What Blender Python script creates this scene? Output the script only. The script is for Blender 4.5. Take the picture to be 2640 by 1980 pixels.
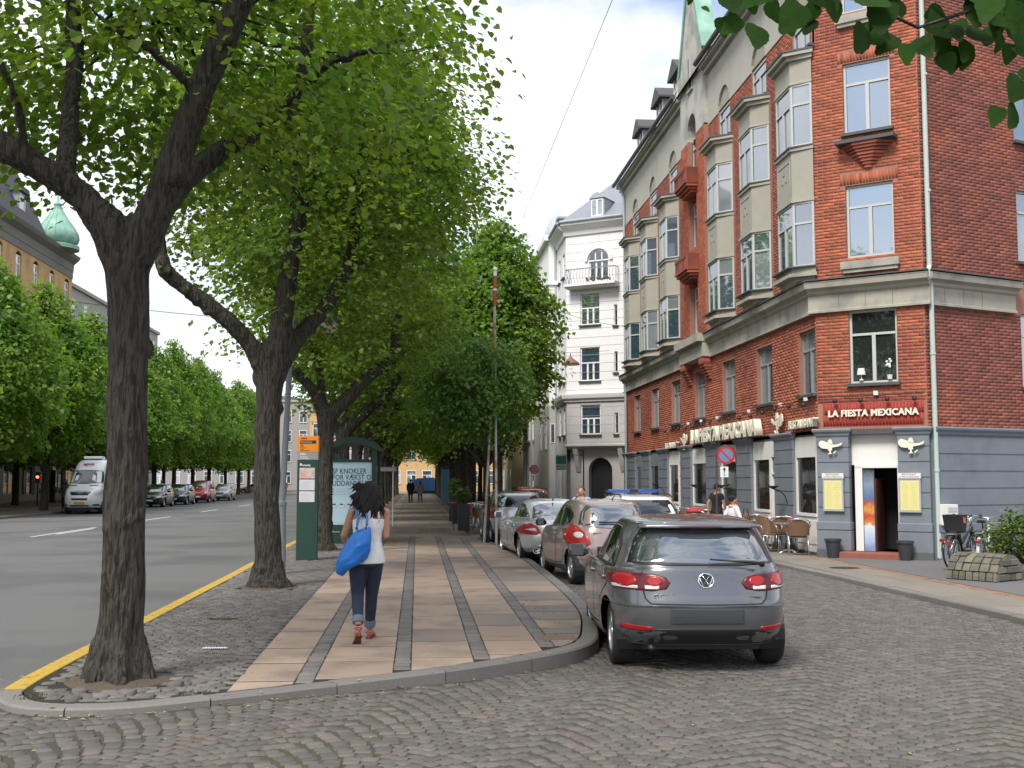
import bpy, bmesh, math, random
import numpy as np
from math import sin, cos, pi, sqrt, atan, radians, hypot
from mathutils import Vector, Matrix
from mathutils.bvhtree import BVHTree

random.seed(7)
RNG = np.random.default_rng(11)
SC = bpy.context.scene
COL = SC.collection
for o in list(bpy.data.objects):
    bpy.data.objects.remove(o)

# ------------------------------------------------------------------ camera, sky, sun, exposure
CAM_H, PITCH, YAW = 1.82, radians(4.80), radians(-4.747)
cam = bpy.data.cameras.new('camera')
cam.sensor_width = 36.0
cam.lens = 36.0 * 2940 / 2640
cam.clip_start, cam.clip_end = 0.05, 3000
camo = bpy.data.objects.new('camera', cam)
COL.objects.link(camo)
camo.location = (0, 0, CAM_H)
camo.rotation_euler = (pi / 2 + PITCH, 0, YAW)
SC.camera = camo

SUN_EL, SUN_AZ = radians(50), radians(-146)        # azimuth from +Y towards +X
world = bpy.data.worlds.new('World')
SC.world = world
world.use_nodes = True
wn, wl = world.node_tree.nodes, world.node_tree.links
wn.clear()
sky = wn.new('ShaderNodeTexSky'); sky.sky_type = 'NISHITA'; sky.sun_disc = False
sky.sun_elevation = SUN_EL; sky.sun_rotation = SUN_AZ
sky.air_density = 1.0; sky.dust_density = 1.2; sky.ozone_density = 1.0
tc = wn.new('ShaderNodeTexCoord')
mp = wn.new('ShaderNodeMapping'); mp.inputs['Scale'].default_value = (1.0, 1.0, 2.1); mp.inputs['Location'].default_value = (3.1, 0.4, 0.2)
n1 = wn.new('ShaderNodeTexNoise'); n1.inputs['Scale'].default_value = 2.3; n1.inputs['Detail'].default_value = 9; n1.inputs['Roughness'].default_value = 0.56; n1.inputs['Distortion'].default_value = 0.35
r1 = wn.new('ShaderNodeValToRGB'); r1.color_ramp.elements[0].position = 0.35; r1.color_ramp.elements[1].position = 0.52
n2 = wn.new('ShaderNodeTexNoise'); n2.inputs['Scale'].default_value = 3.6; n2.inputs['Detail'].default_value = 6
r2 = wn.new('ShaderNodeValToRGB')
r2.color_ramp.elements[0].position = 0.3; r2.color_ramp.elements[0].color = (4.6, 4.9, 5.6, 1)
r2.color_ramp.elements[1].position = 0.62; r2.color_ramp.elements[1].color = (6.6, 6.7, 6.9, 1)
mx = wn.new('ShaderNodeMixRGB')
bg = wn.new('ShaderNodeBackground'); bg.inputs['Strength'].default_value = 0.10
wo = wn.new('ShaderNodeOutputWorld')
wl.new(tc.outputs['Generated'], mp.inputs['Vector'])
wl.new(mp.outputs[0], n1.inputs['Vector']); wl.new(mp.outputs[0], n2.inputs['Vector'])
wl.new(n1.outputs['Fac'], r1.inputs[0]); wl.new(n2.outputs['Fac'], r2.inputs[0])
wl.new(r1.outputs[0], mx.inputs[0]); wl.new(sky.outputs[0], mx.inputs[1]); wl.new(r2.outputs[0], mx.inputs[2])
wl.new(mx.outputs[0], bg.inputs['Color']); wl.new(bg.outputs[0], wo.inputs['Surface'])

sl = bpy.data.lights.new('sun', 'SUN'); sl.energy = 2.0; sl.angle = radians(20); sl.color = (1.0, 0.955, 0.89)
so = bpy.data.objects.new('sun', sl); COL.objects.link(so); so.location = (-30, -10, 40)
sd = Vector((sin(SUN_AZ) * cos(SUN_EL), cos(SUN_AZ) * cos(SUN_EL), sin(SUN_EL)))
so.rotation_euler = sd.to_track_quat('Z', 'Y').to_euler()

SC.render.engine = 'CYCLES'
vs = SC.view_settings
vs.view_transform = 'Standard'; vs.look = 'None'; vs.exposure = 1.08; vs.gamma = 1; vs.use_curve_mapping = False
SC.cycles.max_bounces = 6; SC.cycles.diffuse_bounces = 3; SC.cycles.glossy_bounces = 3
SC.cycles.transmission_bounces = 3; SC.cycles.transparent_max_bounces = 4
SC.cycles.use_denoising = True
SC.cycles.caustics_reflective = False; SC.cycles.caustics_refractive = False

# ------------------------------------------------------------------ materials
MATS = {}
def mat(name, col, rough=0.7, metal=0.0, var=0.0, scale=6.0, bump=0.0, bscale=40.0, isl=0.0, objv=0.0,
        coat=0.0, ior=1.5, trans=0.0, emit=None, estr=0.0, col2=None, c2scale=2.0, c2lo=0.45, c2hi=0.62, aniso=None, bdist=0.01):
    m = bpy.data.materials.new(name); m.use_nodes = True
    MATS[name] = m
    nt = m.node_tree; N, L = nt.nodes, nt.links
    b = N['Principled BSDF']
    b.inputs['Roughness'].default_value = rough; b.inputs['Metallic'].default_value = metal
    b.inputs['IOR'].default_value = ior
    b.inputs['Coat Weight'].default_value = coat; b.inputs['Coat Roughness'].default_value = 0.04
    if emit: b.inputs['Emission Color'].default_value = (*emit, 1); b.inputs['Emission Strength'].default_value = estr
    c = N.new('ShaderNodeRGB'); c.outputs[0].default_value = (*col, 1); out = c.outputs[0]
    tcn = None
    def coords():
        nonlocal tcn
        if tcn is None:
            t = N.new('ShaderNodeNewGeometry'); tcn = t.outputs['Position']
            if aniso:
                mpn = N.new('ShaderNodeMapping'); mpn.inputs['Scale'].default_value = aniso
                L.new(tcn, mpn.inputs[0]); tcn = mpn.outputs[0]
        return tcn
    if col2:
        n = N.new('ShaderNodeTexNoise'); n.inputs['Scale'].default_value = c2scale; n.inputs['Detail'].default_value = 5
        L.new(coords(), n.inputs['Vector'])
        r = N.new('ShaderNodeValToRGB'); r.color_ramp.elements[0].position = c2lo; r.color_ramp.elements[1].position = c2hi
        L.new(n.outputs['Fac'], r.inputs[0])
        x = N.new('ShaderNodeMixRGB'); x.inputs[2].default_value = (*col2, 1)
        L.new(r.outputs[0], x.inputs[0]); L.new(out, x.inputs[1]); out = x.outputs[0]
    fac = None
    def addf(sock, amount):
        nonlocal fac
        ma = N.new('ShaderNodeMath'); ma.operation = 'MULTIPLY_ADD'
        ma.inputs[1].default_value = 2 * amount; ma.inputs[2].default_value = -amount
        L.new(sock, ma.inputs[0])
        if fac is None: fac = ma.outputs[0]
        else:
            ad = N.new('ShaderNodeMath'); L.new(fac, ad.inputs[0]); L.new(ma.outputs[0], ad.inputs[1]); fac = ad.outputs[0]
    if var:
        n = N.new('ShaderNodeTexNoise'); n.inputs['Scale'].default_value = scale; n.inputs['Detail'].default_value = 6; n.inputs['Roughness'].default_value = 0.65
        L.new(coords(), n.inputs['Vector']); addf(n.outputs['Fac'], var)
    if isl:
        g = N.new('ShaderNodeNewGeometry'); addf(g.outputs['Random Per Island'], isl)
    if objv:
        oi = N.new('ShaderNodeObjectInfo'); addf(oi.outputs['Random'], objv)
    if fac is not None:
        o1 = N.new('ShaderNodeMath'); o1.inputs[1].default_value = 1.0; L.new(fac, o1.inputs[0])
        v = N.new('ShaderNodeVectorMath'); v.operation = 'SCALE'
        L.new(out, v.inputs[0]); L.new(o1.outputs[0], v.inputs['Scale']); out = v.outputs[0]
    L.new(out, b.inputs['Base Color'])
    if bump:
        n = N.new('ShaderNodeTexNoise'); n.inputs['Scale'].default_value = bscale; n.inputs['Detail'].default_value = 4
        L.new(coords(), n.inputs['Vector'])
        bp = N.new('ShaderNodeBump'); bp.inputs['Strength'].default_value = bump; bp.inputs['Distance'].default_value = bdist
        L.new(n.outputs['Fac'], bp.inputs['Height']); L.new(bp.outputs[0], b.inputs['Normal'])
    if trans:
        tr = N.new('ShaderNodeBsdfTranslucent'); ms = N.new('ShaderNodeMixShader'); ms.inputs[0].default_value = trans
        tcol = N.new('ShaderNodeVectorMath'); tcol.operation = 'MULTIPLY'; tcol.inputs[1].default_value = (1.55, 1.75, 0.7)
        L.new(out, tcol.inputs[0]); L.new(tcol.outputs[0], tr.inputs['Color'])
        L.new(b.outputs[0], ms.inputs[1]); L.new(tr.outputs[0], ms.inputs[2])
        L.new(ms.outputs[0], N['Material Output'].inputs['Surface'])
    return m

# ------------------------------------------------------------------ mesh helpers
def mesh_np(name, V, F, mat=None, smooth=False):
    """V (n,3); F list of (k,4) or (k,3) index arrays."""
    me = bpy.data.meshes.new(name)
    V = np.asarray(V, dtype=np.float32)
    Fs = F if isinstance(F, list) else [F]
    tot = [f.shape[1] * np.ones(len(f), dtype=np.int32) for f in Fs]
    idx = np.concatenate([f.reshape(-1) for f in Fs]).astype(np.int32)
    tot = np.concatenate(tot)
    st = np.concatenate(([0], np.cumsum(tot)[:-1])).astype(np.int32)
    me.vertices.add(len(V)); me.vertices.foreach_set('co', V.reshape(-1))
    me.loops.add(len(idx)); me.loops.foreach_set('vertex_index', idx)
    me.polygons.add(len(tot)); me.polygons.foreach_set('loop_start', st)
    if smooth: me.polygons.foreach_set('use_smooth', np.ones(len(tot), dtype=bool))
    me.update(calc_edges=True)
    if mat: me.materials.append(mat)
    return me

class MB:
    """collects shapes into one mesh; M maps local points to where they go"""
    def __init__(s, M=None): s.v, s.f, s.M = [], [], M
    def add(s, vs, fs, M=None):
        b = len(s.v)
        for p in vs:
            p = Vector(p)
            if M is not None: p = M @ p
            if s.M is not None: p = s.M @ p
            s.v.append(p)
        s.f += [tuple(b + i for i in f) for f in fs]
        return s
    def box(s, x0, x1, y0, y1, z0, z1, M=None, bev=0.0):
        if bev:
            e = bev
            def ring(z, i): return [(x0+i, y0+i, z), (x1-i, y0+i, z), (x1-i, y1-i, z), (x0+i, y1-i, z)]
            vs = ring(z0, e) + ring(z0+e, 0) + ring(z1-e, 0) + ring(z1, e)
            fs = [(3, 2, 1, 0), (12, 13, 14, 15)]
            for r in range(3):
                for k in range(4): fs.append((4*r+k, 4*r+(k+1) % 4, 4*r+4+(k+1) % 4, 4*r+4+k))
            return s.add(vs, fs, M)
        vs = [(x0, y0, z0), (x1, y0, z0), (x1, y1, z0), (x0, y1, z0), (x0, y0, z1), (x1, y0, z1), (x1, y1, z1), (x0, y1, z1)]
        return s.add(vs, [(3, 2, 1, 0), (4, 5, 6, 7), (0, 1, 5, 4), (1, 2, 6, 5), (2, 3, 7, 6), (3, 0, 4, 7)], M)
    def prism(s, poly, a, b, plane='xy', M=None):
        n = len(poly)
        f = {'xy': lambda p, c: (p[0], p[1], c), 'xz': lambda p, c: (p[0], c, p[1]), 'yz': lambda p, c: (c, p[0], p[1])}[plane]
        vs = [f(p, a) for p in poly] + [f(p, b) for p in poly]
        fs = [tuple(range(n))[::-1], tuple(range(n, 2*n))] + [(i, (i+1) % n, n+(i+1) % n, n+i) for i in range(n)]
        return s.add(vs, fs, M)
    def tube(s, pts, r, n=8, closed=False, caps=True, M=None, jit=0.0):
        pts = [Vector(p) for p in pts]
        rs = r if isinstance(r, (list, tuple)) else [r] * len(pts)
        vs, fs = [], []
        m = len(pts); prev = None
        for i, p in enumerate(pts):
            if closed: d = pts[(i+1) % m] - pts[i-1]
            else: d = pts[min(i+1, m-1)] - pts[max(i-1, 0)]
            if d.length < 1e-9: d = Vector((0, 0, 1))
            d.normalize()
            if prev is None:
                a = d.orthogonal().normalized()
                if abs(d.z) < 0.9: a = d.cross(Vector((0, 0, 1))).normalized()
                else: a = d.cross(Vector((0, 1, 0))).normalized()
            else:
                a = prev - d * prev.dot(d)
                a = a.normalized() if a.length > 1e-6 else d.orthogonal().normalized()
            prev = a; b = d.cross(a)
            for k in range(n):
                t = 2*pi*k/n
                rr = rs[i] * (1 + (random.uniform(-jit, jit) if jit else 0))
                vs.append(p + a*(rr*cos(t)) + b*(rr*sin(t)))
        for i in range(m if closed else m-1):
            j = (i+1) % m
            for k in range(n): fs.append((i*n+k, i*n+(k+1) % n, j*n+(k+1) % n, j*n+k))
        if caps and not closed:
            fs.append(tuple(range(n))[::-1]); fs.append(tuple((m-1)*n+k for k in range(n)))
        return s.add(vs, fs, M)
    def lathe(s, prof, n=16, M=None, caps=True):
        vs = [(r*cos(2*pi*k/n), r*sin(2*pi*k/n), z) for r, z in prof for k in range(n)]
        m = len(prof)
        fs = [(i*n+k, i*n+(k+1) % n, (i+1)*n+(k+1) % n, (i+1)*n+k) for i in range(m-1) for k in range(n)]
        if caps: fs += [tuple(range(n))[::-1], tuple((m-1)*n+k for k in range(n))]
        return s.add(vs, fs, M)
    def loft(s, rings, M=None, caps=True):
        n = len(rings[0]); vs = [p for r in rings for p in r]; m = len(rings)
        fs = [(i*n+k, i*n+(k+1) % n, (i+1)*n+(k+1) % n, (i+1)*n+k) for i in range(m-1) for k in range(n)]
        if caps: fs += [tuple(range(n))[::-1], tuple((m-1)*n+k for k in range(n))]
        return s.add(vs, fs, M)
    def ball(s, c, r, n=10, m=7, M=None):
        rx, ry, rz = r if isinstance(r, (tuple, list)) else (r, r, r)
        rings = [[(c[0]+rx*sin(pi*(i+.02)/(m+.04))*cos(2*pi*k/n), c[1]+ry*sin(pi*(i+.02)/(m+.04))*sin(2*pi*k/n), c[2]-rz*cos(pi*(i+.02)/(m+.04))) for k in range(n)] for i in range(m+1)]
        return s.loft(rings, M)
    def mesh(s, name, m=None, smooth=False):
        me = bpy.data.meshes.new(name)
        me.from_pydata([tuple(p) for p in s.v], [], s.f); me.update()
        if smooth: me.polygons.foreach_set('use_smooth', [True]*len(me.polygons))
        for x in (m if isinstance(m, (list, tuple)) else [m]):
            if x: me.materials.append(x)
        return me

def T(x=0, y=0, z=0, rz=0, rx=0, ry=0, s=1.0):
    return Matrix.Translation((x, y, z)) @ Matrix.Rotation(rz, 4, 'Z') @ Matrix.Rotation(ry, 4, 'Y') @ Matrix.Rotation(rx, 4, 'X') @ Matrix.Diagonal((s, s, s, 1))

def obj(name, me, parent=None, mat=None, smooth=False, world=False, label=None, kind=None, loc=None):
    if isinstance(me, MB): me = me.mesh(name, mat, smooth)
    o = bpy.data.objects.new(name, me); COL.objects.link(o)
    if parent is not None:
        o.parent = parent
        if world:                      # the mesh was written in world coordinates
            chain, p = Matrix.Identity(4), parent
            while p is not None:
                chain = p.matrix_basis @ chain; p = p.parent
            o.matrix_basis = chain.inverted()
    if loc is not None: o.location = loc
    if label: o['label'] = label
    if kind: o['kind'] = kind
    return o
def tag(o, label, cat, group=None, kind=None):
    o['label'] = label; o['category'] = cat
    if group: o['group'] = group
    if kind: o['kind'] = kind
    return o
def thing(name, label, cat, loc=(0, 0, 0), rz=0.0, group=None):
    o = bpy.data.objects.new(name, None); COL.objects.link(o)
    o.empty_display_size = 0.2; o.location = loc; o.rotation_euler = (0, 0, rz)
    return tag(o, label, cat, group)
KIDS = {}
def copy_tree(root, loc, rz=None, label=None, group=None, scale=None):
    kids = {}
    for o in COL.objects:
        if o.parent is not None: kids.setdefault(o.parent.name, []).append(o)
    def cp(o, par):
        c = o.copy(); COL.objects.link(c)
        if par is not None: c.parent = par; c.matrix_parent_inverse = o.matrix_parent_inverse
        for k in kids.get(o.name, []): cp(k, c)
        return c
    r = cp(root, None); r.location = loc
    if rz is not None: r.rotation_euler = (0, 0, rz)
    if scale is not None: r.scale = (scale,)*3 if not isinstance(scale, tuple) else scale
    if label: r['label'] = label
    if group: r['group'] = group
    return r
def structure(name, mb, m, smooth=False, parent=None):
    o = obj(name, mb, parent, m, smooth)
    if parent is None: o['kind'] = 'structure'
    return o
def text_mesh(txt, size, m, extrude=0.004, align='CENTER', bold=0.0, name='lettering', squeeze=1.0):
    cu = bpy.data.curves.new('txt', 'FONT'); cu.body = txt; cu.size = size; cu.extrude = extrude; cu.align_x = align; cu.align_y = 'CENTER'; cu.offset = bold
    cu.resolution_u = 2; cu.space_character = 1.0+bold*4.5
    o = bpy.data.objects.new('txt', cu); COL.objects.link(o)
    dg = bpy.context.evaluated_depsgraph_get()
    me = bpy.data.meshes.new_from_object(o.evaluated_get(dg)); me.name = name
    bpy.data.objects.remove(o); bpy.data.curves.remove(cu)
    me.materials.clear(); me.materials.append(m)
    if squeeze != 1.0:
        for v in me.vertices: v.co.x *= squeeze
    return me
def put_text(txt, size, m, parent, M, extrude=0.004, align='CENTER', bold=0.0, name='lettering', squeeze=1.0):
    """M maps text plane (x right, y up, z out) into the parent's space."""
    me = text_mesh(txt, size, m, extrude, align, bold, name, squeeze)
    o = obj(name, me, parent); o.matrix_local = M; return o
def upright(x, y, z, rz=0.0):          # text facing -Y of its frame, turned by rz
    return Matrix.Translation((x, y, z)) @ Matrix.Rotation(rz, 4, 'Z') @ Matrix.Rotation(pi/2, 4, 'X')

# ------------------------------------------------------------------ ground
M_asph = mat('asphalt', (0.125, 0.124, 0.122), 0.92, var=0.55, scale=38, bump=0.5, bscale=160, col2=(0.088, 0.088, 0.088), c2scale=0.3, bdist=0.006)
M_joint = mat('joint_soil', (0.062, 0.055, 0.042), 0.95, var=0.5, scale=9, col2=(0.05, 0.062, 0.026), c2scale=0.9, c2lo=0.5, c2hi=0.68, bump=0.8, bscale=90)
M_cob = mat('cobble_granite', (0.086, 0.078, 0.070), 0.78, var=0.3, scale=30, isl=0.30, objv=0.30, col2=(0.105, 0.085, 0.07), c2scale=5, c2lo=.5, c2hi=.65, bump=0.5, bscale=55)
M_sett = mat('sett_granite', (0.135, 0.122, 0.112), 0.85, var=0.3, scale=24, isl=0.28, objv=0.28, bump=0.5, bscale=60)
M_strip = mat('strip_sett_granite', (0.165, 0.15, 0.137), 0.85, var=0.3, scale=24, isl=0.2, objv=0.2, bump=0.4, bscale=60)
M_slab = mat('slab_granite_pink', (0.36, 0.265, 0.20), 0.88, var=0.32, scale=75, objv=0.15, col2=(0.235, 0.182, 0.145), c2scale=1.9, c2lo=.48, c2hi=.66, bump=0.25, bscale=200, bdist=.004)
M_slabg = mat('slab_granite_grey', (0.20, 0.175, 0.155), 0.82, var=0.15, scale=60, objv=0.12, col2=(0.25, 0.19, 0.15), c2scale=1.1, bump=0.25, bscale=200, bdist=.004)
M_kerb = mat('kerb_granite', (0.175, 0.16, 0.147), 0.8, var=0.22, scale=40, objv=0.1, isl=0.1, bump=0.4, bscale=90)
M_yellow = mat('kerb_yellow_paint', (0.48, 0.31, 0.035), 0.75, var=0.35, scale=14, bump=0.3, bscale=60, col2=(0.22, 0.19, 0.13), c2scale=11, c2lo=.58, c2hi=.66)
M_white_line = mat('road_paint', (0.62, 0.62, 0.56), 0.7, var=0.25, scale=12)
M_soil = mat('soil', (0.10, 0.075, 0.052), 0.95, var=0.4, scale=14, bump=0.9, bscale=50, bdist=.02)
M_gravel = mat('gravel_path', (0.12, 0.095, 0.073), 0.95, var=0.3, scale=7, bump=0.5, bscale=70)
M_grass = mat('moss_green', (0.072, 0.092, 0.026), 0.9, isl=0.45)
M_yleaf = mat('fallen_leaf', (0.42, 0.42, 0.08), 0.8, isl=0.5)

ISL_Z = 0.14
def sheet(name, poly, z, m, kind='structure', base=None):
    b = MB(); n = len(poly)
    if base is None: b.add([(p[0], p[1], z) for p in poly], [tuple(range(n))])
    else: b.prism(poly, base, z)
    o = obj(name, b, None, m); o['kind'] = kind
    return o
sheet('ground', [(-900, -60), (900, -60), (900, 1500), (-900, 1500)], -0.09, M_gravel)
sheet('asphalt_road', [(-19.15, -30), (-3.42, -30), (-3.42, 420), (-19.15, 420)], 0.0, M_asph)
def hump(x, y):
    """the street rises a little towards the island's rounded front"""
    a = np.clip((2.4-np.asarray(x, float))/4.6, 0, 1); b_ = np.clip((13.5-np.asarray(y, float))/4.0, 0, 1)
    return .085*(a*a*(3-2*a))*(b_*b_*(3-2*b_))
_xs = np.concatenate((np.linspace(-3.42, 3, 40), [20, 60])); _ys = np.concatenate(([-30], np.linspace(4, 14, 50), [30, 62]))
_GX, _GY = np.meshgrid(_xs, _ys); _V = np.stack([_GX.ravel(), _GY.ravel(), (hump(_GX, _GY)-.0075).ravel()], 1)
_nx = len(_xs); _q = np.array([[j*_nx+i, j*_nx+i+1, (j+1)*_nx+i+1, (j+1)*_nx+i] for j in range(len(_ys)-1) for i in range(_nx-1)])
cob_base = obj('cobbled_street', mesh_np('cobbled_street', _V, _q, M_joint)); cob_base['kind'] = 'structure'
side_road = sheet('side_street', [(-3.42, 62.0), (8.0, 62.0), (8.0, 200), (-3.42, 200)], -0.004, M_asph)

def convex_clip(poly, clip):
    """keeps the part of poly inside the convex counter-clockwise polygon clip"""
    out = list(poly)
    for i in range(len(clip)):
        a, b = clip[i], clip[(i+1) % len(clip)]
        ex, ey = b[0]-a[0], b[1]-a[1]
        inp, out = out, []
        if not inp: return []
        def side(p): return ex*(p[1]-a[1]) - ey*(p[0]-a[0])
        for k in range(len(inp)):
            p, q = inp[k], inp[(k+1) % len(inp)]
            sp, sq = side(p), side(q)
            if sp >= 0: out.append(p)
            if (sp >= 0) != (sq >= 0):
                t = sp/(sp-sq); out.append((p[0]+t*(q[0]-p[0]), p[1]+t*(q[1]-p[1])))
    return out
def area(p): return 0.5*sum(p[i][0]*p[(i+1) % len(p)][1]-p[(i+1) % len(p)][0]*p[i][1] for i in range(len(p)))
def inset(poly, d):
    n = len(poly); res = []
    for i in range(n):
        a, b, c = Vector(poly[i-1]), Vector(poly[i]), Vector(poly[(i+1) % n])
        u, v = (b-a).normalized(), (c-b).normalized()
        nu, nv = Vector((-u.y, u.x)), Vector((-v.y, v.x))
        m_ = (nu+nv); m_ = m_.normalized() if m_.length > 1e-6 else nu
        res.append(tuple(b + m_*(d/max(0.4, m_.dot(nu)))))
    return res
def resample(poly, step, closed=True):
    pts = [Vector(p) for p in poly]; n = len(pts)
    def cr(p0, p1, p2, p3, t):
        return 0.5*((2*p1)+(p2-p0)*t+(2*p0-5*p1+4*p2-p3)*t*t+(3*p1-p0-3*p2+p3)*t**3)
    fine = []
    for i in range(n if closed else n-1):
        p0, p1 = pts[(i-1) % n] if closed or i > 0 else pts[i], pts[i]
        p2 = pts[(i+1) % n]; p3 = pts[(i+2) % n] if closed or i+2 < n else p2
        k = max(2, int((p2-p1).length/0.03))
        fine += [cr(p0, p1, p2, p3, j/k) for j in range(k)]
    fine.append(pts[0] if closed else pts[-1])
    L = 0; out = [fine[0]]; nxt = step
    for a, b in zip(fine[:-1], fine[1:]):
        d = (b-a).length
        while L+d >= nxt and d > 0:
            out.append(a+(b-a)*((nxt-L)/d)); nxt += step
        L += d
    return [tuple(p) for p in out]

# the island that carries the promenade (outer foot of its kerb, counter-clockwise)
ISLAND = [(-3.36, 33.4), (-3.36, 20), (-3.36, 12), (-3.34, 9.9), (-3.22, 9.3), (-2.86, 8.9), (-2.2, 8.84), (-1.4, 9.24), (-0.5, 9.78), (0.45, 10.40),
          (1.2, 11.05), (1.66, 11.58), (1.9, 12.15), (2.06, 12.95), (2.26, 14.5), (2.36, 16.5), (2.42, 19.5), (2.44, 24), (2.32, 28),
          (1.95, 31.6), (1.3, 33.6), (0.2, 34.6), (-1.6, 34.9), (-2.9, 34.6)]
ISLAND2 = [(-3.36, 150), (-3.36, 42), (-2.9, 40.9), (-1.0, 41.2), (0.8, 40.4), (2.4, 38.2), (3.2, 37.0), (3.9, 37.2), (4.2, 39), (4.2, 150)]
IS_OUT = resample(ISLAND, 0.12)
IS_IN = inset(IS_OUT, 0.20)
def hull(pts):
    pts = sorted(set((round(p[0], 4), round(p[1], 4)) for p in pts)); lo, hi = [], []
    for P, S in ((lo, pts), (hi, pts[::-1])):
        for p in S:
            while len(P) > 1 and (P[-1][0]-P[-2][0])*(p[1]-P[-2][1])-(P[-1][1]-P[-2][1])*(p[0]-P[-2][0]) <= 0: P.pop()
            P.append(p)
    return lo[:-1]+hi[:-1]
IS_HULL = hull(IS_IN)
IS_OHULL = hull(IS_OUT)
prom = sheet('promenade', IS_IN, ISL_Z-0.0045, mat('paving_joint', (0.022, 0.019, 0.014), 0.95, var=0.4, scale=9), base=-0.085)
prom2 = sheet('far_promenade', ISLAND2, ISL_Z, mat('far_paving', (0.26, 0.19, 0.145), 0.85, var=0.2, scale=20, col2=(0.17, 0.145, 0.125), c2scale=.8), base=-0.085)

def inside(poly, X, Y):
    P = np.asarray(poly); x, y = np.asarray(X), np.asarray(Y); c = np.zeros(x.shape, bool); j = len(P)-1
    for i in range(len(P)):
        xi, yi, xj, yj = P[i, 0], P[i, 1], P[j, 0], P[j, 1]
        if yi != yj:
            c ^= ((yi > y) != (yj > y)) & (x < (xj-xi)*(y-yi)/(yj-yi)+xi)
        j = i
    return c

# kerb stones, one by one
def kerb_run(line, width, ztop, zbot, parent, mats, seg=9, gap=0.012, name='kerb_stone', inward=1):
    """line: dense polyline; stones of seg steps each, lying on its inner (left) side"""
    n = len(line); i = 0
    while i < n-2:
        j = min(n-1, i+seg+random.choice((-1, 0, 0, 1)))
        pts = [Vector(p) for p in line[i:j+1]]
        rows = []
        for k, p in enumerate(pts):
            d = (pts[min(k+1, len(pts)-1)]-pts[max(k-1, 0)]).normalized(); nn = Vector((-d.y, d.x))*inward
            q = p.copy()
            if k == 0: q += d*gap/2
            if k == len(pts)-1: q -= d*gap/2
            a = q; b = q+nn*width
            e = 0.018
            rows.append([(a.x, a.y, zbot), (a.x, a.y, ztop-e), (a.x+nn.x*e, a.y+nn.y*e, ztop), (b.x-nn.x*.006, b.y-nn.y*.006, ztop), (b.x, b.y, ztop-.006), (b.x, b.y, zbot)])
        b = MB(); b.loft(rows)
        m = mats(pts[len(pts)//2]) if callable(mats) else mats
        o = obj(name, b, parent, m)
        dz = random.uniform(-.004, .004); o.location.z = dz
        i = j
kerb_pts = IS_OUT
kerb_run(kerb_pts, 0.185, ISL_Z, -0.03, prom, lambda p: M_yellow if (p.x < -3.3 and p.y > 10.0) else M_kerb)

# stones: one mesh of many bevelled blocks, or a part of its own for those nearest
def stone_arrays(C, ang, L, W, ztop, hgt, jit=0.08, bev=0.012, tilt=0.004):
    n = len(C); cs, sn = np.cos(ang), np.sin(ang)
    sx = np.array([-1, 1, 1, -1]); sy = np.array([-1, -1, 1, 1])
    jx = 1+RNG.uniform(-jit, jit, (n, 4)); jy = 1+RNG.uniform(-jit, jit, (n, 4))
    lx = sx*(L[:, None]/2)*jx; ly = sy*(W[:, None]/2)*jy
    lx2 = sx*np.maximum(np.abs(lx)-bev, .01); ly2 = sy*np.maximum(np.abs(ly)-bev, .01)
    zt = ztop[:, None]+RNG.uniform(-tilt, tilt, (n, 4))
    def w(a, b): return C[:, 0:1]+a*cs[:, None]-b*sn[:, None], C[:, 1:2]+a*sn[:, None]+b*cs[:, None]
    X0, Y0 = w(lx, ly); X1, Y1 = w(lx2, ly2)
    V = np.empty((n, 12, 3), np.float32)
    V[:, 0:4, 0], V[:, 0:4, 1], V[:, 0:4, 2] = X0, Y0, (zt-hgt)
    V[:, 4:8, 0], V[:, 4:8, 1], V[:, 4:8, 2] = X0, Y0, zt-bev*.8
    V[:, 8:12, 0], V[:, 8:12, 1], V[:, 8:12, 2] = X1, Y1, zt
    base = (np.arange(n)*12)[:, None, None]
    fs = [[8, 9, 10, 11]]
    for k in range(4):
        q = (k+1) % 4
        fs += [[k, q, 4+q, 4+k], [4+k, 4+q, 8+q, 8+k]]
    F = (np.array(fs)[None]+base).reshape(-1, 4)
    return V, F
def stones(name, C, ang, L, W, ztop, hgt, m, parent, near=300, rest='stone_field', seen=None, **kw):
    """the stones nearest the camera as parts, the others as one mesh"""
    C = np.asarray(C, float)
    d = np.hypot(C[:, 0], C[:, 1])
    if seen is not None: d = np.where(seen, d, 1e6+d)
    order = np.argsort(d)
    V, F = stone_arrays(C, ang, L, W, ztop, hgt, **kw)
    nn = min(near, len(C))
    f1 = F[:9]
    for i in order[:nn]:
        v = V[i].copy(); c = C[i]; v[:, 0] -= c[0]; v[:, 1] -= c[1]; v[:, 2] -= ztop[i]
        me = mesh_np(name, v, f1, m)
        o = obj(name, me, parent); o.location = (c[0], c[1], ztop[i])
    r = order[nn:]
    if len(r):
        Vr = V[r].reshape(-1, 3); n = len(r)
        Fr = (f1[None]+(np.arange(n)*12)[:, None, None]).reshape(-1, 4)
        o = obj(rest, mesh_np(rest, Vr, Fr, m), parent); o['kind'] = 'stuff'
def in_view(C, margin=0.06):
    x = C[:, 0]*cos(YAW)+C[:, 1]*sin(YAW); y = -C[:, 0]*sin(YAW)+C[:, 1]*cos(YAW)
    zz = 1.78*cos(PITCH)*1.0
    ok = (y > 5.6) & (np.abs(x/np.maximum(y, .1)) < 0.449+margin)
    return ok

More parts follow.
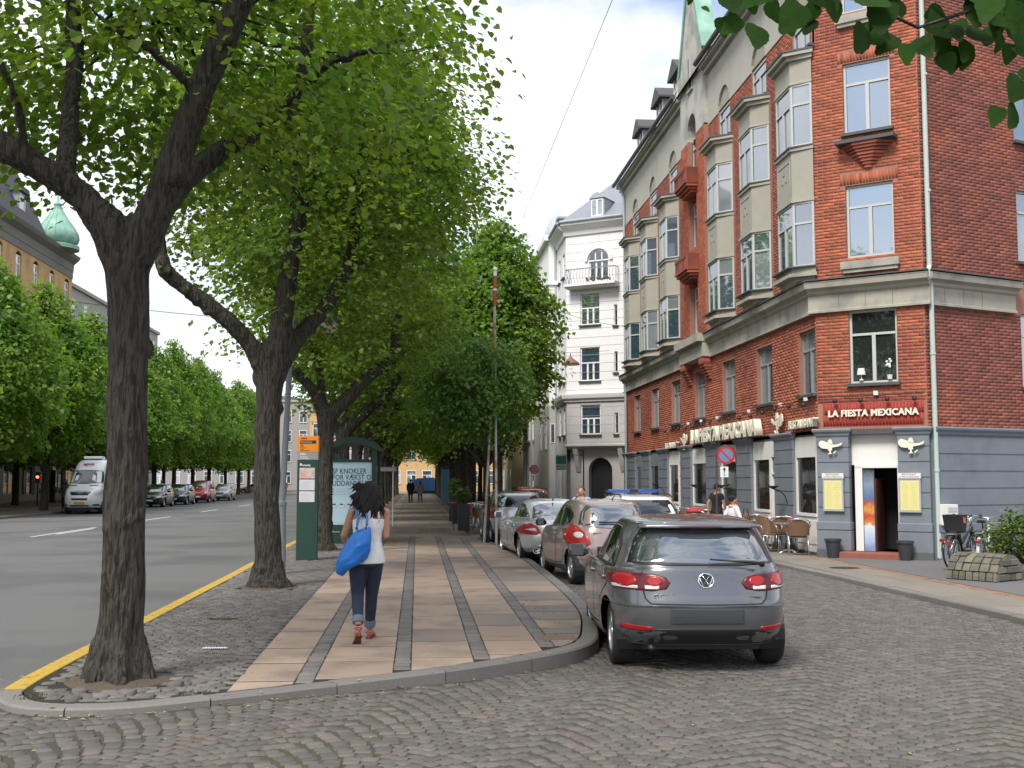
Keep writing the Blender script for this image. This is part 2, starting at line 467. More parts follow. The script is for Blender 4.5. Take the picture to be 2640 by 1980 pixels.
# the street: granite setts laid in segmental arcs
KERB_R = [(7.75, 4.0), (7.74, 14.2), (7.70, 20), (7.62, 24), (7.60, 30), (7.60, 40), (7.60, 51)]
W_, P_ = 1.5, 0.102
cc, aa = [], []
a_rot = radians(-24)
ca, sa = cos(a_rot), sin(a_rot)
for u in range(-18, 36):
    for v in range(-110, 390):
        steps = 13
        for k in range(steps):
            t = (k+0.5+(0.5 if v % 2 else 0))/steps
            if t > 1: t -= 1
            lx = (u+t)*W_
            q = 2*t-1
            ly = v*P_ + 0.42*(1-q*q)
            ang = math.atan2(-2*q*0.42*2, W_)
            x, y = lx*ca-ly*sa, lx*sa+ly*ca+6
            if y < 5.0 or y > 27 or x < -6 or x > 9: continue
            cc.append((x, y)); aa.append(ang+a_rot)
cc = np.array(cc); aa = np.array(aa)
cc += RNG.normal(0, 0.008, cc.shape); aa += RNG.normal(0, 0.06, len(aa))
outp = inset(IS_OHULL, -0.05)
keep = ~inside(outp, cc[:, 0], cc[:, 1]) & (cc[:, 0] > -3.36) & (cc[:, 0] < 7.62) & in_view(cc, 0.12)
cc, aa = cc[keep], aa[keep]
n = len(cc)
stones('cobblestone', cc, aa, RNG.uniform(0.100, 0.114, n), RNG.uniform(0.084, 0.096, n), hump(cc[:, 0], cc[:, 1])+RNG.normal(0, 0.002, n), 0.05, M_cob, cob_base, 300, 'cobblestones', seen=in_view(cc, -0.01), jit=0.06, bev=0.006, tilt=.002)
# further off the stones are too small to tell apart: rough sheet with the stones' grain
m = mat('far_cobbles', (0.145, 0.135, 0.128), 0.85, var=0.2, scale=1.1)
nt = m.node_tree; N, L = nt.nodes, nt.links
vt = N.new('ShaderNodeTexVoronoi'); vt.feature = 'DISTANCE_TO_EDGE'; vt.inputs['Scale'].default_value = 8.0; vt.inputs['Randomness'].default_value = 0.55
g = N.new('ShaderNodeNewGeometry'); L.new(g.outputs['Position'], vt.inputs['Vector'])
cr = N.new('ShaderNodeValToRGB'); cr.color_ramp.elements[0].position = 0.03; cr.color_ramp.elements[1].position = 0.12
cr.color_ramp.elements[0].color = (.42, .45, .3, 1)
L.new(vt.outputs['Distance'], cr.inputs[0])
ml = N.new('ShaderNodeMixRGB'); ml.blend_type = 'MULTIPLY'; ml.inputs[0].default_value = 1
b_ = N['Principled BSDF']; src = b_.inputs['Base Color'].links[0].from_socket
L.new(src, ml.inputs[1]); L.new(cr.outputs[0], ml.inputs[2]); L.new(ml.outputs[0], b_.inputs['Base Color'])
bp = N.new('ShaderNodeBump'); bp.inputs['Strength'].default_value = .6; bp.inputs['Distance'].default_value = .02
L.new(cr.outputs[0], bp.inputs['Height']); L.new(bp.outputs[0], b_.inputs['Normal'])
sheet('far_cobbled_street', [(-3.40, 27.0), (9.0, 27.0), (9.0, 62), (-3.40, 62)], -0.004, m)

# verge with small setts between kerb and promenade, left of the slabs
M_joint2 = M_joint
gx = np.arange(-3.14, -1.56, 0.118); gy = np.arange(8.8, 33.5, 0.112)
GX, GY = np.meshgrid(gx, gy)
GX = GX + (np.arange(len(gy)) % 2)[:, None]*0.055
C = np.stack([GX.ravel(), GY.ravel()], 1); C += RNG.normal(0, 0.006, C.shape)
far = C[:, 1] > 22
keep = inside(inset(IS_HULL, 0.07), C[:, 0], C[:, 1]) & ~(far & (RNG.random(len(C)) < 0.0))
TREES_L = [(-2.48, 9.98), (-2.30, 18.29), (-2.24, 27.6)]
for tx, ty in TREES_L: keep &= np.hypot(C[:, 0]-tx, C[:, 1]-ty) > 0.42+RNG.uniform(0, .16, len(C))
keep &= ~((np.abs(C[:, 0]+2.35) < .16) & (np.abs(C[:, 1]-14.2) < .12))
C = C[keep]; n = len(C)
zt = ISL_Z+RNG.normal(.004, .0025, n)
loose = (C[:, 1] < 10.2) & (RNG.random(n) < .25)
zt = zt + np.where(loose, RNG.uniform(0, .03, n), 0)
stones('sett', C, RNG.normal(0, .05, n)+np.where(loose, RNG.normal(0, .2, n), 0), RNG.uniform(.104, .122, n), RNG.uniform(.098, .110, n), zt, .05, M_sett, prom, 300, 'setts', jit=.06, bev=.007, tilt=.004)
# bare soil rings round the trunks
for i, (tx, ty) in enumerate(TREES_L):
    b = MB(); rings = []
    for r, z in ((.50, -.012), (.42, .002), (.3, .025), (.1, .05)):
        rings.append([(tx+r*cos(a)*(1+.1*sin(3*a+i)), ty+r*sin(a)*(1+.1*sin(3*a+i)), ISL_Z+z) for a in [2*pi*k/24 for k in range(24)]])
    b.loft(rings); obj('soil_ring', b, prom, M_soil, smooth=True)

# slab lanes and the sett strips between them
STR = [-0.93, -0.12, 0.62, 1.33]; SW = 0.165
lanes = [(-1.50, STR[0]-SW/2), (STR[0]+SW/2, STR[1]-SW/2), (STR[1]+SW/2, STR[2]-SW/2), (STR[2]+SW/2, STR[3]-SW/2), (STR[3]+SW/2, 2.3)]
clip = inset(IS_HULL, 0.006)
def slab(poly, z, m, parent, name='slab', th=0.06, bev=0.005, dz=.0015):
    if len(poly) < 3 or abs(area(poly)) < .012: return
    cx = sum(p[0] for p in poly)/len(poly); cy = sum(p[1] for p in poly)/len(poly)
    loc = [(p[0]-cx, p[1]-cy) for p in poly]
    ins = [(x-bev*(1 if x > 0 else -1), y-bev*(1 if y > 0 else -1)) for x, y in loc]
    b = MB(); k = len(loc)
    b.add([(x, y, -th) for x, y in loc]+[(x, y, -bev) for x, y in loc]+[(x, y, 0) for x, y in ins],
          [tuple(range(2*k, 3*k))]+[(i, (i+1) % k, k+(i+1) % k, k+i) for i in range(k)]+[(k+i, k+(i+1) % k, 2*k+(i+1) % k, 2*k+i) for i in range(k)])
    o = obj(name, b, parent, m); o.location = (cx, cy, z+.0015+random.uniform(-dz, dz))
for li, (x0, x1) in enumerate(lanes):
    y = 8.7+random.uniform(0, .6)
    while y < 34.6:
        l = random.choice((0.72, 0.95, 1.1, 1.25)) if li < 4 else random.uniform(.5, 1.0)
        if y > 20: l *= 1.35
        p = convex_clip([(x0, y), (x1, y), (x1, y+l-.055), (x0, y+l-.055)], clip)
        mm = M_slab if li < 4 else (M_slab if random.random() < .35 else M_slabg)
        if li < 4 and random.random() < .10: mm = M_slabg
        slab(p, ISL_Z, mm, prom)
        y += l
C, L_, W2 = [], [], []
for sx in STR:
    y = 8.8
    while y < 34.4:
        l = random.uniform(.10, .2)
        C.append((sx+random.uniform(-.004, .004), y+l/2)); L_.append(SW-.018); W2.append(l-.012); y += l
C = np.array(C); L_, W2 = np.array(L_), np.array(W2)
keep = inside(inset(IS_HULL, .05), C[:, 0], C[:, 1])
C, L_, W2 = C[keep], L_[keep], W2[keep]; n = len(C)
stones('strip_sett', C, RNG.normal(0, .02, n), L_, W2, ISL_Z+.0015+RNG.normal(0, .0015, n), .05, M_strip, prom, 300, 'strip_setts', jit=.04, bev=.008, tilt=.002)
# second promenade beyond the crossing: lanes and strips, then the far paving
for sx in STR:
    b = MB(); b.box(sx-SW/2, sx+SW/2, 41.6, 120, ISL_Z-.03, ISL_Z+.004); obj('sett_strip', b, prom2, M_strip)
for y in (48.5, 58.5, 71):
    b = MB(); b.box(-1.5, 2.2, y, y+.8, ISL_Z-.03, ISL_Z+.008); obj('cross_strip', b, prom2, M_strip)
b = MB(); b.box(-3.2, -1.52, 41.6, 140, ISL_Z-.03, ISL_Z+.004); obj('tree_strip', b, prom2, M_gravel)
b = MB(); b.box(1.6, 4.0, 39, 140, ISL_Z-.03, ISL_Z+.006); obj('tree_strip', b, prom2, M_gravel)
IS2 = resample(ISLAND2, .3); kb = MB()
kerb_run([p for p in IS2 if p[1] < 70], 0.2, ISL_Z+.01, -.03, prom2, M_kerb, seg=4)

# right-hand pavement in front of the red building
RP_Z = 0.06
kr = resample(KERB_R, .3, closed=False)
rp_poly = [(p[0]+.02, p[1]) for p in kr]+[(14, 51), (40, 60), (60, 40), (60, 4)]
rpave = sheet('right_pavement', rp_poly, RP_Z-.012, mat('pave_bed', (.16, .145, .13), .9, var=.3, scale=12), base=-.085)
kerb_run(kr, .16, RP_Z+.006, -.03, rpave, M_kerb, seg=4, inward=-1)
M_pslab = mat('pave_slab', (0.20, 0.175, 0.145), .85, var=.16, scale=30, objv=.1, bump=.25, bscale=150, bdist=.004)
M_pbrick = mat('pave_brick', (0.23, 0.135, 0.08), .85, objv=.25, isl=.25, var=.2, scale=30)
M_ptar = mat('pave_tar', (0.13, 0.127, 0.125), .9, var=.2, scale=40, bump=.3, bscale=150)
y = 5.0
while y < 36:
    l = .8
    for x0, x1 in ((7.92, 8.42), (8.44, 8.94)):
        off = .4 if x0 > 8.3 else 0
        slab([(x0, y+off), (x1, y+off), (x1, y+off+l-.01), (x0, y+off+l-.01)], RP_Z, M_pslab, rpave, 'paving_slab')
    y += l
C = np.array([(8.98+.11*(k % 2)+.04, 8+.112*k*.5) for k in range(380)]); n = len(C)
stones('paving_brick', C, np.zeros(n)+RNG.normal(0, .02, n), np.full(n, .1), np.full(n, .1), np.full(n, RP_Z+.001), .04, M_pbrick, rpave, 300, 'paving_bricks', jit=.03, bev=.004, tilt=.001)
b = MB(); b.add([(9.24, 8, RP_Z-.006), (40, 8, RP_Z-.006), (40, 60, RP_Z-.006), (9.24, 52, RP_Z-.006)], [(0, 1, 2, 3)]); obj('asphalt_strip', b, rpave, M_ptar)
# manhole covers
M_iron = mat('cast_iron', (.09, .07, .06), .6, metal=.5, var=.3, scale=60, bump=.5, bscale=70)
def manhole(x, y, z, r, label):
    b = MB(); b.lathe([(r, -.03), (r, .004), (r*.93, .006), (r*.92, .001), (r*.2, .002), (.01, .006)], 24)
    for k in range(-3, 4):
        w = sqrt(max(.01, (r*.86)**2-(k*r*.24)**2)); b.box(-w, w, k*r*.24-.012, k*r*.24+.012, .001, .007)
    return tag(obj('manhole_cover', b, None, M_iron, loc=(x, y, z)), label, 'manhole cover')
manhole(7.98+.55, 22.4, RP_Z+.003, .3, 'round iron manhole cover in the pavement slabs near the restaurant door')
b = MB(); b.box(-.2, .2, -.13, .13, -.03, .006, bev=.004)
for k in range(-4, 5): b.box(k*.042-.006, k*.042+.006, -.11, .11, .006, .010)
tag(obj('drain_cover', b, None, mat('rust_cover', (.2, .13, .1), .8, var=.4, scale=40), loc=(1.50, 12.25, ISL_Z+.004)), 'square rusty cover set in the paving by the rounded kerb', 'drain cover')

# left-hand pavement across the road with its kerb
lp = sheet('left_pavement', [(-60, -30), (-19.35, -30), (-19.35, 420), (-60, 420)], 0.10, M_gravel, base=-.085)
b = MB(); b.box(-19.35, -19.15, -30, 420, -.05, .115); obj('kerb_line', b, lp, M_kerb)
lm = sheet('lane_markings', [(-12.30, 37.7), (-12.18, 37.7), (-12.18, 45.2), (-12.30, 45.2)], .006, M_white_line)
b = MB()
for y0, y1, x in ((39.5, 44.0, -12.0), (52.2, 58), (66, 71.5), (80, 85.5), (94, 99.5), (110, 115)) if False else ((39.5, 44.0, -12.0), (52.2, 58, -12.15), (66, 71.5, -12.15), (80, 85.5, -12.15), (94, 99.5, -12.15)):
    b.add([(x-.06, y0, .006), (x+.06, y0, .006), (x+.06, y1, .006), (x-.06, y1, .006)], [(0, 1, 2, 3)])
obj('lane_dash', b, lm, M_white_line)
sheet('far_road_end', [(-60, 165), (40, 165), (40, 190), (-60, 190)], .004, M_asph)

# moss and grass tufts in the joints, fallen leaves, a scrap of paper
def tufts(name, pts, z_, hgt, n, m, label, parent=None):
    V, F = [], []
    for (x, y, r, dens) in pts:
        for k in range(int(n*dens)):
            a, d = random.uniform(0, 2*pi), r*sqrt(random.random())
            px, py = x+d*cos(a), y+d*sin(a)*.6; z = z_+(float(hump(px, py)) if z_ < .05 else 0); h = hgt*random.uniform(.4, 1.2); w = .006*random.uniform(.6, 1.8)
            t = random.uniform(0, 2*pi); lean = random.uniform(-1, 1)*h*.8
            b = len(V)
            V += [(px-w*cos(t), py-w*sin(t), z), (px+w*cos(t), py+w*sin(t), z), (px+lean*sin(t), py+lean*cos(t), z+h)]
            F.append((b, b+1, b+2))
    o = obj(name, mesh_np(name, np.array(V), np.array(F), m), parent); o['kind'] = 'stuff'
    if parent is None: tag(o, label, name.replace('_', ' '))
g_pts = [(-2.35, 14.2, .26, 3), (-2.9, 9.3, .22, 2), (-1.75, 9.35, .16, 2), (-1.9, 11.4, .3, 1), (-2.2, 12.2, .5, 1.0), (-2.3, 17.6, .5, 1.2), (-1.62, 10.2, .3, .7)]
for k in range(120): g_pts.append((random.uniform(-3.1, -1.5), random.uniform(9.2, 18), .12, .14))
for k in range(10): g_pts.append((1.5+random.uniform(-.1, .2), 12.0+k*.5, .1, .3))
tufts('grass', g_pts, ISL_Z-.01, .028, 70, M_grass, 'short green grass growing between the setts of the verge')
m_pts = [(-.4, 9.55, .5, 1), (1.1, 10.8, .5, 2.4), (1.9, 11.3, .4, 2)]
for k in range(520): m_pts.append((random.uniform(-3, 7), random.uniform(6, 13), .22, .07))
tufts('moss', m_pts, -.012, .014, 60, M_grass, 'moss and weeds growing in the joints of the cobbles')
V, F = [], []
for k in range(260):
    if k < 130:
        t = random.random(); x, y = (-2.9+t*4.5, 0)
        i = int(t*70)+10
        p = IS_OUT[min(len(IS_OUT)-1, 190+int(t*60))]; x, y = p[0]+random.gauss(0, .12), p[1]-abs(random.gauss(.05, .09)); z = .008
        if inside(IS_OUT, np.array([x]), np.array([y]))[0]: z = ISL_Z+.006
    else:
        x, y, z = random.uniform(-3, 6.5), random.uniform(6.3, 16), .008
        if inside(IS_OUT, np.array([x]), np.array([y]))[0]: z = ISL_Z+.008
    if z < .05: z += float(hump(x, y))
    a, s = random.uniform(0, 2*pi), random.uniform(.008, .026)
    if k >= 130 and random.random() < .75: s *= .5
    b = len(V)
    for dx, dy, dz in ((-1.3, 0, 0), (0, -.45, .15), (1.3, 0, .05), (0, .45, .2)):
        V.append((x+s*(dx*cos(a)-dy*sin(a)), y+s*(dx*sin(a)+dy*cos(a)), z+s*dz))
    F.append((b, b+1, b+2, b+3))
o = obj('fallen_leaves', mesh_np('fallen_leaves', np.array(V), np.array(F), M_yleaf)); tag(o, 'small yellow bracts and leaves fallen along the kerb and on the cobbles', 'fallen leaves', kind='stuff')
b = MB(); b.loft([[(-.12+.01*k, -.03, .004+.01*(k % 2)), (-.12+.01*k, .03, .008+.006*(k % 3 == 0)), (-.12+.01*k, .03, .010+.006*(k % 3 == 0)), (-.12+.01*k, -.03, .006+.01*(k % 2))] for k in range(25)])
tag(obj('paper_scrap', b, None, mat('paper', (.8, .8, .78), .8), loc=(-1.99, 11.72, ISL_Z+.006)), 'white crumpled strip of paper lying on the setts by the near trunk', 'litter')
# ------------------------------------------------------------------ buildings
M_brick = mat('red_brick', (0.42, 0.112, 0.052), 0.82, var=0.22, scale=18, isl=0.30, objv=0.30, col2=(0.30, 0.075, 0.045), c2scale=.5, bump=0.3, bscale=120, bdist=.004)
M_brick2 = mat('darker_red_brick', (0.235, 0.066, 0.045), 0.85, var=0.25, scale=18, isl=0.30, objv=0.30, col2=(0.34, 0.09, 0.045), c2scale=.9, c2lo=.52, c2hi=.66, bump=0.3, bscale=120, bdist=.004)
M_mortar = mat('mortar', (0.31, 0.15, 0.105), 0.95, var=0.25, scale=4)
M_redsign = mat('red_painted_brick', (0.31, 0.042, 0.028), 0.75, var=.35, scale=9, isl=.12)
M_stone = mat('sandstone', (0.36, 0.34, 0.28), 0.9, var=0.2, scale=3, col2=(0.25, 0.24, 0.21), c2scale=1.6, c2lo=.5, c2hi=.7, bump=.3, bscale=60)
M_bay = mat('bay_render', (0.33, 0.315, 0.26), 0.88, var=0.12, scale=2.5, bump=.15, bscale=90)
M_plaster = mat('plaster_cream', (0.42, 0.405, 0.35), 0.9, var=0.12, scale=1.2, col2=(0.33, 0.32, 0.28), c2scale=.8, c2lo=.52, c2hi=.72)
M_blue = mat('bluegrey_paint', (0.168, 0.188, 0.214), 0.6, var=0.14, scale=2.2, col2=(0.135, 0.152, 0.175), c2scale=1.4, c2lo=.52, c2hi=.7, bump=.15, bscale=50)
M_panel = mat('white_panel', (0.72, 0.70, 0.66), 0.55, var=.06, scale=3)
M_frame = mat('window_frame_paint', (0.46, 0.48, 0.45), 0.5, var=.06, scale=6)
M_frameg = mat('window_frame_green_grey', (0.26, 0.29, 0.28), 0.55, var=.08, scale=6)
M_slate = mat('slate', (0.075, 0.072, 0.075), 0.75, var=.3, scale=5, bump=.4, bscale=30)
M_lead = mat('lead_grey', (0.075, 0.08, 0.085), 0.6, metal=.2, var=.2, scale=9)
M_zinc = mat('zinc', (0.36, 0.39, 0.42), 0.55, metal=.15, var=.15, scale=3)
M_copper = mat('copper_verdigris', (0.20, 0.38, 0.30), 0.7, var=.18, scale=3, col2=(.3, .5, .4), c2scale=1.0)
M_pipe = mat('downpipe_paint', (0.42, 0.50, 0.45), 0.5, var=.1, scale=5)
def glass(name, col=(0.03, 0.04, 0.05), rough=0.03, ior=2.1, **k): return mat(name, col, rough, ior=ior, **k)
M_glass = glass('window_glass', (0.05, 0.08, 0.12), var=.5, scale=.8, ior=4.2)
M_glassl = glass('window_glass_curtained', (0.20, 0.23, 0.25), var=.5, scale=1.3, ior=3.4)
M_glassd = glass('shop_glass', (0.018, 0.022, 0.02), ior=1.6)
M_dark = mat('dark_interior', (0.008, 0.008, 0.009), 0.9)
M_black = mat('black_metal', (0.015, 0.015, 0.016), .5)
M_cream = mat('cream_letters', (0.74, 0.70, 0.56), .6)
M_letblack = mat('black_print', (0.015, 0.015, 0.018), .7)

class Frame:
    """a wall: s runs along it, d out of it, z up"""
    def __init__(f, O, e, nrm):
        f.M = Matrix(((e[0], nrm[0], 0, O[0]), (e[1], nrm[1], 0, O[1]), (0, 0, 1, 0), (0, 0, 0, 1)))
        f.O, f.e, f.n = O, e, nrm
        f.rz = math.atan2(-nrm[0], nrm[1]) + pi        # turns a thing that faces -Y so that it faces out of the wall
    def mb(f): return MB(f.M)
    def p(f, s, d, z): return f.M @ Vector((s, d, z))
    def tm(f, s, d, z):
        """text placement, read from outside"""
        x = Vector((f.e[0], f.e[1], 0)); nn = Vector((f.n[0], f.n[1], 0)); zz = Vector((0, 0, 1))
        if x.cross(zz).dot(nn) < 0: x = -x
        p = f.p(s, d, z)
        return Matrix(((x.x, zz.x, nn.x, p.x), (x.y, zz.y, nn.y, p.y), (x.z, zz.z, nn.z, p.z), (0, 0, 0, 1)))

def wall_plate(fr, s0, s1, z0, z1, ops, m, parent, name='wall', d=0.0, reveal=0.16, rm=None, thick=.3):
    ss = sorted({s0, s1, *[min(max(v, s0), s1) for o in ops for v in o[:2]]}); zs = sorted({z0, z1, *[min(max(v, z0), z1) for o in ops for v in o[2:4]]})
    b = fr.mb()
    for i in range(len(ss)-1):
        for j in range(len(zs)-1):
            a, c = (ss[i]+ss[i+1])/2, (zs[j]+zs[j+1])/2
            if ss[i+1]-ss[i] < 1e-4 or zs[j+1]-zs[j] < 1e-4: continue
            if any(o[0] < a < o[1] and o[2] < c < o[3] for o in ops): continue
            b.add([(ss[i], d, zs[j]), (ss[i+1], d, zs[j]), (ss[i+1], d, zs[j+1]), (ss[i], d, zs[j+1])], [(0, 1, 2, 3)])
    for o in ops:
        a0, a1, c0, c1 = o[:4]
        if c1 <= z0+.01 or c0 >= z1-.01: continue
        c0, c1 = max(c0, z0), min(c1, z1)
        q = [(a0, c0), (a1, c0), (a1, c1), (a0, c1)]
        for k in range(4):
            p, r = q[k], q[(k+1) % 4]
            b.add([(p[0], d, p[1]), (r[0], d, r[1]), (r[0], d-reveal, r[1]), (p[0], d-reveal, p[1])], [(0, 1, 2, 3)])
    return obj(name, b, parent, m, world=True)

def brick_rows(fr, s0, s1, z0, z1, ops, course=0.0755, blen=0.247, d=0.008, soldier=()):
    """rectangles (s0,s1,z0,z1) of every brick of a wall with openings"""
    out = []; k = 0; z = z0
    while z < z1-.02:
        zt = min(z+course-.009, z1)
        free = [(s0, s1)]
        for o in ops:
            if o[2]-.03 < (z+zt)/2 < o[3]+.03:
                nf = []
                for a, b_ in free:
                    if o[1] <= a or o[0] >= b_: nf.append((a, b_)); continue
                    if o[0] > a: nf.append((a, o[0]))
                    if o[1] < b_: nf.append((o[1], b_))
                free = nf
        for a, b_ in free:
            x = s0+math.floor((a-s0)/blen)*blen-(blen/2 if k % 2 else 0)
            while x < b_:
                u, w = max(x, a), min(x+blen-.009, b_)
                if w-u > .03: out.append((u, w, z, zt))
                x += blen
        k += 1; z += course
    for (a, b_, c0, c1) in soldier:
        x = a
        while x < b_-.03:
            out.append((x, min(x+.065, b_), c0, c1)); x += .0755
    return out
def brick_mesh(fr, rects, d, name, m, depth=.02):
    R = np.array(rects); n = len(R)
    dd = d+RNG.uniform(-.001, .0015, n)
    V = np.empty((n, 8, 3)); bev = .0016
    for k, (sa, za) in enumerate(((0, 2), (1, 2), (1, 3), (0, 3))):
        V[:, k] = np.stack([R[:, sa], dd-depth, R[:, za]], 1)
        V[:, 4+k] = np.stack([R[:, sa]+(bev if sa == 0 else -bev), dd, R[:, za]+(bev if za == 2 else -bev)], 1)
    M = np.array(fr.M)
    V = V.reshape(-1, 3) @ M[:3, :3].T + M[:3, 3]
    fs = np.array([[4, 5, 6, 7]]+[[k, (k+1) % 4, 4+(k+1) % 4, 4+k] for k in range(4)])
    F = (fs[None]+(np.arange(n)*8)[:, None, None]).reshape(-1, 4)
    return mesh_np(name, V, F, m)
BRICKS = []        # (distance, frame, rect, d, material)
def bricks(fr, rects, m, parent, d=0.0025):
    for r in rects:
        p = fr.p((r[0]+r[1])/2, 0, (r[2]+r[3])/2)
        BRICKS.append((p.length, fr, r, d, m))
def finish_bricks(parent, near=300):
    BRICKS.sort(key=lambda t: t[0])
    full = {}
    cnt = 0; rest = []
    for t in BRICKS:
        p = t[1].p((t[2][0]+t[2][1])/2, 0, (t[2][2]+t[2][3])/2)
        cx = p.x*cos(YAW)+p.y*sin(YAW); cy = -p.x*sin(YAW)+p.y*cos(YAW)
        vis = abs(cx/cy) < .44 and (p.z-CAM_H)/cy < .42
        if cnt < near and vis:
            fr, r, d, m = t[1:5]; cnt += 1
            w = round(r[1]-r[0], 2)
            key = (id(fr), w, id(m), round(r[3]-r[2], 2), d)
            if key not in full: full[key] = brick_mesh(fr, [(0, r[1]-r[0], 0, r[3]-r[2])], d, 'brick', m)
            o = obj('brick', full[key], parent)
            q = fr.p(r[0], 0, r[2])-fr.p(0, 0, 0)
            o.location = q - Vector(parent.location)
        else: rest.append(t)
    groups = {}
    for t in rest: groups.setdefault((id(t[1]), id(t[4]), t[3]), []).append(t)
    Vs = []
    for g in groups.values():
        o = obj('brickwork', brick_mesh(g[0][1], [t[2] for t in g], g[0][3], 'brickwork', g[0][4]), parent, world=True); o['kind'] = 'stuff'

def casement(fr, s0, s1, z0, z1, d, parent, m, g, top=.3, mull=True, name='window', bar=.055, cols=2, rows=None, sillm=None, sill=.09, lights=None):
    """frame bars with transom and mullion as one mesh, each pane a child"""
    b = fr.mb(); t = .05
    b.box(s0, s0+bar, d-t, d, z0, z1); b.box(s1-bar, s1, d-t, d, z0, z1)
    b.box(s0+bar, s1-bar, d-t, d, z0, z0+bar); b.box(s0+bar, s1-bar, d-t, d, z1-bar, z1)
    zt = z1-(z1-z0)*top if top else z1-bar
    if top: b.box(s0+bar, s1-bar, d-t, d+.006, zt-bar/2, zt+bar/2)
    xs = [s0+bar+(s1-s0-2*bar)*k/cols for k in range(cols+1)]
    for x in xs[1:-1]: b.box(x-bar*.75, x+bar*.75, d-t, d+.004, z0+bar, (zt-bar/2) if top else z1-bar)
    w = obj(name, b, parent, m, world=True)
    cells = []
    for k in range(cols): cells.append((xs[k]+(.0 if k == 0 else bar*.75), xs[k+1]-(0 if k == cols-1 else bar*.75), z0+bar, (zt-bar/2) if top else z1-bar))
    if top:
        if lights:
            for k in range(cols):
                cells.append((xs[k], xs[k+1], zt+bar/2, z1-bar))
        else: cells.append((s0+bar, s1-bar, zt+bar/2, z1-bar))
    for c in cells:
        q = fr.mb(); tl = random.uniform(-.006, .006)
        q.add([(c[0], d-.03, c[2]), (c[1], d-.03+tl, c[2]), (c[1], d-.03+tl, c[3]), (c[0], d-.03, c[3])], [(0, 1, 2, 3)])
        obj('pane', q, w, g() if callable(g) else g, world=True)
    if sillm:
        q = fr.mb(); q.box(s0-.06, s1+.06, -.02, .10, z0-.07, z0-.002); obj('sill', q, w, sillm, world=True)
    return w
def rg(): return M_glassl if random.random() < .35 else M_glass

# ---- the red corner house
A = Vector((9.37, 26.05)); B = Vector((11.30, 24.47)); CH = (B-A).length
ce = (B-A)/CH; re = Vector((0.917, 0.399))
FM = Frame(A, (0, 1), (-1, 0)); FC = Frame(A, tuple(ce), (ce.y, -ce.x)); FR = Frame(B, tuple(re), (re.y, -re.x))
LM, LR = 24.9, 9.0
red = thing('corner_house', 'tall red brick corner house with sandstone band, bay windows and blue-grey ground floor', 'building', (9.37, 26.05, 0))
cols = [26.62, 30.13, 33.70, 37.22, 40.78, 44.40, 48.05]
cs = [c-26.05 for c in cols]
HW = .70
# openings
ops_m1 = [(max(c-HW, .08), c+HW-.02, 3.86, 5.42) for c in cs]
ops_up = [(c-.66, c+.66, 12.28, 13.95) for i, c in enumerate(cs) if i != 3]
cen = cs[3]
ops_c = [(cen-.55, cen+.55, 6.75, 8.55), (cen-.55, cen+.55, 9.62, 11.45), (cen-.6, cen+.6, 12.35, 14.2)]
GAB0, GAB1 = cs[3]-1.62, cs[3]+1.55
ops_all = ops_m1+ops_up+ops_c
wall_plate(FM, 0, LM, 2.9, 13.35, ops_m1+[(o[0], o[1], o[2], min(o[3], 13.35)) for o in ops_up]+ops_c[:2]+[(ops_c[2][0], ops_c[2][1], 12.35, 13.35)], M_mortar, red)
bk = []
for (z0, z1) in ((2.98, 5.72), (6.44, 13.30)):
    bk += brick_rows(FM, 0.0, LM, z0, z1, ops_all+[(c-1.02, c+1.02, 6.45, 12.1) for i, c in enumerate(cs) if i != 3])
bricks(FM, bk, M_brick, red)
# centre section stands proud
CP = .16
def rotbox(fr, m, name, *boxes):
    b = fr.mb()
    for x in boxes: b.box(*x)
    return obj(name, b, red, m, world=True)
for (s0, s1) in ((GAB0, ops_c[0][0]), (ops_c[0][1], GAB1)):
    rotbox(FM, M_mortar, 'pier', (s0, s1, 0, CP, 6.44, 13.4))
    bricks(FM, brick_rows(FM, s0, s1, 6.46, 13.38, []), M_brick, red, d=CP+.008)
for z0, z1 in ((8.55, 9.62), (11.45, 12.35)):
    rotbox(FM, M_mortar, 'spandrel', (ops_c[0][0]+.001, ops_c[0][1]-.001, -.1, CP-.05, z0, z1))
    bricks(FM, brick_rows(FM, ops_c[0][0], ops_c[0][1], z0+.02, z1-.02, []), M_brick, red, d=CP-.042)
# chamfer and side wall
ops_ch = [(.78, 1.88, 4.03, 5.73), (.78, 1.88, 6.97, 8.68), (.78, 1.88, 9.93, 11.62), (.78, 1.88, 12.85, 14.55)]
wall_plate(FC, 0, CH, 2.95, 15.6, ops_ch, M_mortar, red)
sold = [(.66, 2.0, 8.70, 8.95), (.66, 2.0, 11.64, 11.9), (.66, 2.0, 14.57, 14.8)]
for (z0, z1) in ((3.60, 5.73), (6.45, 15.5)):
    bricks(FC, brick_rows(FC, 0.005, CH-.005, z0, z1, ops_ch+sold, soldier=[s for s in sold if z0 < s[2] < z1]), M_brick, red)
bricks(FC, brick_rows(FC, 0.13, CH-.07, 3.06, 3.58, [], course=.26, blen=.076), M_redsign, red, d=.0078)
q_ = FC.mb(); q_.box(.125, CH-.065, -.05, .0068, 3.05, 3.585); obj('sign_panel', q_, red, M_redsign, world=True)
ops_r = [(3.22, 4.42, z, z+1.75) for z in (4.0, 7.0, 9.95, 12.9)]
wall_plate(FR, 0, LR, 2.95, 15.6, ops_r, M_mortar, red)
for (z0, z1) in ((3.0, 5.73), (6.45, 15.5)):
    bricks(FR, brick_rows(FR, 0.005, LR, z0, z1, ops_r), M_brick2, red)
finish_bricks(red)
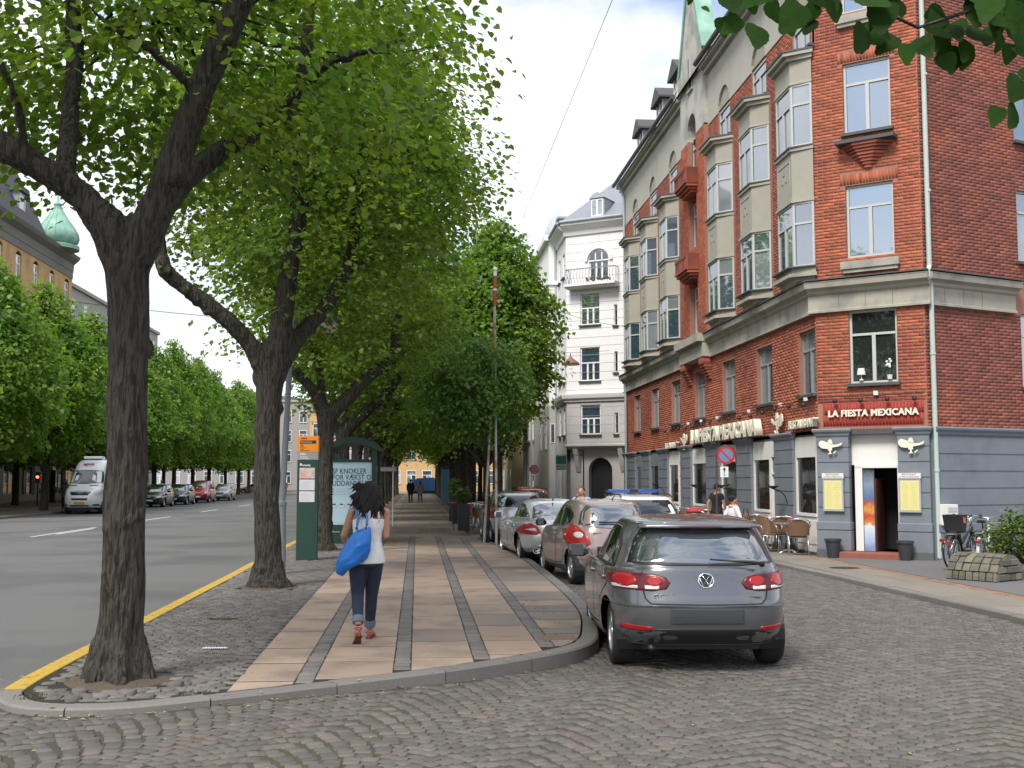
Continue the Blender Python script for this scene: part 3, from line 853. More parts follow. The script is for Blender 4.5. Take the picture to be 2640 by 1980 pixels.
# chamfer windows
def wd(fr, o, **k): return casement(fr, o[0], o[1], o[2], o[3], -.07, red, k.pop('m', M_frame), k.pop('g', rg), **k)
wd(FC, ops_ch[0], top=.33, g=M_glassd, sillm=M_lead)
wd(FC, ops_ch[1], top=.30, g=M_glass); wd(FC, ops_ch[2], top=.30, g=M_glass, sillm=M_lead); wd(FC, ops_ch[3], top=.30, g=M_glass)
for o in ops_r: wd(FR, o, top=.3, sillm=M_lead)
for z in (6.88, 12.76): rotbox(FC, M_stone, 'sill_stone', (.66, 2.0, -.05, .13, z-.18, z), (.70, 1.96, -.05, .09, z-.27, z-.18))
b = FC.mb()   # stepped brick corbel under the third-floor window
b.box(.64, 2.02, 0, .34, 9.62, 9.70)
obj('ledge', b, red, M_lead, world=True)
for k in range(8):
    w = .62-.07*k; dd = .30-.033*k
    b = FC.mb(); b.prism([(1.33-w, 0.0), (1.33-w*.45, dd), (1.33+w*.45, dd), (1.33+w, 0.0)], 9.55-.072*k, 9.615-.072*k)
    obj('corbel_course', b, red, M_brick2, world=True)
# sandstone band, cornices
for fr, s0, s1 in ((FM, -.02, LM), (FC, -.04, CH+.04), (FR, -.02, 3.0)):
    b = fr.mb(); pf = [(0, 5.73), (.10, 5.73), (.10, 5.78), (.06, 5.80), (.06, 6.14), (.12, 6.18), (.14, 6.24), (.26, 6.30), (.28, 6.40), (.30, 6.44), (.05, 6.47), (0, 6.47)]
    rings = [[(s, d, z) for d, z in pf] for s in (s0-(.12 if fr is FC else 0), s1+(.12 if fr is FC else 0))]
    b.loft(rings); obj('stone_band', b, red, M_stone, world=True)
    b = fr.mb(); b.box(s0-(.12 if fr is FC else 0), s1+(.12 if fr is FC else 0), 0, .32, 6.47, 6.50); obj('band_flashing', b, red, M_lead, world=True)
    n = int((s1-s0)/.62)
    for k in range(1, n):
        b = fr.mb(); b.box(s0+k*.62-.004, s0+k*.62+.004, .055, .0625, 5.80, 6.14); obj('band_joint', b, red, M_lead, world=True)
b = FM.mb(); b.box(GAB0-.05, GAB1+.05, 0, .34+CP, 6.24, 6.50); b.box(GAB0-.02, GAB1+.02, 0, .16+CP, 5.76, 6.24); obj('stone_band', b, red, M_stone, world=True)
for sc in (GAB0+.3, GAB1-.3):      # stepped brick brackets below the centre section
    for k in range(6):
        b = FM.mb(); b.box(sc-.26, sc+.26, 0, .30-.045*k, 5.60-.095*k-.075, 5.60-.095*k); obj('bracket_course', b, red, M_brick2, world=True)
    b = FM.mb(); b.box(sc-.27, sc+.27, 0, .30, 5.60, 5.76); obj('bracket_head', b, red, M_brick, world=True)
# first-floor windows
for o in ops_m1:
    casement(FM, o[0], o[1], o[2], o[3], -.10, red, M_frameg, lambda: M_glassl if random.random() < .7 else M_glass, top=.30, sillm=M_lead)
# upper arched windows with cream plaster round their heads
zw0, zw1 = 13.30, 15.15
def arch_fill(b, s0, s1, zs, ztop, d0, d1, n=10, spring=None, rise=None):
    """plate between an arch head and a straight top"""
    c, r = (s0+s1)/2, (s1-s0)/2; rise = r if rise is None else rise
    pts = [(c-r*cos(pi*k/n), zs+rise*sin(pi*k/n)) for k in range(n+1)]
    for k in range(n):
        p, q = pts[k], pts[k+1]
        b.add([(p[0], d1, p[1]), (q[0], d1, q[1]), (q[0], d1, ztop), (p[0], d1, ztop), (p[0], d0, p[1]), (q[0], d0, q[1])], [(0, 1, 2, 3), (0, 1, 5, 4)])
last = -0.0
segs = []
ups = [(c-.66, c+.66) for i, c in enumerate(cs) if i != 3]+[(GAB0, GAB1)]
ups.sort(); x = 0.0
for a, c in ups:
    segs.append((x, a)); x = c
segs.append((x, LM))
for a, c in segs:
    if c > a: b = FM.mb(); b.box(a, c, -.1, .022, zw0, zw1); obj('plaster_frieze', b, red, M_plaster, world=True)
for o in ops_up: b = FM.mb(); arch_fill(b, o[0], o[1], 13.30, zw1, -.16, .022); obj('arch_spandrel', b, red, M_plaster, world=True)
for o in ops_up:
    w = casement(FM, o[0], o[1], o[2], 13.30, -.035, red, M_frame, M_glass, top=.32)
    q = FM.mb(); c = (o[0]+o[1])/2; q.prism([(c-.66*cos(pi*k/12), 13.30+.66*sin(pi*k/12)) for k in range(13)], -.16, -.045, 'xz'); obj('fanlight', q, w, M_bay, world=True)
    rotbox(FM, M_lead, 'sill_flashing', (o[0]-.06, o[1]+.06, -.05, .08, 12.22, 12.28))
casement(FM, ops_c[0][0], ops_c[0][1], ops_c[0][2], 8.30, -.02, red, M_frame, M_glass, top=.3)
casement(FM, ops_c[1][0], ops_c[1][1], ops_c[1][2], 11.2, -.02, red, M_frame, M_glass, top=.3)
casement(FM, ops_c[2][0], ops_c[2][1], ops_c[2][2], 13.5, -.02, red, M_frame, M_glass, top=.36)
b = FM.mb()
for o, zt in ((ops_c[0], 8.3), (ops_c[1], 11.2)): arch_fill(b, o[0], o[1], zt-.02, zt+.4, -.1, CP+.003, rise=.22)
obj('segmental_arch', b, red, M_brick, world=True)
# gable of the centre section
b = FM.mb()
gz0, gz1 = 13.35, 18.5
poly = [(GAB0, gz0), (GAB0, 15.9), (cen-.35, gz1), (cen+.35, gz1), (GAB1, 15.9), (GAB1, gz0)]
hole = [(cen-.6, gz0), (cen-.6, 13.55)]+[(cen-.6*cos(pi*k/10), 13.6+.6*sin(pi*k/10)) for k in range(1, 10)]+[(cen+.6, 13.55), (cen+.6, gz0)]
outline = [(GAB0, gz0)]+hole+[(GAB1, gz0), (GAB1, 15.9), (cen+.35, gz1), (cen-.35, gz1), (GAB0, 15.9)]
b.prism(outline, -.25, CP+.012, 'xz')
obj('gable', b, red, mat('gable_plaster', (0.46, 0.45, 0.40), .92, var=.25, scale=2.2, col2=(.30, .30, .27), c2scale=1.2), world=True)
q = FM.mb(); q.prism([(cen-.22, 15.1)]+[(cen-.22*cos(pi*k/8), 16.1+.22*sin(pi*k/8)) for k in range(9)]+[(cen+.22, 15.1)], CP+.013, CP+.03, 'xz'); obj('attic_window', q, red, M_glass, world=True)
q = FM.mb(); q.box(cen-.30, cen-.22, 0, CP+.05, 15.05, 16.2); q.box(cen+.22, cen+.30, 0, CP+.05, 15.05, 16.2); q.box(cen-.34, cen+.34, 0, CP+.08, 14.98, 15.05); obj('attic_window_frame', q, red, M_stone, world=True)
q = FM.mb()
for s in (-1, 1):
    p0, p1 = (cen+s*1.66, 15.86), (cen+s*.33, 18.56)
    q.prism([p0, (p0[0]+s*.14, p0[1]+.05), (p1[0]+s*.14, p1[1]+.07), p1], -.35, CP+.07, 'xz')
q.box(cen-.42, cen+.42, -.35, CP+.07, 18.5, 18.62)
obj('gable_coping', q, red, M_copper, world=True)
for s in (-1, 1):
    for k in range(9):
        t = k/9; q = FM.mb(); x = cen+s*(1.72-1.33*t); z = 15.98+2.66*t
        q.box(x-.02, x+.02, -.36, CP+.08, z-.02, z+.035); obj('coping_seam', q, red, M_copper, world=True)
q = FM.mb(); q.box(GAB0-.05, GAB0+.42, 0, CP+.08, 15.25, 15.9); q.box(GAB1-.42, GAB1+.05, 0, CP+.08, 15.25, 15.9); obj('kneeler', q, red, M_stone, world=True)
# pierced brick balconies of the centre section
for z in (8.72, 11.62):
    for k in range(3):
        q = FM.mb(); q.box(cen-.78+.07*k, cen+.78-.07*k, CP-.05, CP+.40-.09*k, z-.09*(k+1), z-.09*k-.012); obj('balcony_corbel', q, red, M_brick2, world=True)
    q = FM.mb(); q.box(cen-.80, cen+.80, CP+.36, CP+.46, z, z+.10); q.box(cen-.80, cen+.80, CP+.36, CP+.46, z+.42, z+.54)
    for k in range(8):
        x = cen-.76+k*.21; q.box(x-.045, x+.045, CP+.37, CP+.45, z+.10, z+.42)
    q.box(cen-.80, cen-.70, CP, CP+.36, z, z+.54); q.box(cen+.70, cen+.80, CP, CP+.36, z, z+.54)
    obj('brick_balcony', q, red, M_brick2, world=True)
for z in (9.35, 6.9): pass
# bay windows
def bay(c):
    hw, fwid, pj = .95, .56, .40
    P = [(c-hw, 0), (c-fwid, pj), (c+fwid, pj), (c+hw, 0)]
    def off(k): return [(c-hw-k*.6, 0), (c-fwid-k*.5, pj+k), (c+fwid+k*.5, pj+k), (c+hw+k*.6, 0)]
    bayo = FM.mb(); bayo.prism(P, 8.52, 9.72); body = obj('bay_window', bayo, red, M_bay, world=True)
    bayo = FM.mb(); bayo.prism(P, 11.42, 11.95); obj('bay_head', bayo, body, M_bay, world=True)
    for z0, z1, k in ((8.46, 8.52, .05), (9.72, 9.80, .05), (11.36, 11.42, .03), (11.95, 12.05, .10), (12.05, 12.14, .20), (6.72, 6.86, .05), (6.64, 6.72, .14)):
        q = FM.mb(); q.prism(off(k), z0, z1); obj('moulding', q, body, M_stone, world=True)
    for z0, z1, k in ((12.14, 12.18, .23), (9.80, 9.83, .08), (6.86, 6.89, .16)):
        q = FM.mb(); q.prism(off(k), z0, z1); obj('flashing', q, body, M_lead, world=True)
    q = FM.mb(); rings = []
    for z, k in ((6.64, 1.0), (6.55, .95), (6.45, .7), (6.38, .5)):
        rings.append([(c-hw*k, 0, z), (c-fwid*k, pj*k, z), (c+fwid*k, pj*k, z), (c+hw*k, 0, z)])
    q.loft(rings[::-1]); obj('corbel', q, body, M_stone, world=True)
    # raised panel lines on the parapet
    q = FM.mb()
    q.box(c-.44, c+.44, pj, pj+.014, 9.50, 9.525); q.box(c-.44, c-.42, pj, pj+.014, 8.7, 9.5); q.box(c+.42, c+.44, pj, pj+.014, 8.7, 9.5)
    q.box(c-.10, c+.10, pj, pj+.014, 9.28, 9.30); q.box(c-.10, c-.08, pj, pj+.014, 9.1, 9.28); q.box(c+.08, c+.10, pj, pj+.014, 9.1, 9.28)
    q.box(c-.2, c-.08, pj, pj+.014, 9.08, 9.10); q.box(c+.08, c+.2, pj, pj+.014, 9.08, 9.10)
    obj('panel_relief', q, body, M_stone, world=True)
    for z0, z1 in ((6.89, 8.46), (9.83, 11.36)):
        for k in range(3):
            a, b2 = Vector(P[k]), Vector(P[k+1]); e = (b2-a); L = e.length; e /= L
            O = FM.p(a.x, a.y, 0); E = FM.M.to_3x3() @ Vector((e.x, e.y, 0)); Nn = FM.M.to_3x3() @ Vector((-e.y, e.x, 0))
            fr = Frame((O.x, O.y), (E.x, E.y), (Nn.x, Nn.y))
            casement(fr, .01, L-.01, z0, z1, .0, red, M_frame, rg, top=.33, cols=2 if k == 1 else 1, bar=.05)
for i, c in enumerate(cs):
    if i != 3: bay(c+(.32 if i == 0 else .12))
# eaves, gutter, roof, dormers
q = FM.mb()
for a, c in ((-.05, GAB0-.02), (GAB1+.02, LM+.15)):
    q.box(a, c, 0, .30, 15.15, 15.28); q.box(a, c, 0, .16, 15.0, 15.15)
obj('eaves', q, red, M_plaster, world=True)
q = FM.mb()
for a, c in ((-.05, GAB0-.02), (GAB1+.02, LM+.25)): q.tube([(a, .42, 15.33), (c, .42, 15.33)], .085, 8)
obj('gutter', q, red, M_lead, world=True)
q = FM.mb()
def roofquad(a, c): q.add([(a, .32, 15.30), (c, .32, 15.30), (c, -2.6, 19.0), (a, -2.6, 19.0)], [(0, 1, 2, 3)])
roofquad(-.3, LM+.1)
q.add([(LM+.1, .32, 15.3), (LM+.1, -2.6, 19.0), (LM+.1, -6, 15.3)], [(0, 1, 2)])
roof = obj('roof', q, red, M_slate, world=True)
for s in (cs[1]-.4, cs[2]-1.2, cs[4]+.2, cs[5]-.3, cs[6]+.1):
    q = FM.mb(); q.box(s-.62, s+.62, -1.6, -.28, 15.5, 17.0); dm = obj('dormer', q, roof, M_zinc, world=True)
    q = FM.mb(); q.prism([(s-.85, 16.98), (s, 17.55), (s+.85, 16.98), (s+.85, 16.9), (s-.85, 16.9)], -1.9, -.05, 'xz'); obj('dormer_roof', q, roof, M_slate, world=True)
    q = FM.mb(); q.box(s-.5, s+.5, -.278, -.26, 15.7, 16.85); obj('dormer_window', q, roof, M_glassl, world=True)
    q = FM.mb(); q.box(s-.56, s-.5, -.278, -.23, 15.65, 16.9); q.box(s+.5, s+.56, -.278, -.23, 15.65, 16.9); q.box(s-.03, s+.03, -.278, -.23, 15.65, 16.9); q.box(s-.5, s+.5, -.278, -.235, 16.35, 16.4); obj('dormer_frame', q, roof, M_panel, world=True)
# mass behind the fronts
q = MB(); q.prism([(10.3, 27.2), (11.7, 26.0), (19.4, 29.3), (19.4, 50.9), (10.3, 50.9)], .2, 15.2); obj('core', q, red, M_dark, world=True)
q = FM.mb(); q.box(LM-.0, LM+.02, -8, 0, 0, 15.3); obj('end_wall', q, red, M_brick2, world=True)
# downpipes
q = MB(); p = FR.p(.13, .09, 0)
q.tube([(p.x, p.y, .1), (p.x, p.y, 6.2), (p.x-.12, p.y-.14, 6.35), (p.x-.12, p.y-.14, 6.45), (p.x-.02, p.y, 6.62), (p.x-.02, p.y, 15.4)], .055, 10)
for z in (2.0, 4.6, 8.3, 11.0, 13.5): q.tube([(p.x, p.y, z), (p.x, p.y, z+.06)], .068, 10)
obj('downpipe', q, red, M_pipe, world=True)
q = MB(); p = FM.p(LM-.62, .09, 0); q.tube([(p.x, p.y, .1), (p.x, p.y, 14.6), (p.x-.25, p.y, 15.2)], .055, 8); obj('downpipe', q, red, M_zinc, world=True)
# ground floor: blue-grey rusticated piers, shop windows in white frames
def rustic(fr, s0, s1, name='pier', cap=True, side=.12, d=.075):
    q = fr.mb()
    z = .84; zs = []
    while z < 2.78: zs.append(z); z += .345
    q.box(s0, s1, -side, d-.018, .06, 2.95)
    for a in zs: q.box(s0-.004, s1+.004, -side+.003, d, a+.012, min(a+.333, 2.80))
    o = obj(name, q, red, M_blue, world=True)
    q = fr.mb(); q.box(s0-.03, s1+.03, -side, d+.05, .66, .86, bev=.02); q.box(s0-.03, s1+.03, -side, d+.035, .02, .66); obj('plinth', q, o, M_blue, world=True)
    q = fr.mb(); q.loft([[(s0-k, -side, z), (s1+k, -side, z), (s1+k, d+k, z), (s0-k, d+k, z)] for z, k in ((2.80, .0), (2.84, .03), (2.88, .04), (2.93, .08), (2.97, .09), (3.0, .07))])
    obj('capital', q, o, M_blue, world=True)
    q = fr.mb(); q.box(s0-.035, s1+.035, -.1, d+.05, 0, .22); obj('footing', q, o, mat('footing_grey', (.1, .105, .11), .9, var=.3, scale=9) if 'footing_grey' not in MATS else MATS['footing_grey'], world=True)
    return o
sh = lambda y: y-26.05
piers = [(27.75, 29.2), (31.32, 32.75), (34.72, 36.3), (38.42, 39.9), (42.05, 43.6), (45.4, 46.9), (48.4, 50.95)]
for a, c in piers: rustic(FM, sh(a), sh(c))
rustic(FC, -.02, .72); rustic(FC, 1.84, CH+.03)
q = FR.mb(); q.box(.06, LR, -.1, .085, .06, 2.95)
o = obj('wall', q, red, M_blue, world=True)
z = .86
while z < 2.78:
    q = FR.mb(); q.box(.18, LR, .08, .10, z+.012, min(z+.37, 2.8)-.012); obj('rusticated_course', q, o, M_blue, world=True); z += .385
q = FR.mb(); q.box(.1, LR, 0, .16, .66, .86, bev=.02); q.box(.1, LR, 0, .135, .02, .66); obj('plinth', q, red, M_blue, world=True)
q = FR.mb(); q.loft([[(.1, 0, z), (LR, 0, z), (LR, .1+k, z), (.1, .1+k, z)] for z, k in ((2.80, .0), (2.84, .03), (2.88, .04), (2.93, .08), (2.97, .09), (3.0, .07))]); obj('cornice', q, red, M_blue, world=True)
# lintel band behind the shop heads
q = FM.mb(); q.box(0, LM, -.3, .0, 2.86, 3.0); obj('lintel', q, red, M_lead, world=True)
def shop(a, c, door=None, dark=False, depth=-.04):
    s0, s1 = sh(a), sh(c); d = depth
    q = FM.mb()
    q.box(s0, s1, d-.05, d+.03, 2.42, 2.86)          # head panel
    o = obj('shopfront', q, red, M_panel if not dark else M_blue, world=True)
    w0, w1 = s0, s1
    if door:
        if door > 0: w1 = s1-door; d0, d1 = w1, s1
        else: w0 = s0-door; d0, d1 = s0, w0
        q = FM.mb(); q.box(d0+.04, d0+.10, d-.06, d+.03, .15, 2.42); q.box(d1-.10, d1-.03, d-.06, d+.03, .15, 2.42); q.box(d0+.1, d1-.1, d-.05, d+.02, 1.96, 2.02); obj('door_frame', q, o, M_panel, world=True)
        q = FM.mb(); q.box(d0+.1, d1-.1, d-.24, d-.20, .1, 1.96); obj('shop_door', q, o, M_dark, world=True)
        q = FM.mb(); q.add([(d0+.1, d-.02, 2.02), (d1-.1, d-.02, 2.02), (d1-.1, d-.02, 2.4), (d0+.1, d-.02, 2.4)], [(0, 1, 2, 3)]); obj('pane', q, o, M_glassd, world=True)
    q = FM.mb(); q.box(w0, w0+.07, d-.05, d+.03, .95, 2.42); q.box(w1-.07, w1, d-.05, d+.03, .95, 2.42); q.box(w0+.07, w1-.07, d-.05, d+.03, 2.36, 2.42); q.box(w0+.07, w1-.07, d-.05, d+.05, .95, 1.02)
    f = obj('window_frame', q, o, M_panel if not dark else M_blue, world=True)
    q = FM.mb(); q.add([(w0+.07, d-.01, 1.02), (w1-.07, d-.01, 1.02), (w1-.07, d-.01, 2.36), (w0+.07, d-.01, 2.36)], [(0, 1, 2, 3)]); obj('pane', q, o, M_glassd, world=True)
    q = FM.mb(); q.box(w0, w1, d-.05, d+.02, .12, .95); q.box(w0+.08, w1-.08, d+.02, d+.035, .3, .85); obj('stall_riser', q, o, M_panel if not dark else M_blue, world=True)
    q = FM.mb(); q.box(w0, w1, d-.05, d+.06, .02, .12); obj('plinth', q, o, MATS['footing_grey'], world=True)
    return o
shop(26.25, 27.75); shop(29.2, 31.32, door=-.62); shop(32.75, 34.72); shop(36.3, 38.42); shop(39.9, 42.05, door=-.62); shop(43.6, 45.4, dark=True); shop(46.9, 48.4, dark=True)
# corner door
q = FC.mb(); q.box(.72, 1.84, -.34, -.16, 2.16, 2.86); dr = obj('entrance', q, red, M_panel, world=True)
q = FC.mb(); q.box(.72, 1.84, -.3, .06, 2.86, 2.98); obj('lintel', q, dr, M_lead, world=True)
q = FC.mb(); q.box(.80, .97, -.22, -.10, .20, 2.12); q.box(1.77, 1.84, -.22, -.10, .20, 2.12); q.box(.80, 1.84, -.22, -.10, 2.09, 2.16); obj('door_frame', q, dr, M_panel, world=True)
q = FC.mb(); q.box(.98, 1.77, -1.2, -1.15, .2, 2.1); q.box(.66, .72, -.4, .05, .2, 2.9); obj('dark_hall', q, dr, M_dark, world=True)
q = FC.mb(); q.box(1.22, 1.27, -.75, -.14, .2, 1.85); obj('door_leaf', q, dr, mat('mahogany', (.07, .018, .012), .4), world=True)
q = FC.mb(); q.add([(.98, -.15, .2), (1.23, -.15, .2), (1.23, -.15, 2.08), (.98, -.15, 2.08)], [(0, 1, 2, 3)])
m = mat('poster_door', (.2, .27, .4), .35)
nt = m.node_tree; N, L = nt.nodes, nt.links
tcx = N.new('ShaderNodeNewGeometry'); sx = N.new('ShaderNodeSeparateXYZ'); L.new(tcx.outputs['Position'], sx.inputs[0])
mr = N.new('ShaderNodeMapRange'); mr.inputs[1].default_value = .2; mr.inputs[2].default_value = 2.1; L.new(sx.outputs['Z'], mr.inputs[0])
crp = N.new('ShaderNodeValToRGB'); crp.color_ramp.interpolation = 'LINEAR'
els = [(0, (.16, .24, .42)), (.2, (.45, .55, .68)), (.30, (.62, .66, .70)), (.33, (.55, .24, .05)), (.42, (.5, .05, .03)), (.50, (.6, .3, .06)), (.58, (.4, .06, .04)), (.63, (.08, .14, .3)), (.8, (.2, .27, .34)), (1, (.03, .03, .035))]
while len(crp.color_ramp.elements) < len(els): crp.color_ramp.elements.new(.5)
for e, (p_, c_) in zip(crp.color_ramp.elements, els): e.position = p_; e.color = (*c_, 1)
nz = N.new('ShaderNodeTexNoise'); nz.inputs['Scale'].default_value = 9; L.new(tcx.outputs['Position'], nz.inputs['Vector'])
ad = N.new('ShaderNodeMath'); ad.operation = 'MULTIPLY_ADD'; ad.inputs[1].default_value = .16; L.new(nz.outputs['Fac'], ad.inputs[0]); L.new(mr.outputs[0], ad.inputs[2])
sb = N.new('ShaderNodeMath'); sb.operation = 'SUBTRACT'; sb.inputs[1].default_value = .08; L.new(ad.outputs[0], sb.inputs[0])
L.new(sb.outputs[0], crp.inputs[0]); L.new(crp.outputs[0], N['Principled BSDF'].inputs['Base Color'])
obj('door_poster', q, dr, m, world=True)
q = FC.mb(); q.box(.40, 1.92, -.3, .36, .03, .19, bev=.02); obj('doorstep', q, dr, mat('red_step', (.25, .085, .06), .85, var=.25, scale=8), world=True)
# lettering
put_text('LA FIESTA MEXICANA', .205, M_cream, red, Matrix.Translation(-Vector(red.location)) @ FC.tm(1.29, .055, 3.34), extrude=.018, bold=.008, name='sign_lettering')
def addw(o): return o
T0 = Matrix.Translation(-Vector(red.location))
put_text('LA FIESTA MEXICANA', .58, M_cream, red, T0 @ FM.tm(sh(33.9), .16, 3.22), extrude=.10, bold=.03, name='sign_lettering', squeeze=1.18)
put_text('RESTAURANT', .27, M_cream, red, T0 @ FM.tm(sh(26.83), .10, 3.16), extrude=.06, bold=.012, name='sign_lettering', squeeze=1.05)
put_text('RESTAURANT', .27, M_cream, red, T0 @ FM.tm(sh(41.05), .10, 3.06), extrude=.06, bold=.012, name='sign_lettering', squeeze=1.05)
def emblem(fr, s, z, k, d):
    q = fr.mb(); h = lambda pts: [(s+x*k, z+y*k) for x, y in pts]
    q.prism(h([(-1.02, -.04), (-1.04, .18), (-.94, .36), (-.76, .42), (-.52, .34), (-.22, .20), (0, .10), (.42, .02), (.74, .07), (1.06, .22), (1.02, .02), (.66, -.14), (.1, -.24), (-.4, -.34), (-.82, -.26)]), d, d+.03, 'xz')
    q.prism(h([(-.26, .16), (-.16, .42), (-.08, .50), (.06, .50), (.14, .40), (.22, .08)]), d+.002, d+.04, 'xz')
    q.prism(h([(-.22, -.27), (.16, -.23), (.15, -.44), (.05, -.50), (.06, -.70), (.18, -.78), (-.2, -.80), (-.2, -.72), (-.09, -.70), (-.10, -.50), (-.24, -.44)]), d, d+.03, 'xz')
    q.prism(h([(.24, -.66), (.50, -.50), (.54, -.56), (.30, -.76)]), d, d+.03, 'xz')
    return obj('sombrero_emblem', q, red, M_cream, world=True)
emblem(FC, .33, 2.62, .26, .13); emblem(FC, 2.16, 2.62, .27, .13)
emblem(FM, sh(28.75), 3.32, .44, .10); emblem(FM, sh(39.1), 3.20, .44, .10)
# string of lamps above the signs
q = MB(); pts = []
for k in range(60):
    s = k*.27+.1
    if s < 16: pts.append(FM.p(s, .09, 3.72-.03*sin(k*1.3)))
q.tube(pts, .012, 5)
for p_ in pts[::4]: q.tube([p_, p_+Vector((-.1, 0, -.03)), p_+Vector((-.2, 0, -.12))], .012, 5); q.ball((p_.x-.22, p_.y, p_.z-.14), .055, 8, 6)
pts2 = [FC.p(.05+k*.2, .08, 3.74-.01*(k % 2)) for k in range(13)]
q.tube(pts2, .010, 5)
for p_ in pts2[2::3]: q.ball((p_.x-.03, p_.y-.04, p_.z-.10), .055, 8, 6)
obj('lamp_string', q, red, M_black, world=True)
q = FC.mb(); q.box(1.33, 1.43, .02, .07, 3.74, 3.84); obj('junction_box', q, red, M_panel, world=True)
for s in (.5, 2.4, 5.2, 8.6, 10.6, 12.4):
    q = FM.mb(); q.box(s-.04, s+.04, .08, .16, 3.70, 3.78); obj('junction_box', q, red, M_panel, world=True)
# wall torches on the piers
for y in (28.0, 32.9, 36.2, 42.2):
    q = MB(); p_ = FM.p(sh(y)+.1, .10, 0)
    q.tube([(p_.x, p_.y, 1.25), (p_.x-.06, p_.y, 1.42), (p_.x-.2, p_.y, 1.55), (p_.x-.34, p_.y, 1.58)], .014, 6)
    q.lathe([(.02, 1.58), (.05, 1.60), (.15, 1.66), (.15, 1.67), (.02, 1.64)], 12, M=T(p_.x-.36, p_.y, 0))
    tag(obj('wall_torch', q, None, M_black), 'black iron torch bowl on the pier %s' % {28.0: 'nearest the corner door', 32.9: 'between second and third shop windows', 36.2: 'behind the no parking sign', 42.2: 'farthest along the restaurant front'}[y], 'wall torch', 'iron torches along the restaurant')
# menu boxes
def menu(s, label):
    t = thing('menu_board', label, 'menu board', FC.p(s, .12, 1.1), FC.rz)
    b = MB(); b.box(-.24, .24, -.03, .02, 0, .74); obj('case', b, t, M_zinc)
    b = MB(); b.box(-.205, .205, -.036, -.031, .04, .70); obj('menu_page', b, t, mat('menu_paper', (.66, .60, .25), .5) if 'menu_paper' not in MATS else MATS['menu_paper'])
    b = MB()
    for c in (-.1, .1):
        for k in range(13):
            w = random.uniform(.04, .085)
            b.box(c-w, c+w, -.0375, -.0365, .63-.044*k, .634-.044*k)
    obj('print', b, t, mat('menu_print', (.36, .32, .13), .7) if 'menu_print' not in MATS else MATS['menu_print'])
    b = MB(); b.box(-.25, .25, -.05, .02, .75, .87); obj('header', b, t, M_panel)
    put_text('RESTAURANT', .052, M_letblack, t, upright(0, -.052, .838), .001); put_text('LA FIESTA MEXICANA', .046, M_letblack, t, upright(0, -.052, .785), .001)
menu(.37, 'yellow menu in a silver case on the pier left of the corner door')
menu(2.10, 'yellow menu in a silver case on the pier right of the corner door')
# things behind the first-floor corner window
t = thing('table_lamp', 'small white table lamp standing in the corner window above the door', 'lamp', FC.p(1.03, -.05, 4.1))
b = MB(); b.lathe([(.05, 0), (.05, .02), (.015, .04), (.015, .14)], 10); obj('base', b, t, M_panel)
b = MB(); b.lathe([(.10, .13), (.075, .28)], 12); obj('lamp_shade', b, t, M_panel)
t = thing('orchid', 'white potted orchid standing in the corner window above the door', 'plant', FC.p(1.68, -.05, 4.1))
b = MB(); b.lathe([(.05, 0), (.065, .1)], 10); obj('pot', b, t, M_panel)
b = MB(); b.tube([(0, 0, .1), (.02, 0, .25), (-.02, 0, .42)], .006, 5); obj('stem', b, t, M_grass)
b = MB(); [b.ball((random.uniform(-.08, .05), random.uniform(-.02, .02), random.uniform(.26, .46)), .032, 6, 4) for _ in range(9)]; obj('flowers', b, t, M_panel)
# mailbox and buckets, by the door
t = thing('mailbox', 'white metal letter box on the blue-grey wall beside the downpipe', 'letter box', FR.p(.32, .22, .82), FR.rz)
b = MB(); b.box(-.18, .16, -.12, .12, 0, .46, bev=.006); obj('box', b, t, M_panel)
b = MB(); b.box(-.15, .13, -.13, -.121, .30, .40); obj('flap', b, t, M_frame)
M_bucket = mat('bucket_grey', (.035, .037, .04), .6, var=.2, scale=20)
def bucket(p, label):
    b = MB(); b.lathe([(.12, 0), (.17, .36), (.19, .37), (.19, .42), (.165, .42), (.115, .02)], 18, caps=False); b.lathe([(.12, .0), (.115, .02)], 18)
    return tag(obj('bucket', b, None, M_bucket, loc=p), label, 'bucket')
p_ = FC.p(.42, .38, RP_Z); bucket(p_, 'dark grey bucket standing left of the doorstep')
p_ = FC.p(2.02, .34, RP_Z); bucket(p_, 'dark grey bucket standing right of the doorstep, below the menu')
# ------------------------------------------------------------------ the white house beyond the red one
M_wwhite = mat('white_stucco', (0.80, 0.79, 0.78), 0.85, var=0.08, scale=1.5)
M_wgrey = mat('grey_stucco', (0.50, 0.485, 0.465), 0.85, var=0.14, scale=1.8)
M_wframe = mat('white_window_paint', (0.82, 0.82, 0.80), .5)
WR, WL = Vector((9.75, 53.0)), Vector((7.2, 54.7)); WLen = (WL-WR).length; we = (WL-WR)/WLen
FW = Frame(WR, tuple(we), (-we.y, we.x)); FL = Frame(WL, (0, 1), (-1, 0))
white = thing('white_apartment_house', 'white stuccoed house with a slate roof, iron balcony and grey lower storeys', 'building', (9.0, 55.0, 0))
opsF = [(1.27, 2.32, 3.98, 5.40), (1.28, 2.33, 6.55, 8.17), (1.27, 2.31, 9.26, 10.78), (.80, 1.83, 11.35, 12.35)]
smallF = [(.36, .54, z, z+1.0) for z in (3.98, 6.9, 9.15)]
def wplate(fr, s0, s1, ops, name='wall'):
    wall_plate(fr, s0, s1, 5.62, 14.0, ops, M_wwhite, white, name, reveal=.14)
    wall_plate(fr, s0, s1, 3.3, 5.62, ops, M_wgrey, white, name, reveal=.14)
wplate(FW, 0, WLen, opsF+smallF)
for o in opsF[:3]: casement(FW, o[0], o[1], o[2], o[3], -.06, white, M_wframe, M_glass, top=.46, cols=3, bar=.06, lights=True, sillm=M_lead)
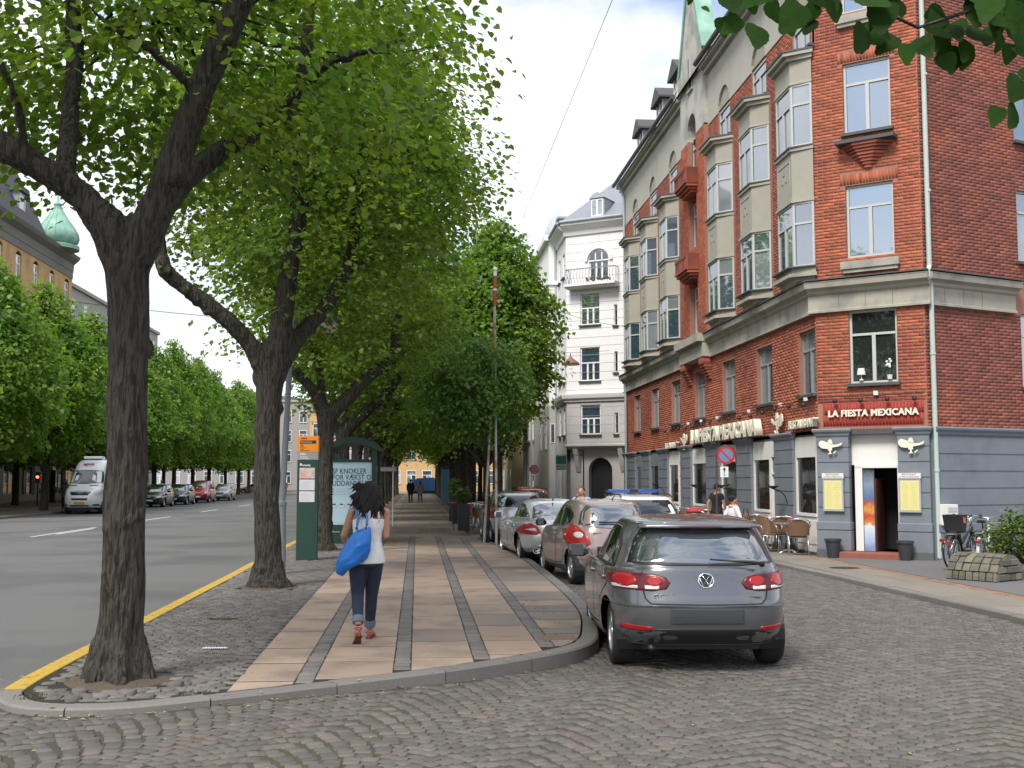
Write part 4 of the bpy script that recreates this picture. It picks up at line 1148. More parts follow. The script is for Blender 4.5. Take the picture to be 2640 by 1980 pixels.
for o in smallF: casement(FW, o[0], o[1], o[2], o[3], -.06, white, M_wframe, M_glassd, top=0, cols=1, bar=.035, sillm=M_lead)
o = opsF[3]; w = casement(FW, o[0], o[1], o[2], o[3], -.06, white, M_wframe, M_glass, top=0, cols=3, bar=.06)
q = FW.mb(); c_ = 1.315
q.prism([(c_-.515*cos(pi*k/12), 12.35+.52*sin(pi*k/12)) for k in range(13)], -.10, .004, 'xz'); obj('fanlight', q, w, M_glass, world=True)
q = FW.mb(); [q.box(c_+x-.03, c_+x+.03, 0, .012, 12.35, 12.84-abs(x)*.6) for x in (-.17, .17)]; q.box(.8, 1.83, 0, .012, 12.33, 12.39); obj('fanlight_bar', q, w, M_wframe, world=True)
q = FW.mb()
for k in range(12):
    a0, a1 = pi*k/12, pi*(k+1)/12
    q.prism([(c_-.58*cos(a0), 12.35+.58*sin(a0)), (c_-.58*cos(a1), 12.35+.58*sin(a1)), (c_-.74*cos(a1), 12.35+.74*sin(a1)), (c_-.74*cos(a0), 12.35+.74*sin(a0))], 0, .10, 'xz')
obj('arch_moulding', q, white, M_wwhite, world=True)
q = FW.mb()
z = 3.6
while z < 13.5:
    if not 5.5 < z < 6.0: q.box(.0, WLen, 0, .004, z, z+.018)
    z += .42
obj('groove_lines', q, white, mat('groove', (.33, .32, .31), .9), world=True)['kind'] = 'stuff'
for fr, s1 in ((FW, WLen), (FL, 9.5)):
    for z0, pf in ((5.56, [(0, 5.56), (.08, 5.56), (.10, 5.66), (.20, 5.72), (.24, 5.84), (.26, 5.92), (0, 5.96)]), (13.9, [(0, 13.7), (.08, 13.7), (.12, 13.9), (.3, 14.05), (.42, 14.16), (.42, 14.3), (0, 14.36)])):
        q = fr.mb(); ex = .1 if fr is FW else 0
        q.loft([[(s, d, z) for d, z in pf] for s in (-ex, s1+ex)]); obj('cornice', q, white, M_wwhite, world=True)
    q = fr.mb(); q.tube([(-.1, .46, 14.33), (s1+.1, .46, 14.33)], .07, 8); obj('gutter', q, white, M_zinc, world=True)
q = FW.mb(); q.loft([[(s, d, z) for d, z in [(-.5, 3.3), (.0, 3.3), (.0, 3.34), (.12, 3.42), (.12, 3.5), (0, 3.52), (-.5, 3.5)]] for s in (-.05, WLen+.05)]); obj('oversail', q, white, M_wgrey, world=True)
# entrance under the corbelled corner
q = FW.mb(); q.box(-.1, .86, -.75, -.40, 0, 3.3); q.box(2.10, WLen, -.75, -.40, 0, 3.3)
arch_fill(q, .86, 2.10, 2.26, 3.32, -.75, -.40)
obj('entrance_wall', q, white, M_wgrey, world=True)
q = FW.mb(); q.box(.86, 2.1, -.9, -.72, 0, 2.95); obj('entrance_gate', q, white, M_black, world=True)
for s in (.28, 2.62):
    q = FW.mb(); q.loft([[(s-.12, -.4, z), (s+.12, -.4, z), (s+.12, d, z), (s-.12, d, z)] for z, d in ((2.2, -.36), (2.45, -.25), (2.9, -.1), (3.3, .05))]); obj('console', q, white, M_wgrey, world=True)
q = FW.mb(); q.loft([[(s, d, z) for d, z in [(0, 11.0), (.5, 11.02), (.62, 11.10), (.62, 11.2), (0, 11.22)]] for s in (.22, 2.88)]); obj('balcony_slab', q, white, M_wwhite, world=True)
q = FW.mb()
def curvebar(s): q.tube([(s, .55, 11.2), (s, .60, 11.35), (s, .72, 11.5), (s, .66, 11.72), (s, .58, 11.92)], .013, 5)
for k in range(17): curvebar(.30+k*.156)
q.tube([(.26, .05, 11.93), (.26, .58, 11.93), (2.84, .58, 11.93), (2.84, .05, 11.93)], .02, 5)
for s in (.26, 2.84):
    for d in (.1, .25, .4): q.tube([(s, d, 11.2), (s, d, 11.93)], .012, 5)
obj('balcony_railing', q, white, mat('iron_grey', (.2, .22, .23), .6), world=True)
q = FW.mb()
for k in range(14): q.ball((1.0+random.uniform(-.5, .9), .35+random.uniform(-.1, .1), 11.32+random.uniform(0, .12)), .07, 6, 4)
obj('balcony_flowers', q, white, mat('balcony_plants', (.09, .11, .03), .8, var=.5, scale=9, col2=(.5, .1, .08), c2scale=7, c2lo=.56, c2hi=.6), world=True)
# roof over the corner, dormer
q = MB(); P0, P1, P2, P3 = FW.p(-.2, .42, 14.3), FW.p(WLen+.2, .42, 14.3), FL.p(9.5, .42, 14.3), Vector((14, 53.2, 14.3))
top = Vector((10.2, 56.8, 17.2)); top2 = Vector((9.9, 64.2, 17.2)); top3 = Vector((14, 56.5, 17.2))
q.add([P0, P1, P2, P3, top, top2, top3], [(0, 1, 4), (1, 2, 5, 4), (3, 0, 4, 6)]); rf = obj('roof', q, white, mat('blue_slate', (.22, .24, .27), .7, var=.25, scale=4), world=True)
q = FW.mb(); q.box(.95, 1.68, -.95, .12, 14.42, 15.38)
q.prism([(.88+.86*k/10-.0, 15.38+.28*sin(pi*k/10)) for k in range(11)], -1.4, .2, 'xz'); dmr = obj('dormer', q, rf, M_zinc, world=True)
casement(FW, 1.0, 1.63, 14.50, 15.34, .15, rf, M_wframe, M_glass, top=0, cols=2, bar=.06, name='dormer_window')
q = FL.mb(); q.box(2.2, 2.9, -.9, .05, 14.4, 15.1); q.box(2.1, 3.0, -.9, .15, 15.1, 15.2); obj('dormer', q, rf, M_zinc, world=True)
# left front along the street
opsL = []
for y0 in (.55, 2.2):
    opsL += [(y0, y0+.8, 12.0-.2, 13.0), (y0, y0+.8, 9.3, 10.7), (y0, y0+.8, 6.6, 8.1), (y0, y0+.8, 4.0, 5.3)]
wplate(FL, 0, 3.6, opsL)
for o in opsL: casement(FL, o[0], o[1], o[2], o[3], -.06, white, M_wframe, M_glass, top=.4, cols=2, bar=.05, sillm=M_lead)
wall_plate(FL, 0, 3.6, 0, 3.3, [(.5, 1.4, 0, 2.7), (2.0, 2.9, .8, 2.6)], M_wgrey, white, reveal=.3)
q = FL.mb(); q.box(.5, 1.4, -.35, -.3, 0, 2.7); q.box(2.0, 2.9, -.35, -.3, .8, 2.6); obj('dark_openings', q, white, M_glassd, world=True)['kind'] = 'stuff'
q = FL.mb(); q.tube([(3.5, .1, 0), (3.5, .1, 14.2)], .06, 8); obj('downpipe', q, white, M_zinc, world=True)
# projecting tower with a round zinc dome
TW = [(6.75, 58.2), (7.2, 58.2), (12, 58.2), (12, 66), (6.75, 66)]
q = MB(); q.prism(TW, 5.62, 14.2); obj('tower', q, white, M_wwhite, world=True)
q = MB(); q.prism(TW, 0, 5.62); obj('tower_base', q, white, M_wgrey, world=True)
q = MB(); q.prism([(6.5, 58.0), (12.2, 58.0), (12.2, 66.2), (6.5, 66.2)], 14.2, 14.5); q.prism([(6.65, 58.1), (12.2, 58.1), (12.2, 66.2), (6.65, 66.2)], 11.9, 12.1); obj('tower_cornice', q, white, M_wwhite, world=True)
q = MB(); q.loft([[(9.2+a*2.4*k, 61.5+b*3.2*k, z) for a, b in [(cos(2*pi*i/20), sin(2*pi*i/20)) for i in range(20)]] for z, k in ((14.5, 1.0), (15.2, .98), (16.0, .86), (16.6, .66), (17.0, .4), (17.15, .1))]); obj('dome', q, white, mat('zinc_dome', (.52, .55, .58), .5, metal=.3, var=.1), smooth=True, world=True)
for y0, z0 in ((59.2, 9.4), (59.2, 6.6), (59.2, 3.4), (61.6, 9.4), (61.6, 6.6), (61.6, 3.4)):
    fr = Frame((6.75, y0), (0, 1), (-1, 0)); casement(fr, 0, .8, z0, z0+1.4, .03, white, M_wframe, M_glassd, top=.4, cols=2, bar=.05)
fr = Frame((6.75, 58.2), (1, 0), (0, -1))
casement(fr, .06, .30, 10.6, 11.7, .03, white, M_wframe, M_glassd, top=0, cols=1, bar=.04); casement(fr, .06, .30, 3.7, 4.7, .03, white, M_wframe, M_glassd, top=0, cols=1, bar=.04)
q = MB(); q.prism([(10.6, 54.6), (16, 54.6), (16, 64), (9.0, 64), (9.0, 56.2)], .1, 14.2); obj('core', q, white, M_wwhite, world=True)
# hanging shop sign
t = thing('shop_sign', 'dark green square hanging sign with white lettering PEDER MUSSE by the white house', 'sign', (6.35, 50.2, 2.25))
b = MB(); b.box(-.23, .23, -.03, .03, 0, .62); obj('board', b, t, mat('sign_green', (.012, .12, .09), .5))
put_text('PEDER', .155, M_panel, t, upright(0, -.032, .20), .001); put_text('MUSSE', .155, M_panel, t, upright(0, -.032, .075), .001)
b = MB(); b.tube([(-.2, 0, .66), (1.0, 0, .66)], .015, 6); b.tube([(-.15, 0, .62), (-.15, 0, .66)], .01, 5); b.tube([(.15, 0, .62), (.15, 0, .66)], .01, 5); b.tube([(1.0, 0, -2.25), (1.0, 0, .9)], .03, 6); obj('bracket', b, t, M_black)

# further houses of the same side, seen between the trees
def plain_house(name, label, x0, x1, y0, y1, h, m, groups, winm=None, face='-x', roofm=None, rh=3.0):
    t = thing(name, label, 'building', ((x0+x1)/2, (y0+y1)/2, 0))
    b = MB(); b.box(x0, x1, y0, y1, 0, h); obj('wall', b, t, m, world=True)
    b = MB(); k = .25
    b.box(x0-k, x1+k, y0-k, y1+k, h, h+.35); obj('cornice', b, t, M_stone, world=True)
    b = MB(); cx = (x0+x1)/2
    b.add([(x0-k, y0-k, h+.35), (x1+k, y0-k, h+.35), (x1+k, y1+k, h+.35), (x0-k, y1+k, h+.35), (cx-1.5, y0+1, h+rh), (cx+1.5, y0+1, h+rh), (cx+1.5, y1-1, h+rh), (cx-1.5, y1-1, h+rh)], [(0, 1, 5, 4), (1, 2, 6, 5), (2, 3, 7, 6), (3, 0, 4, 7), (4, 5, 6, 7)])
    obj('roof', b, t, roofm or M_slate, world=True)
    for (face, zs, n, w, hh) in groups:
        fr = {'-x': Frame((x0, y0), (0, 1), (-1, 0)), '+x': Frame((x1, y0), (0, 1), (1, 0)), '-y': Frame((x0, y0), (1, 0), (0, -1))}[face]
        L = (y1-y0) if face != '-y' else (x1-x0)
        for z in zs:
            for k in range(n):
                c = L*(k+.5)/n
                casement(fr, c-w/2, c+w/2, z, z+hh, .05, t, M_wframe, winm or M_glass, top=.35, bar=.07, sillm=M_stone)
    return t
plain_house('grey_house', 'grey rendered house with columned front farther along the side street', 7.6, 16, 66.2, 82, 12.5, M_wgrey, [('-x', (1.0, 4.4, 7.6), 5, 1.2, 1.8)])
plain_house('pale_house', 'pale yellow house at the far end of the side street', 7.0, 18, 84, 104, 13, mat('pale_yellow', (.5, .42, .25), .9, var=.1), [('-x', (1.0, 4.4, 7.6, 10.4), 6, 1.2, 1.6)])
plain_house('yellow_house', 'long ochre house closing the end of the avenue', -16, 12, 172, 186, 12, mat('ochre', (.55, .36, .17), .9, var=.12), [('-y', (1.2, 4.8, 8.2), 12, 1.4, 2.0)])
plain_house('grey_house', 'grey house far off behind the trees at the end of the left road', -60, -18, 196, 215, 15, mat('dull_grey', (.3, .29, .28), .9, var=.15), [('-y', (1.2, 4.8, 8.2, 11.5), 16, 1.3, 2.0)])

# ---- ochre brick building with mansard roof and onion dome, left of the road
M_ochreb = mat('ochre_brick', (0.54, 0.33, 0.14), 0.88, var=.16, scale=1.4, col2=(.42, .24, .11), c2scale=.6, bump=.3, bscale=60)
M_lstone = mat('left_shop_stone', (.25, .235, .21), .9, var=.2, scale=1.2)
left = thing('domed_house', 'ochre brick house with steep slate mansard roof and green copper onion dome', 'building', (-33, 95, 0))
FLB = Frame((-33, 60), (0, 1), (1, 0))
wins = []
q = FLB.mb()
YY = [y for y in np.arange(61.5, 111, 4.35)]
for y in YY:
    s = y-60
    for z in (6.0, 10.2, 14.4, 18.4): wins.append((s-.65, s+.65, z, z+2.3))
wall_plate(FLB, 0, 51, 4.2, 22.0, wins, M_ochreb, left, reveal=.3)
shops = [(y-60-1.6, y-60+1.6, .5, 3.6) for y in YY]
wall_plate(FLB, 0, 51, 0.1, 4.2, shops, M_lstone, left, reveal=.4)
for o in wins: casement(FLB, o[0], o[1], o[2], o[3]-.3, -.12, left, M_wframe, M_glassl, top=.35, bar=.10, sillm=M_stone)
q = FLB.mb()
for o in wins: arch_fill(q, o[0], o[1], o[3]-.32, o[3]+.02, -.14, .01, n=6, rise=.3)
obj('window_arch', q, left, M_ochreb, world=True)['kind'] = 'stuff'
for o in shops: casement(FLB, o[0], o[1], o[2], o[3], -.2, left, M_lstone, M_glassd, top=.2, cols=2, bar=.12, name='shop_window')
q = FLB.mb(); q.box(0, 51, 0, .35, 4.1, 4.5); q.loft([[(s, d, z) for d, z in [(0, 21.6), (.1, 21.6), (.15, 22.3), (.6, 22.7), (.75, 23.0), (0, 23.1)]] for s in (0, 51)]); q.box(-.0, 51, 0, .06, 20.95, 21.6)
obj('cornice', q, left, mat('dark_cornice', (.17, .155, .14), .85, var=.2), world=True)
q = FLB.mb(); q.add([(0, .7, 23.0), (41, .7, 23.0), (41, -2.2, 29.0), (0, -2.2, 29.0)], [(0, 1, 2, 3)]); q.add([(41, .7, 23.0), (41, -8, 23), (41, -2.2, 29)], [(0, 1, 2)]); lrf = obj('roof', q, left, M_slate, world=True)
for y in YY[4:-3:2]:
    s = y-60
    q = FLB.mb(); q.box(s-.85, s+.85, -2.0, .1, 23.4, 25.6); obj('dormer', q, lrf, M_zinc, world=True)
    q = FLB.mb(); q.prism([(s-1.1, 25.6), (s-.8, 26.0), (s+.8, 26.0), (s+1.1, 25.6)], -2.2, .4, 'xz'); obj('dormer_roof', q, lrf, M_slate, world=True)
    casement(FLB, s-.7, s+.7, 23.6, 25.4, .14, lrf, M_wframe, M_glassl, top=0, cols=1, bar=.10, name='dormer_window')
q = MB(M=Matrix.Translation((-33.2, 106.6, 0)))
q.lathe([(2.0, 22.9), (2.0, 23.25), (1.55, 23.4)], 24)
obj('dome_base', q, left, M_copper, world=True)
q = MB(M=Matrix.Translation((-33.2, 106.6, 0)))
q.lathe([(1.45, 23.3), (1.85, 23.6), (1.98, 24.0), (1.9, 24.4), (1.6, 24.9), (1.15, 25.5), (.75, 26.1), (.45, 26.6), (.28, 27.0), (.38, 27.08), (.38, 27.2), (.15, 27.3), (.05, 28.2)], 28)
obj('onion_dome', q, left, M_copper, smooth=True, world=True)
q = MB(M=Matrix.Translation((-33.2, 106.6, 0)))
for k in range(14):
    a = 2*pi*k/14
    q.tube([(r*cos(a), r*sin(a), z) for r, z in ((1.47, 23.3), (1.87, 23.6), (2.0, 24.0), (1.92, 24.4), (1.62, 24.9), (1.17, 25.5), (.77, 26.1), (.47, 26.6), (.29, 27.0))], .022, 4, caps=False)
obj('dome_ribs', q, left, M_copper, world=True)['kind'] = 'stuff'
q = MB(); q.box(-44, -33.4, 60.1, 110.9, .1, 23); obj('core', q, left, M_ochreb, world=True)
# house after it
l2 = plain_house('stone_house', 'grey stone-fronted house beyond the domed house', -46, -33.6, 111.3, 150, 20.5, mat('grey_stone', (.36, .34, .31), .9, var=.15), [('+x', (5.0, 9.2, 13.4, 17.2), 9, 1.3, 2.2), ('+x', (.6,), 9, 2.6, 3.0)])
l3 = plain_house('plain_house', 'dark stone house nearest on the left side of the road', -46, -33.4, 20, 59.6, 21, M_lstone, [('+x', (5.0, 9.2, 13.4, 17.2), 9, 1.3, 2.2), ('+x', (.6,), 9, 2.6, 3.0)])
# ------------------------------------------------------------------ trees
from mathutils import noise
M_bark = mat('bark', (0.066, 0.057, 0.045), 0.95, var=0.6, scale=9, aniso=(3.6, 3.6, .6), bump=1.0, bscale=10, bdist=.08, col2=(0.020, 0.017, 0.013), c2scale=9, c2lo=.46, c2hi=.58)
def leafmat(name, col, col2, t=.55, s=.55):
    return mat(name, col, 0.5, isl=.42, col2=col2, c2scale=s, c2lo=.42, c2hi=.6, trans=t)
M_leaf = leafmat('lime_leaf', (0.092, 0.162, 0.024), (0.155, 0.212, 0.030))
M_leafL = leafmat('lime_leaf_fresh', (0.115, 0.215, 0.032), (0.175, 0.265, 0.038), s=.35)
M_leafD = leafmat('lime_leaf_deep', (0.095, 0.195, 0.042), (0.13, 0.225, 0.046), t=.45, s=.8)
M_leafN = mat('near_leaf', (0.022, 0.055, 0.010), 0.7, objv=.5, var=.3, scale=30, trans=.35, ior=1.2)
M_shrub = leafmat('shrub_leaf', (0.045, 0.085, 0.016), (0.09, 0.13, 0.02), t=.25, s=2.5)
LIMBS = {
 1: [
  [(-2.48,9.98,0.11,0.27),(-2.48,9.98,0.2,0.23),(-2.47,9.98,0.41,0.19),(-2.47,9.98,1.18,0.17),(-2.47,9.98,1.96,0.17),(-2.48,9.98,2.76,0.17),(-2.49,9.98,3.36,0.17),(-2.52,9.98,3.72,0.19)],
  [(-2.54,9.98,3.68,0.16),(-2.67,9.95,4.0,0.17),(-2.87,9.9,4.24,0.13),(-3.16,9.8,4.43,0.12),(-3.51,9.7,4.63,0.12),(-3.93,9.6,4.83,0.1),(-4.32,9.6,5.33,0.08),(-4.5,9.6,6.12,0.06)],
  [(-2.45,9.98,3.72,0.17),(-2.28,9.95,4.13,0.16),(-2.08,9.9,4.65,0.14),(-1.91,9.85,5.15,0.12),(-1.72,9.8,5.61,0.12),(-1.55,9.75,5.97,0.11),(-1.4,9.7,6.45,0.09),(-1.37,9.7,7.21,0.06)],
  [(-2.42,10.0,3.79,0.13),(-2.26,10.3,4.34,0.12),(-2.04,10.6,4.72,0.1),(-1.71,10.9,5.08,0.1),(-1.4,11.2,5.36,0.09),(-1.22,11.4,5.66,0.08),(-1.18,11.6,6.19,0.07),(-1.17,11.8,6.87,0.07),(-1.14,12,7.78,0.05)],
  [(-3.02,9.85,4.35,0.09),(-3.16,10.4,5.07,0.08),(-3.19,10.6,5.66,0.08),(-3.22,10.6,6.1,0.08),(-3.28,10.6,6.81,0.06)],
  [(-1.55,11.0,5.21,0.05),(-1.16,10.6,5.43,0.04),(-0.79,10.2,5.61,0.04),(-0.44,9.9,5.61,0.03),(-0.11,9.7,5.65,0.01)],
  [(-1.91,9.85,5.15,0.05),(-2.21,9.4,5.36,0.04),(-2.5,9.1,5.45,0.03)],
  [(-3.3,9.75,4.52,0.05),(-3.31,9.4,4.98,0.04),(-3.43,9.2,5.32,0.03)],
 ],
 2: [
  [(-2.3,18.29,0.11,0.36),(-2.3,18.29,0.24,0.3),(-2.31,18.29,0.64,0.21),(-2.35,18.29,1.36,0.2),(-2.36,18.29,2.45,0.2),(-2.35,18.29,3.11,0.2),(-2.33,18.29,3.55,0.22)],
  [(-2.37,18.29,3.44,0.18),(-2.61,18.2,3.91,0.15),(-2.92,18.1,4.26,0.14),(-3.34,18,4.61,0.13),(-3.68,17.9,4.84,0.12),(-3.91,17.8,5.04,0.12),(-3.99,17.8,5.29,0.11),(-4.06,17.9,5.89,0.09),(-4.19,18,7.18,0.06)],
  [(-2.29,18.29,3.48,0.2),(-2.21,18.3,4.0,0.19),(-2.13,18.35,4.75,0.17),(-2.03,18.4,5.52,0.15),(-1.91,18.4,6.28,0.14),(-1.88,18.4,6.89,0.12),(-1.93,18.4,7.74,0.1),(-1.83,18.4,8.91,0.08),(-1.81,18.4,10.17,0.06)],
  [(-2.25,18.29,3.44,0.16),(-1.96,18.5,4.06,0.14),(-1.61,18.7,4.51,0.13),(-1.29,18.9,5.09,0.12),(-1.11,19,5.66,0.11),(-1.04,19.1,6.47,0.1),(-1.01,19.1,7.35,0.08),(-1.0,19.1,8.56,0.06)],
  [(-1.91,18.4,6.28,0.05),(-2.26,18.2,6.68,0.04),(-2.68,18,6.99,0.04),(-2.95,17.9,7.03,0.02)],
  [(-1.88,18.4,6.74,0.06),(-1.38,18.2,7.08,0.05),(-0.86,18,7.34,0.04)],
  [(-1.29,18.9,5.16,0.06),(-0.8,19.0,5.5,0.05),(-0.19,19.2,5.71,0.03)],
 ],
 3: [
  [(-2.24,27.6,0.12,0.34),(-2.23,27.6,0.36,0.28),(-2.22,27.6,0.9,0.21),(-2.2,27.6,2.0,0.2),(-2.19,27.6,3.0,0.2),(-2.18,27.6,3.44,0.22)],
  [(-2.23,27.6,3.33,0.17),(-2.45,27.5,3.88,0.14),(-2.77,27.4,4.26,0.13),(-3.09,27.3,4.52,0.11),(-3.24,27.3,4.85,0.1),(-3.34,27.3,6.07,0.08),(-3.48,27.3,7.97,0.05)],
  [(-2.1,27.6,3.35,0.19),(-1.58,27.7,3.9,0.17),(-1.15,27.9,4.37,0.15),(-0.65,28,4.72,0.15),(-0.53,28.1,5.2,0.14),(-0.56,28.1,6.12,0.12),(-0.62,28.1,7.28,0.1),(-0.69,28.1,9.15,0.07)],
  [(-2.25,27.6,3.44,0.12),(-2.38,27.9,4.47,0.11),(-2.63,28,5.39,0.1),(-2.7,28,6.76,0.08)],
 ],
 4: [
  [(-2.35,36.5,0.03,0.34),(-2.35,36.5,0.9,0.25),(-2.36,36.5,2.94,0.23),(-2.33,36.5,3.38,0.25)],
  [(-2.29,36.5,3.3,0.2),(-1.64,36.6,3.98,0.17),(-1.07,36.8,4.51,0.16),(-0.63,37,5.21,0.15),(-0.52,37,6.27,0.12),(-0.51,37,9.01,0.08)],
  [(-2.39,36.5,3.3,0.18),(-2.95,36.4,4.1,0.15),(-3.11,36.4,5.58,0.12),(-3.3,36.4,8.25,0.08)],
 ],
}
BRANCH_LEAVES = [(0.91,3.5,3.33,0.026),(1.02,3.6,3.39,0.08),(1.06,3.6,3.32,0.066),(1.09,3.5,3.24,0.088),(1.22,3.6,3.35,0.08),(1.2,3.4,3.27,0.097),(1.13,3.7,3.44,0.075),(1.35,3.6,3.43,0.08),(1.38,3.6,3.39,0.07),(1.43,3.5,3.36,0.094),(1.52,3.6,3.33,0.088),(1.51,3.5,3.33,0.099),(1.45,3.5,3.24,0.094),(1.54,3.6,3.28,0.091),(1.59,3.6,3.27,0.076),(1.75,3.9,3.53,0.07),(1.77,3.8,3.35,0.077),(1.86,3.9,3.46,0.087),(1.9,3.9,3.41,0.07),(1.89,3.9,3.34,0.054),(1.86,3.8,3.44,0.08),(1.89,3.8,3.4,0.074),(1.91,3.8,3.32,0.08),(1.94,3.8,3.38,0.089),(1.95,3.8,3.34,0.074),(1.86,3.8,3.3,0.062),(1.93,3.7,3.45,0.087),(1.95,3.7,3.41,0.096),(1.94,3.6,3.43,0.102),(2.07,3.8,3.45,0.083),(2.1,3.8,3.42,0.077),(2.02,3.6,3.4,0.094),(2.09,3.7,3.34,0.069),(2.06,3.7,3.29,0.066),(2.08,3.9,3.45,0.063),(1.97,3.5,3.09,0.091),(2.01,3.6,3.1,0.076),(1.95,3.5,2.99,0.085),(2.04,3.6,3.18,0.073),(2.0,3.5,3.03,0.08),(2.05,3.6,3.35,0.088),(2.13,3.7,3.31,0.075),(2.09,3.6,3.42,0.096),(1.16,3.5,3.4,0.085),(1.25,3.5,3.4,0.085),(1.43,3.6,3.46,0.088),(1.57,3.6,3.46,0.088),(1.88,3.7,3.5,0.09),(1.98,3.7,3.51,0.09),(1.16,3.6,3.38,0.067),(1.36,3.7,3.42,0.06),(1.8,3.8,3.46,0.062),(2.08,3.8,3.37,0.065)]
def cr_path(limb, step):
    P = [Vector(p[:3]) for p in limb]; R = [p[3] for p in limb]; out, rad = [], []
    for i in range(len(P)-1):
        p0, p1, p2, p3 = P[max(i-1, 0)], P[i], P[i+1], P[min(i+2, len(P)-1)]
        k = max(1, int((p2-p1).length/step))
        for j in range(k):
            t = j/k
            out.append(0.5*((2*p1)+(p2-p0)*t+(2*p0-5*p1+4*p2-p3)*t*t+(3*p1-p0-3*p2+p3)*t**3)); rad.append(R[i]+(R[i+1]-R[i])*t)
    out.append(P[-1]); rad.append(R[-1]); return out, rad
def remesh(me, voxel, smooth=3, disp=None, sub_=False):
    o = bpy.data.objects.new('tmp', me); COL.objects.link(o)
    md = o.modifiers.new('r', 'REMESH'); md.mode = 'VOXEL'; md.voxel_size = voxel; md.use_smooth_shade = True
    if sub_:
        sb_ = o.modifiers.new('u', 'SUBSURF'); sb_.subdivision_type = 'CATMULL_CLARK'; sb_.levels = sb_.render_levels = 1
    if smooth:
        ms = o.modifiers.new('s', 'SMOOTH'); ms.factor = .5; ms.iterations = smooth
    dg = bpy.context.evaluated_depsgraph_get()
    r = bpy.data.meshes.new_from_object(o.evaluated_get(dg))
    bpy.data.objects.remove(o)
    if disp:
        nv = len(r.vertices); co = np.empty(nv*3); no = np.empty(nv*3)
        r.vertices.foreach_get('co', co); r.vertices.foreach_get('normal', no)
        k = np.array([disp(Vector(c)) for c in co.reshape(-1, 3)])
        r.vertices.foreach_set('co', (co.reshape(-1, 3)+no.reshape(-1, 3)*k[:, None]).ravel()); r.update()
    r.polygons.foreach_set('use_smooth', [True]*len(r.polygons))
    return r
def bark_disp(s=1.0):
    def f(c):
        a = noise.noise(Vector((c.x*24, c.y*24, c.z*2.6)))*.016
        b = noise.noise(Vector((c.x*3.5, c.y*3.5, c.z*1.6)))*.022
        k = noise.noise(Vector((c.x*6+7, c.y*6, c.z*3.4)));  k = max(0, k-.42)*.16
        return (a+b+k)*s
    return f
def trunk_mesh(limbs, base, voxel=.03, step=.18):
    b = MB()
    for i, l in enumerate(limbs):
        p, r = cr_path(l, step)
        b.tube([q-Vector(base) for q in p], r, 14 if r[0] > .1 else 8)
    l0 = limbs[0]; g0 = Vector(l0[0][:3])-Vector(base); r0 = l0[2][3]
    for k in range(6):
        a = 2*pi*k/6+random.uniform(-.3, .3); q = random.uniform(.9, 1.25)
        b.tube([g0+Vector((r0*.55*cos(a), r0*.55*sin(a), .55)), g0+Vector((r0*1.05*cos(a), r0*1.05*sin(a), .16)), g0+Vector((r0*1.5*q*cos(a), r0*1.5*q*sin(a), -.03)), g0+Vector((r0*1.8*q*cos(a), r0*1.8*q*sin(a), -.12))], [.07, .085, .075, .04], 8)
    me = b.mesh('trunk'); me = remesh(me, voxel*1.5, 4, bark_disp(), True); me.name = 'trunk'; me.materials.clear(); me.materials.append(M_bark)
    return me
LEAF_V = np.array([[0, 0, 0], [-.27, -.08, .03], [-.47, .14, .07], [-.46, .44, .06], [-.24, .74, .0], [0, .98, -.07], [.24, .74, .0], [.46, .44, .06], [.47, .14, .07], [.27, -.08, .03]])
LEAF_F = [[0, 1, 2, 3], [0, 3, 4, 5], [0, 5, 6, 7], [0, 7, 8, 9]]
LOW_V = np.array([[0, 0, 0], [-.44, .34, .08], [0, 1.0, -.05], [.44, .34, .08]])
LOW_F = [[0, 1, 2, 3]]
def leaf_frames(n, out, droop, rng):
    """random leaf axes: y towards the tip, z the leaf's upper face"""
    a = rng.normal(0, .9, n); ca_, sa_ = np.cos(a), np.sin(a)
    o2 = np.stack([out[:, 0]*ca_-out[:, 1]*sa_, out[:, 0]*sa_+out[:, 1]*ca_, np.zeros(n)], 1)
    o2 /= np.maximum(np.linalg.norm(o2, axis=1, keepdims=True), 1e-6)
    d = droop+rng.normal(0, .35, n)
    y = o2*np.cos(d)[:, None]; y[:, 2] -= np.sin(d)
    up = np.zeros((n, 3)); up[:, 2] = 1; up[:, :2] = rng.normal(0, .38, (n, 2))
    x = np.cross(y, up); x /= np.maximum(np.linalg.norm(x, axis=1, keepdims=True), 1e-6)
    z = np.cross(x, y)
    return x, y, z
def build_leaves(P, x, y, z, size, hi):
    LV = LEAF_V if hi else LOW_V; LF = np.array(LEAF_F if hi else LOW_F)
    n = len(P); s = size[:, None, None]
    V = P[:, None, :]+s*(LV[None, :, 0:1]*x[:, None, :]+LV[None, :, 1:2]*y[:, None, :]+LV[None, :, 2:3]*z[:, None, :])
    F = (LF[None]+(np.arange(n)*len(LV))[:, None, None]).reshape(-1, 4)
    return V.reshape(-1, 3), F
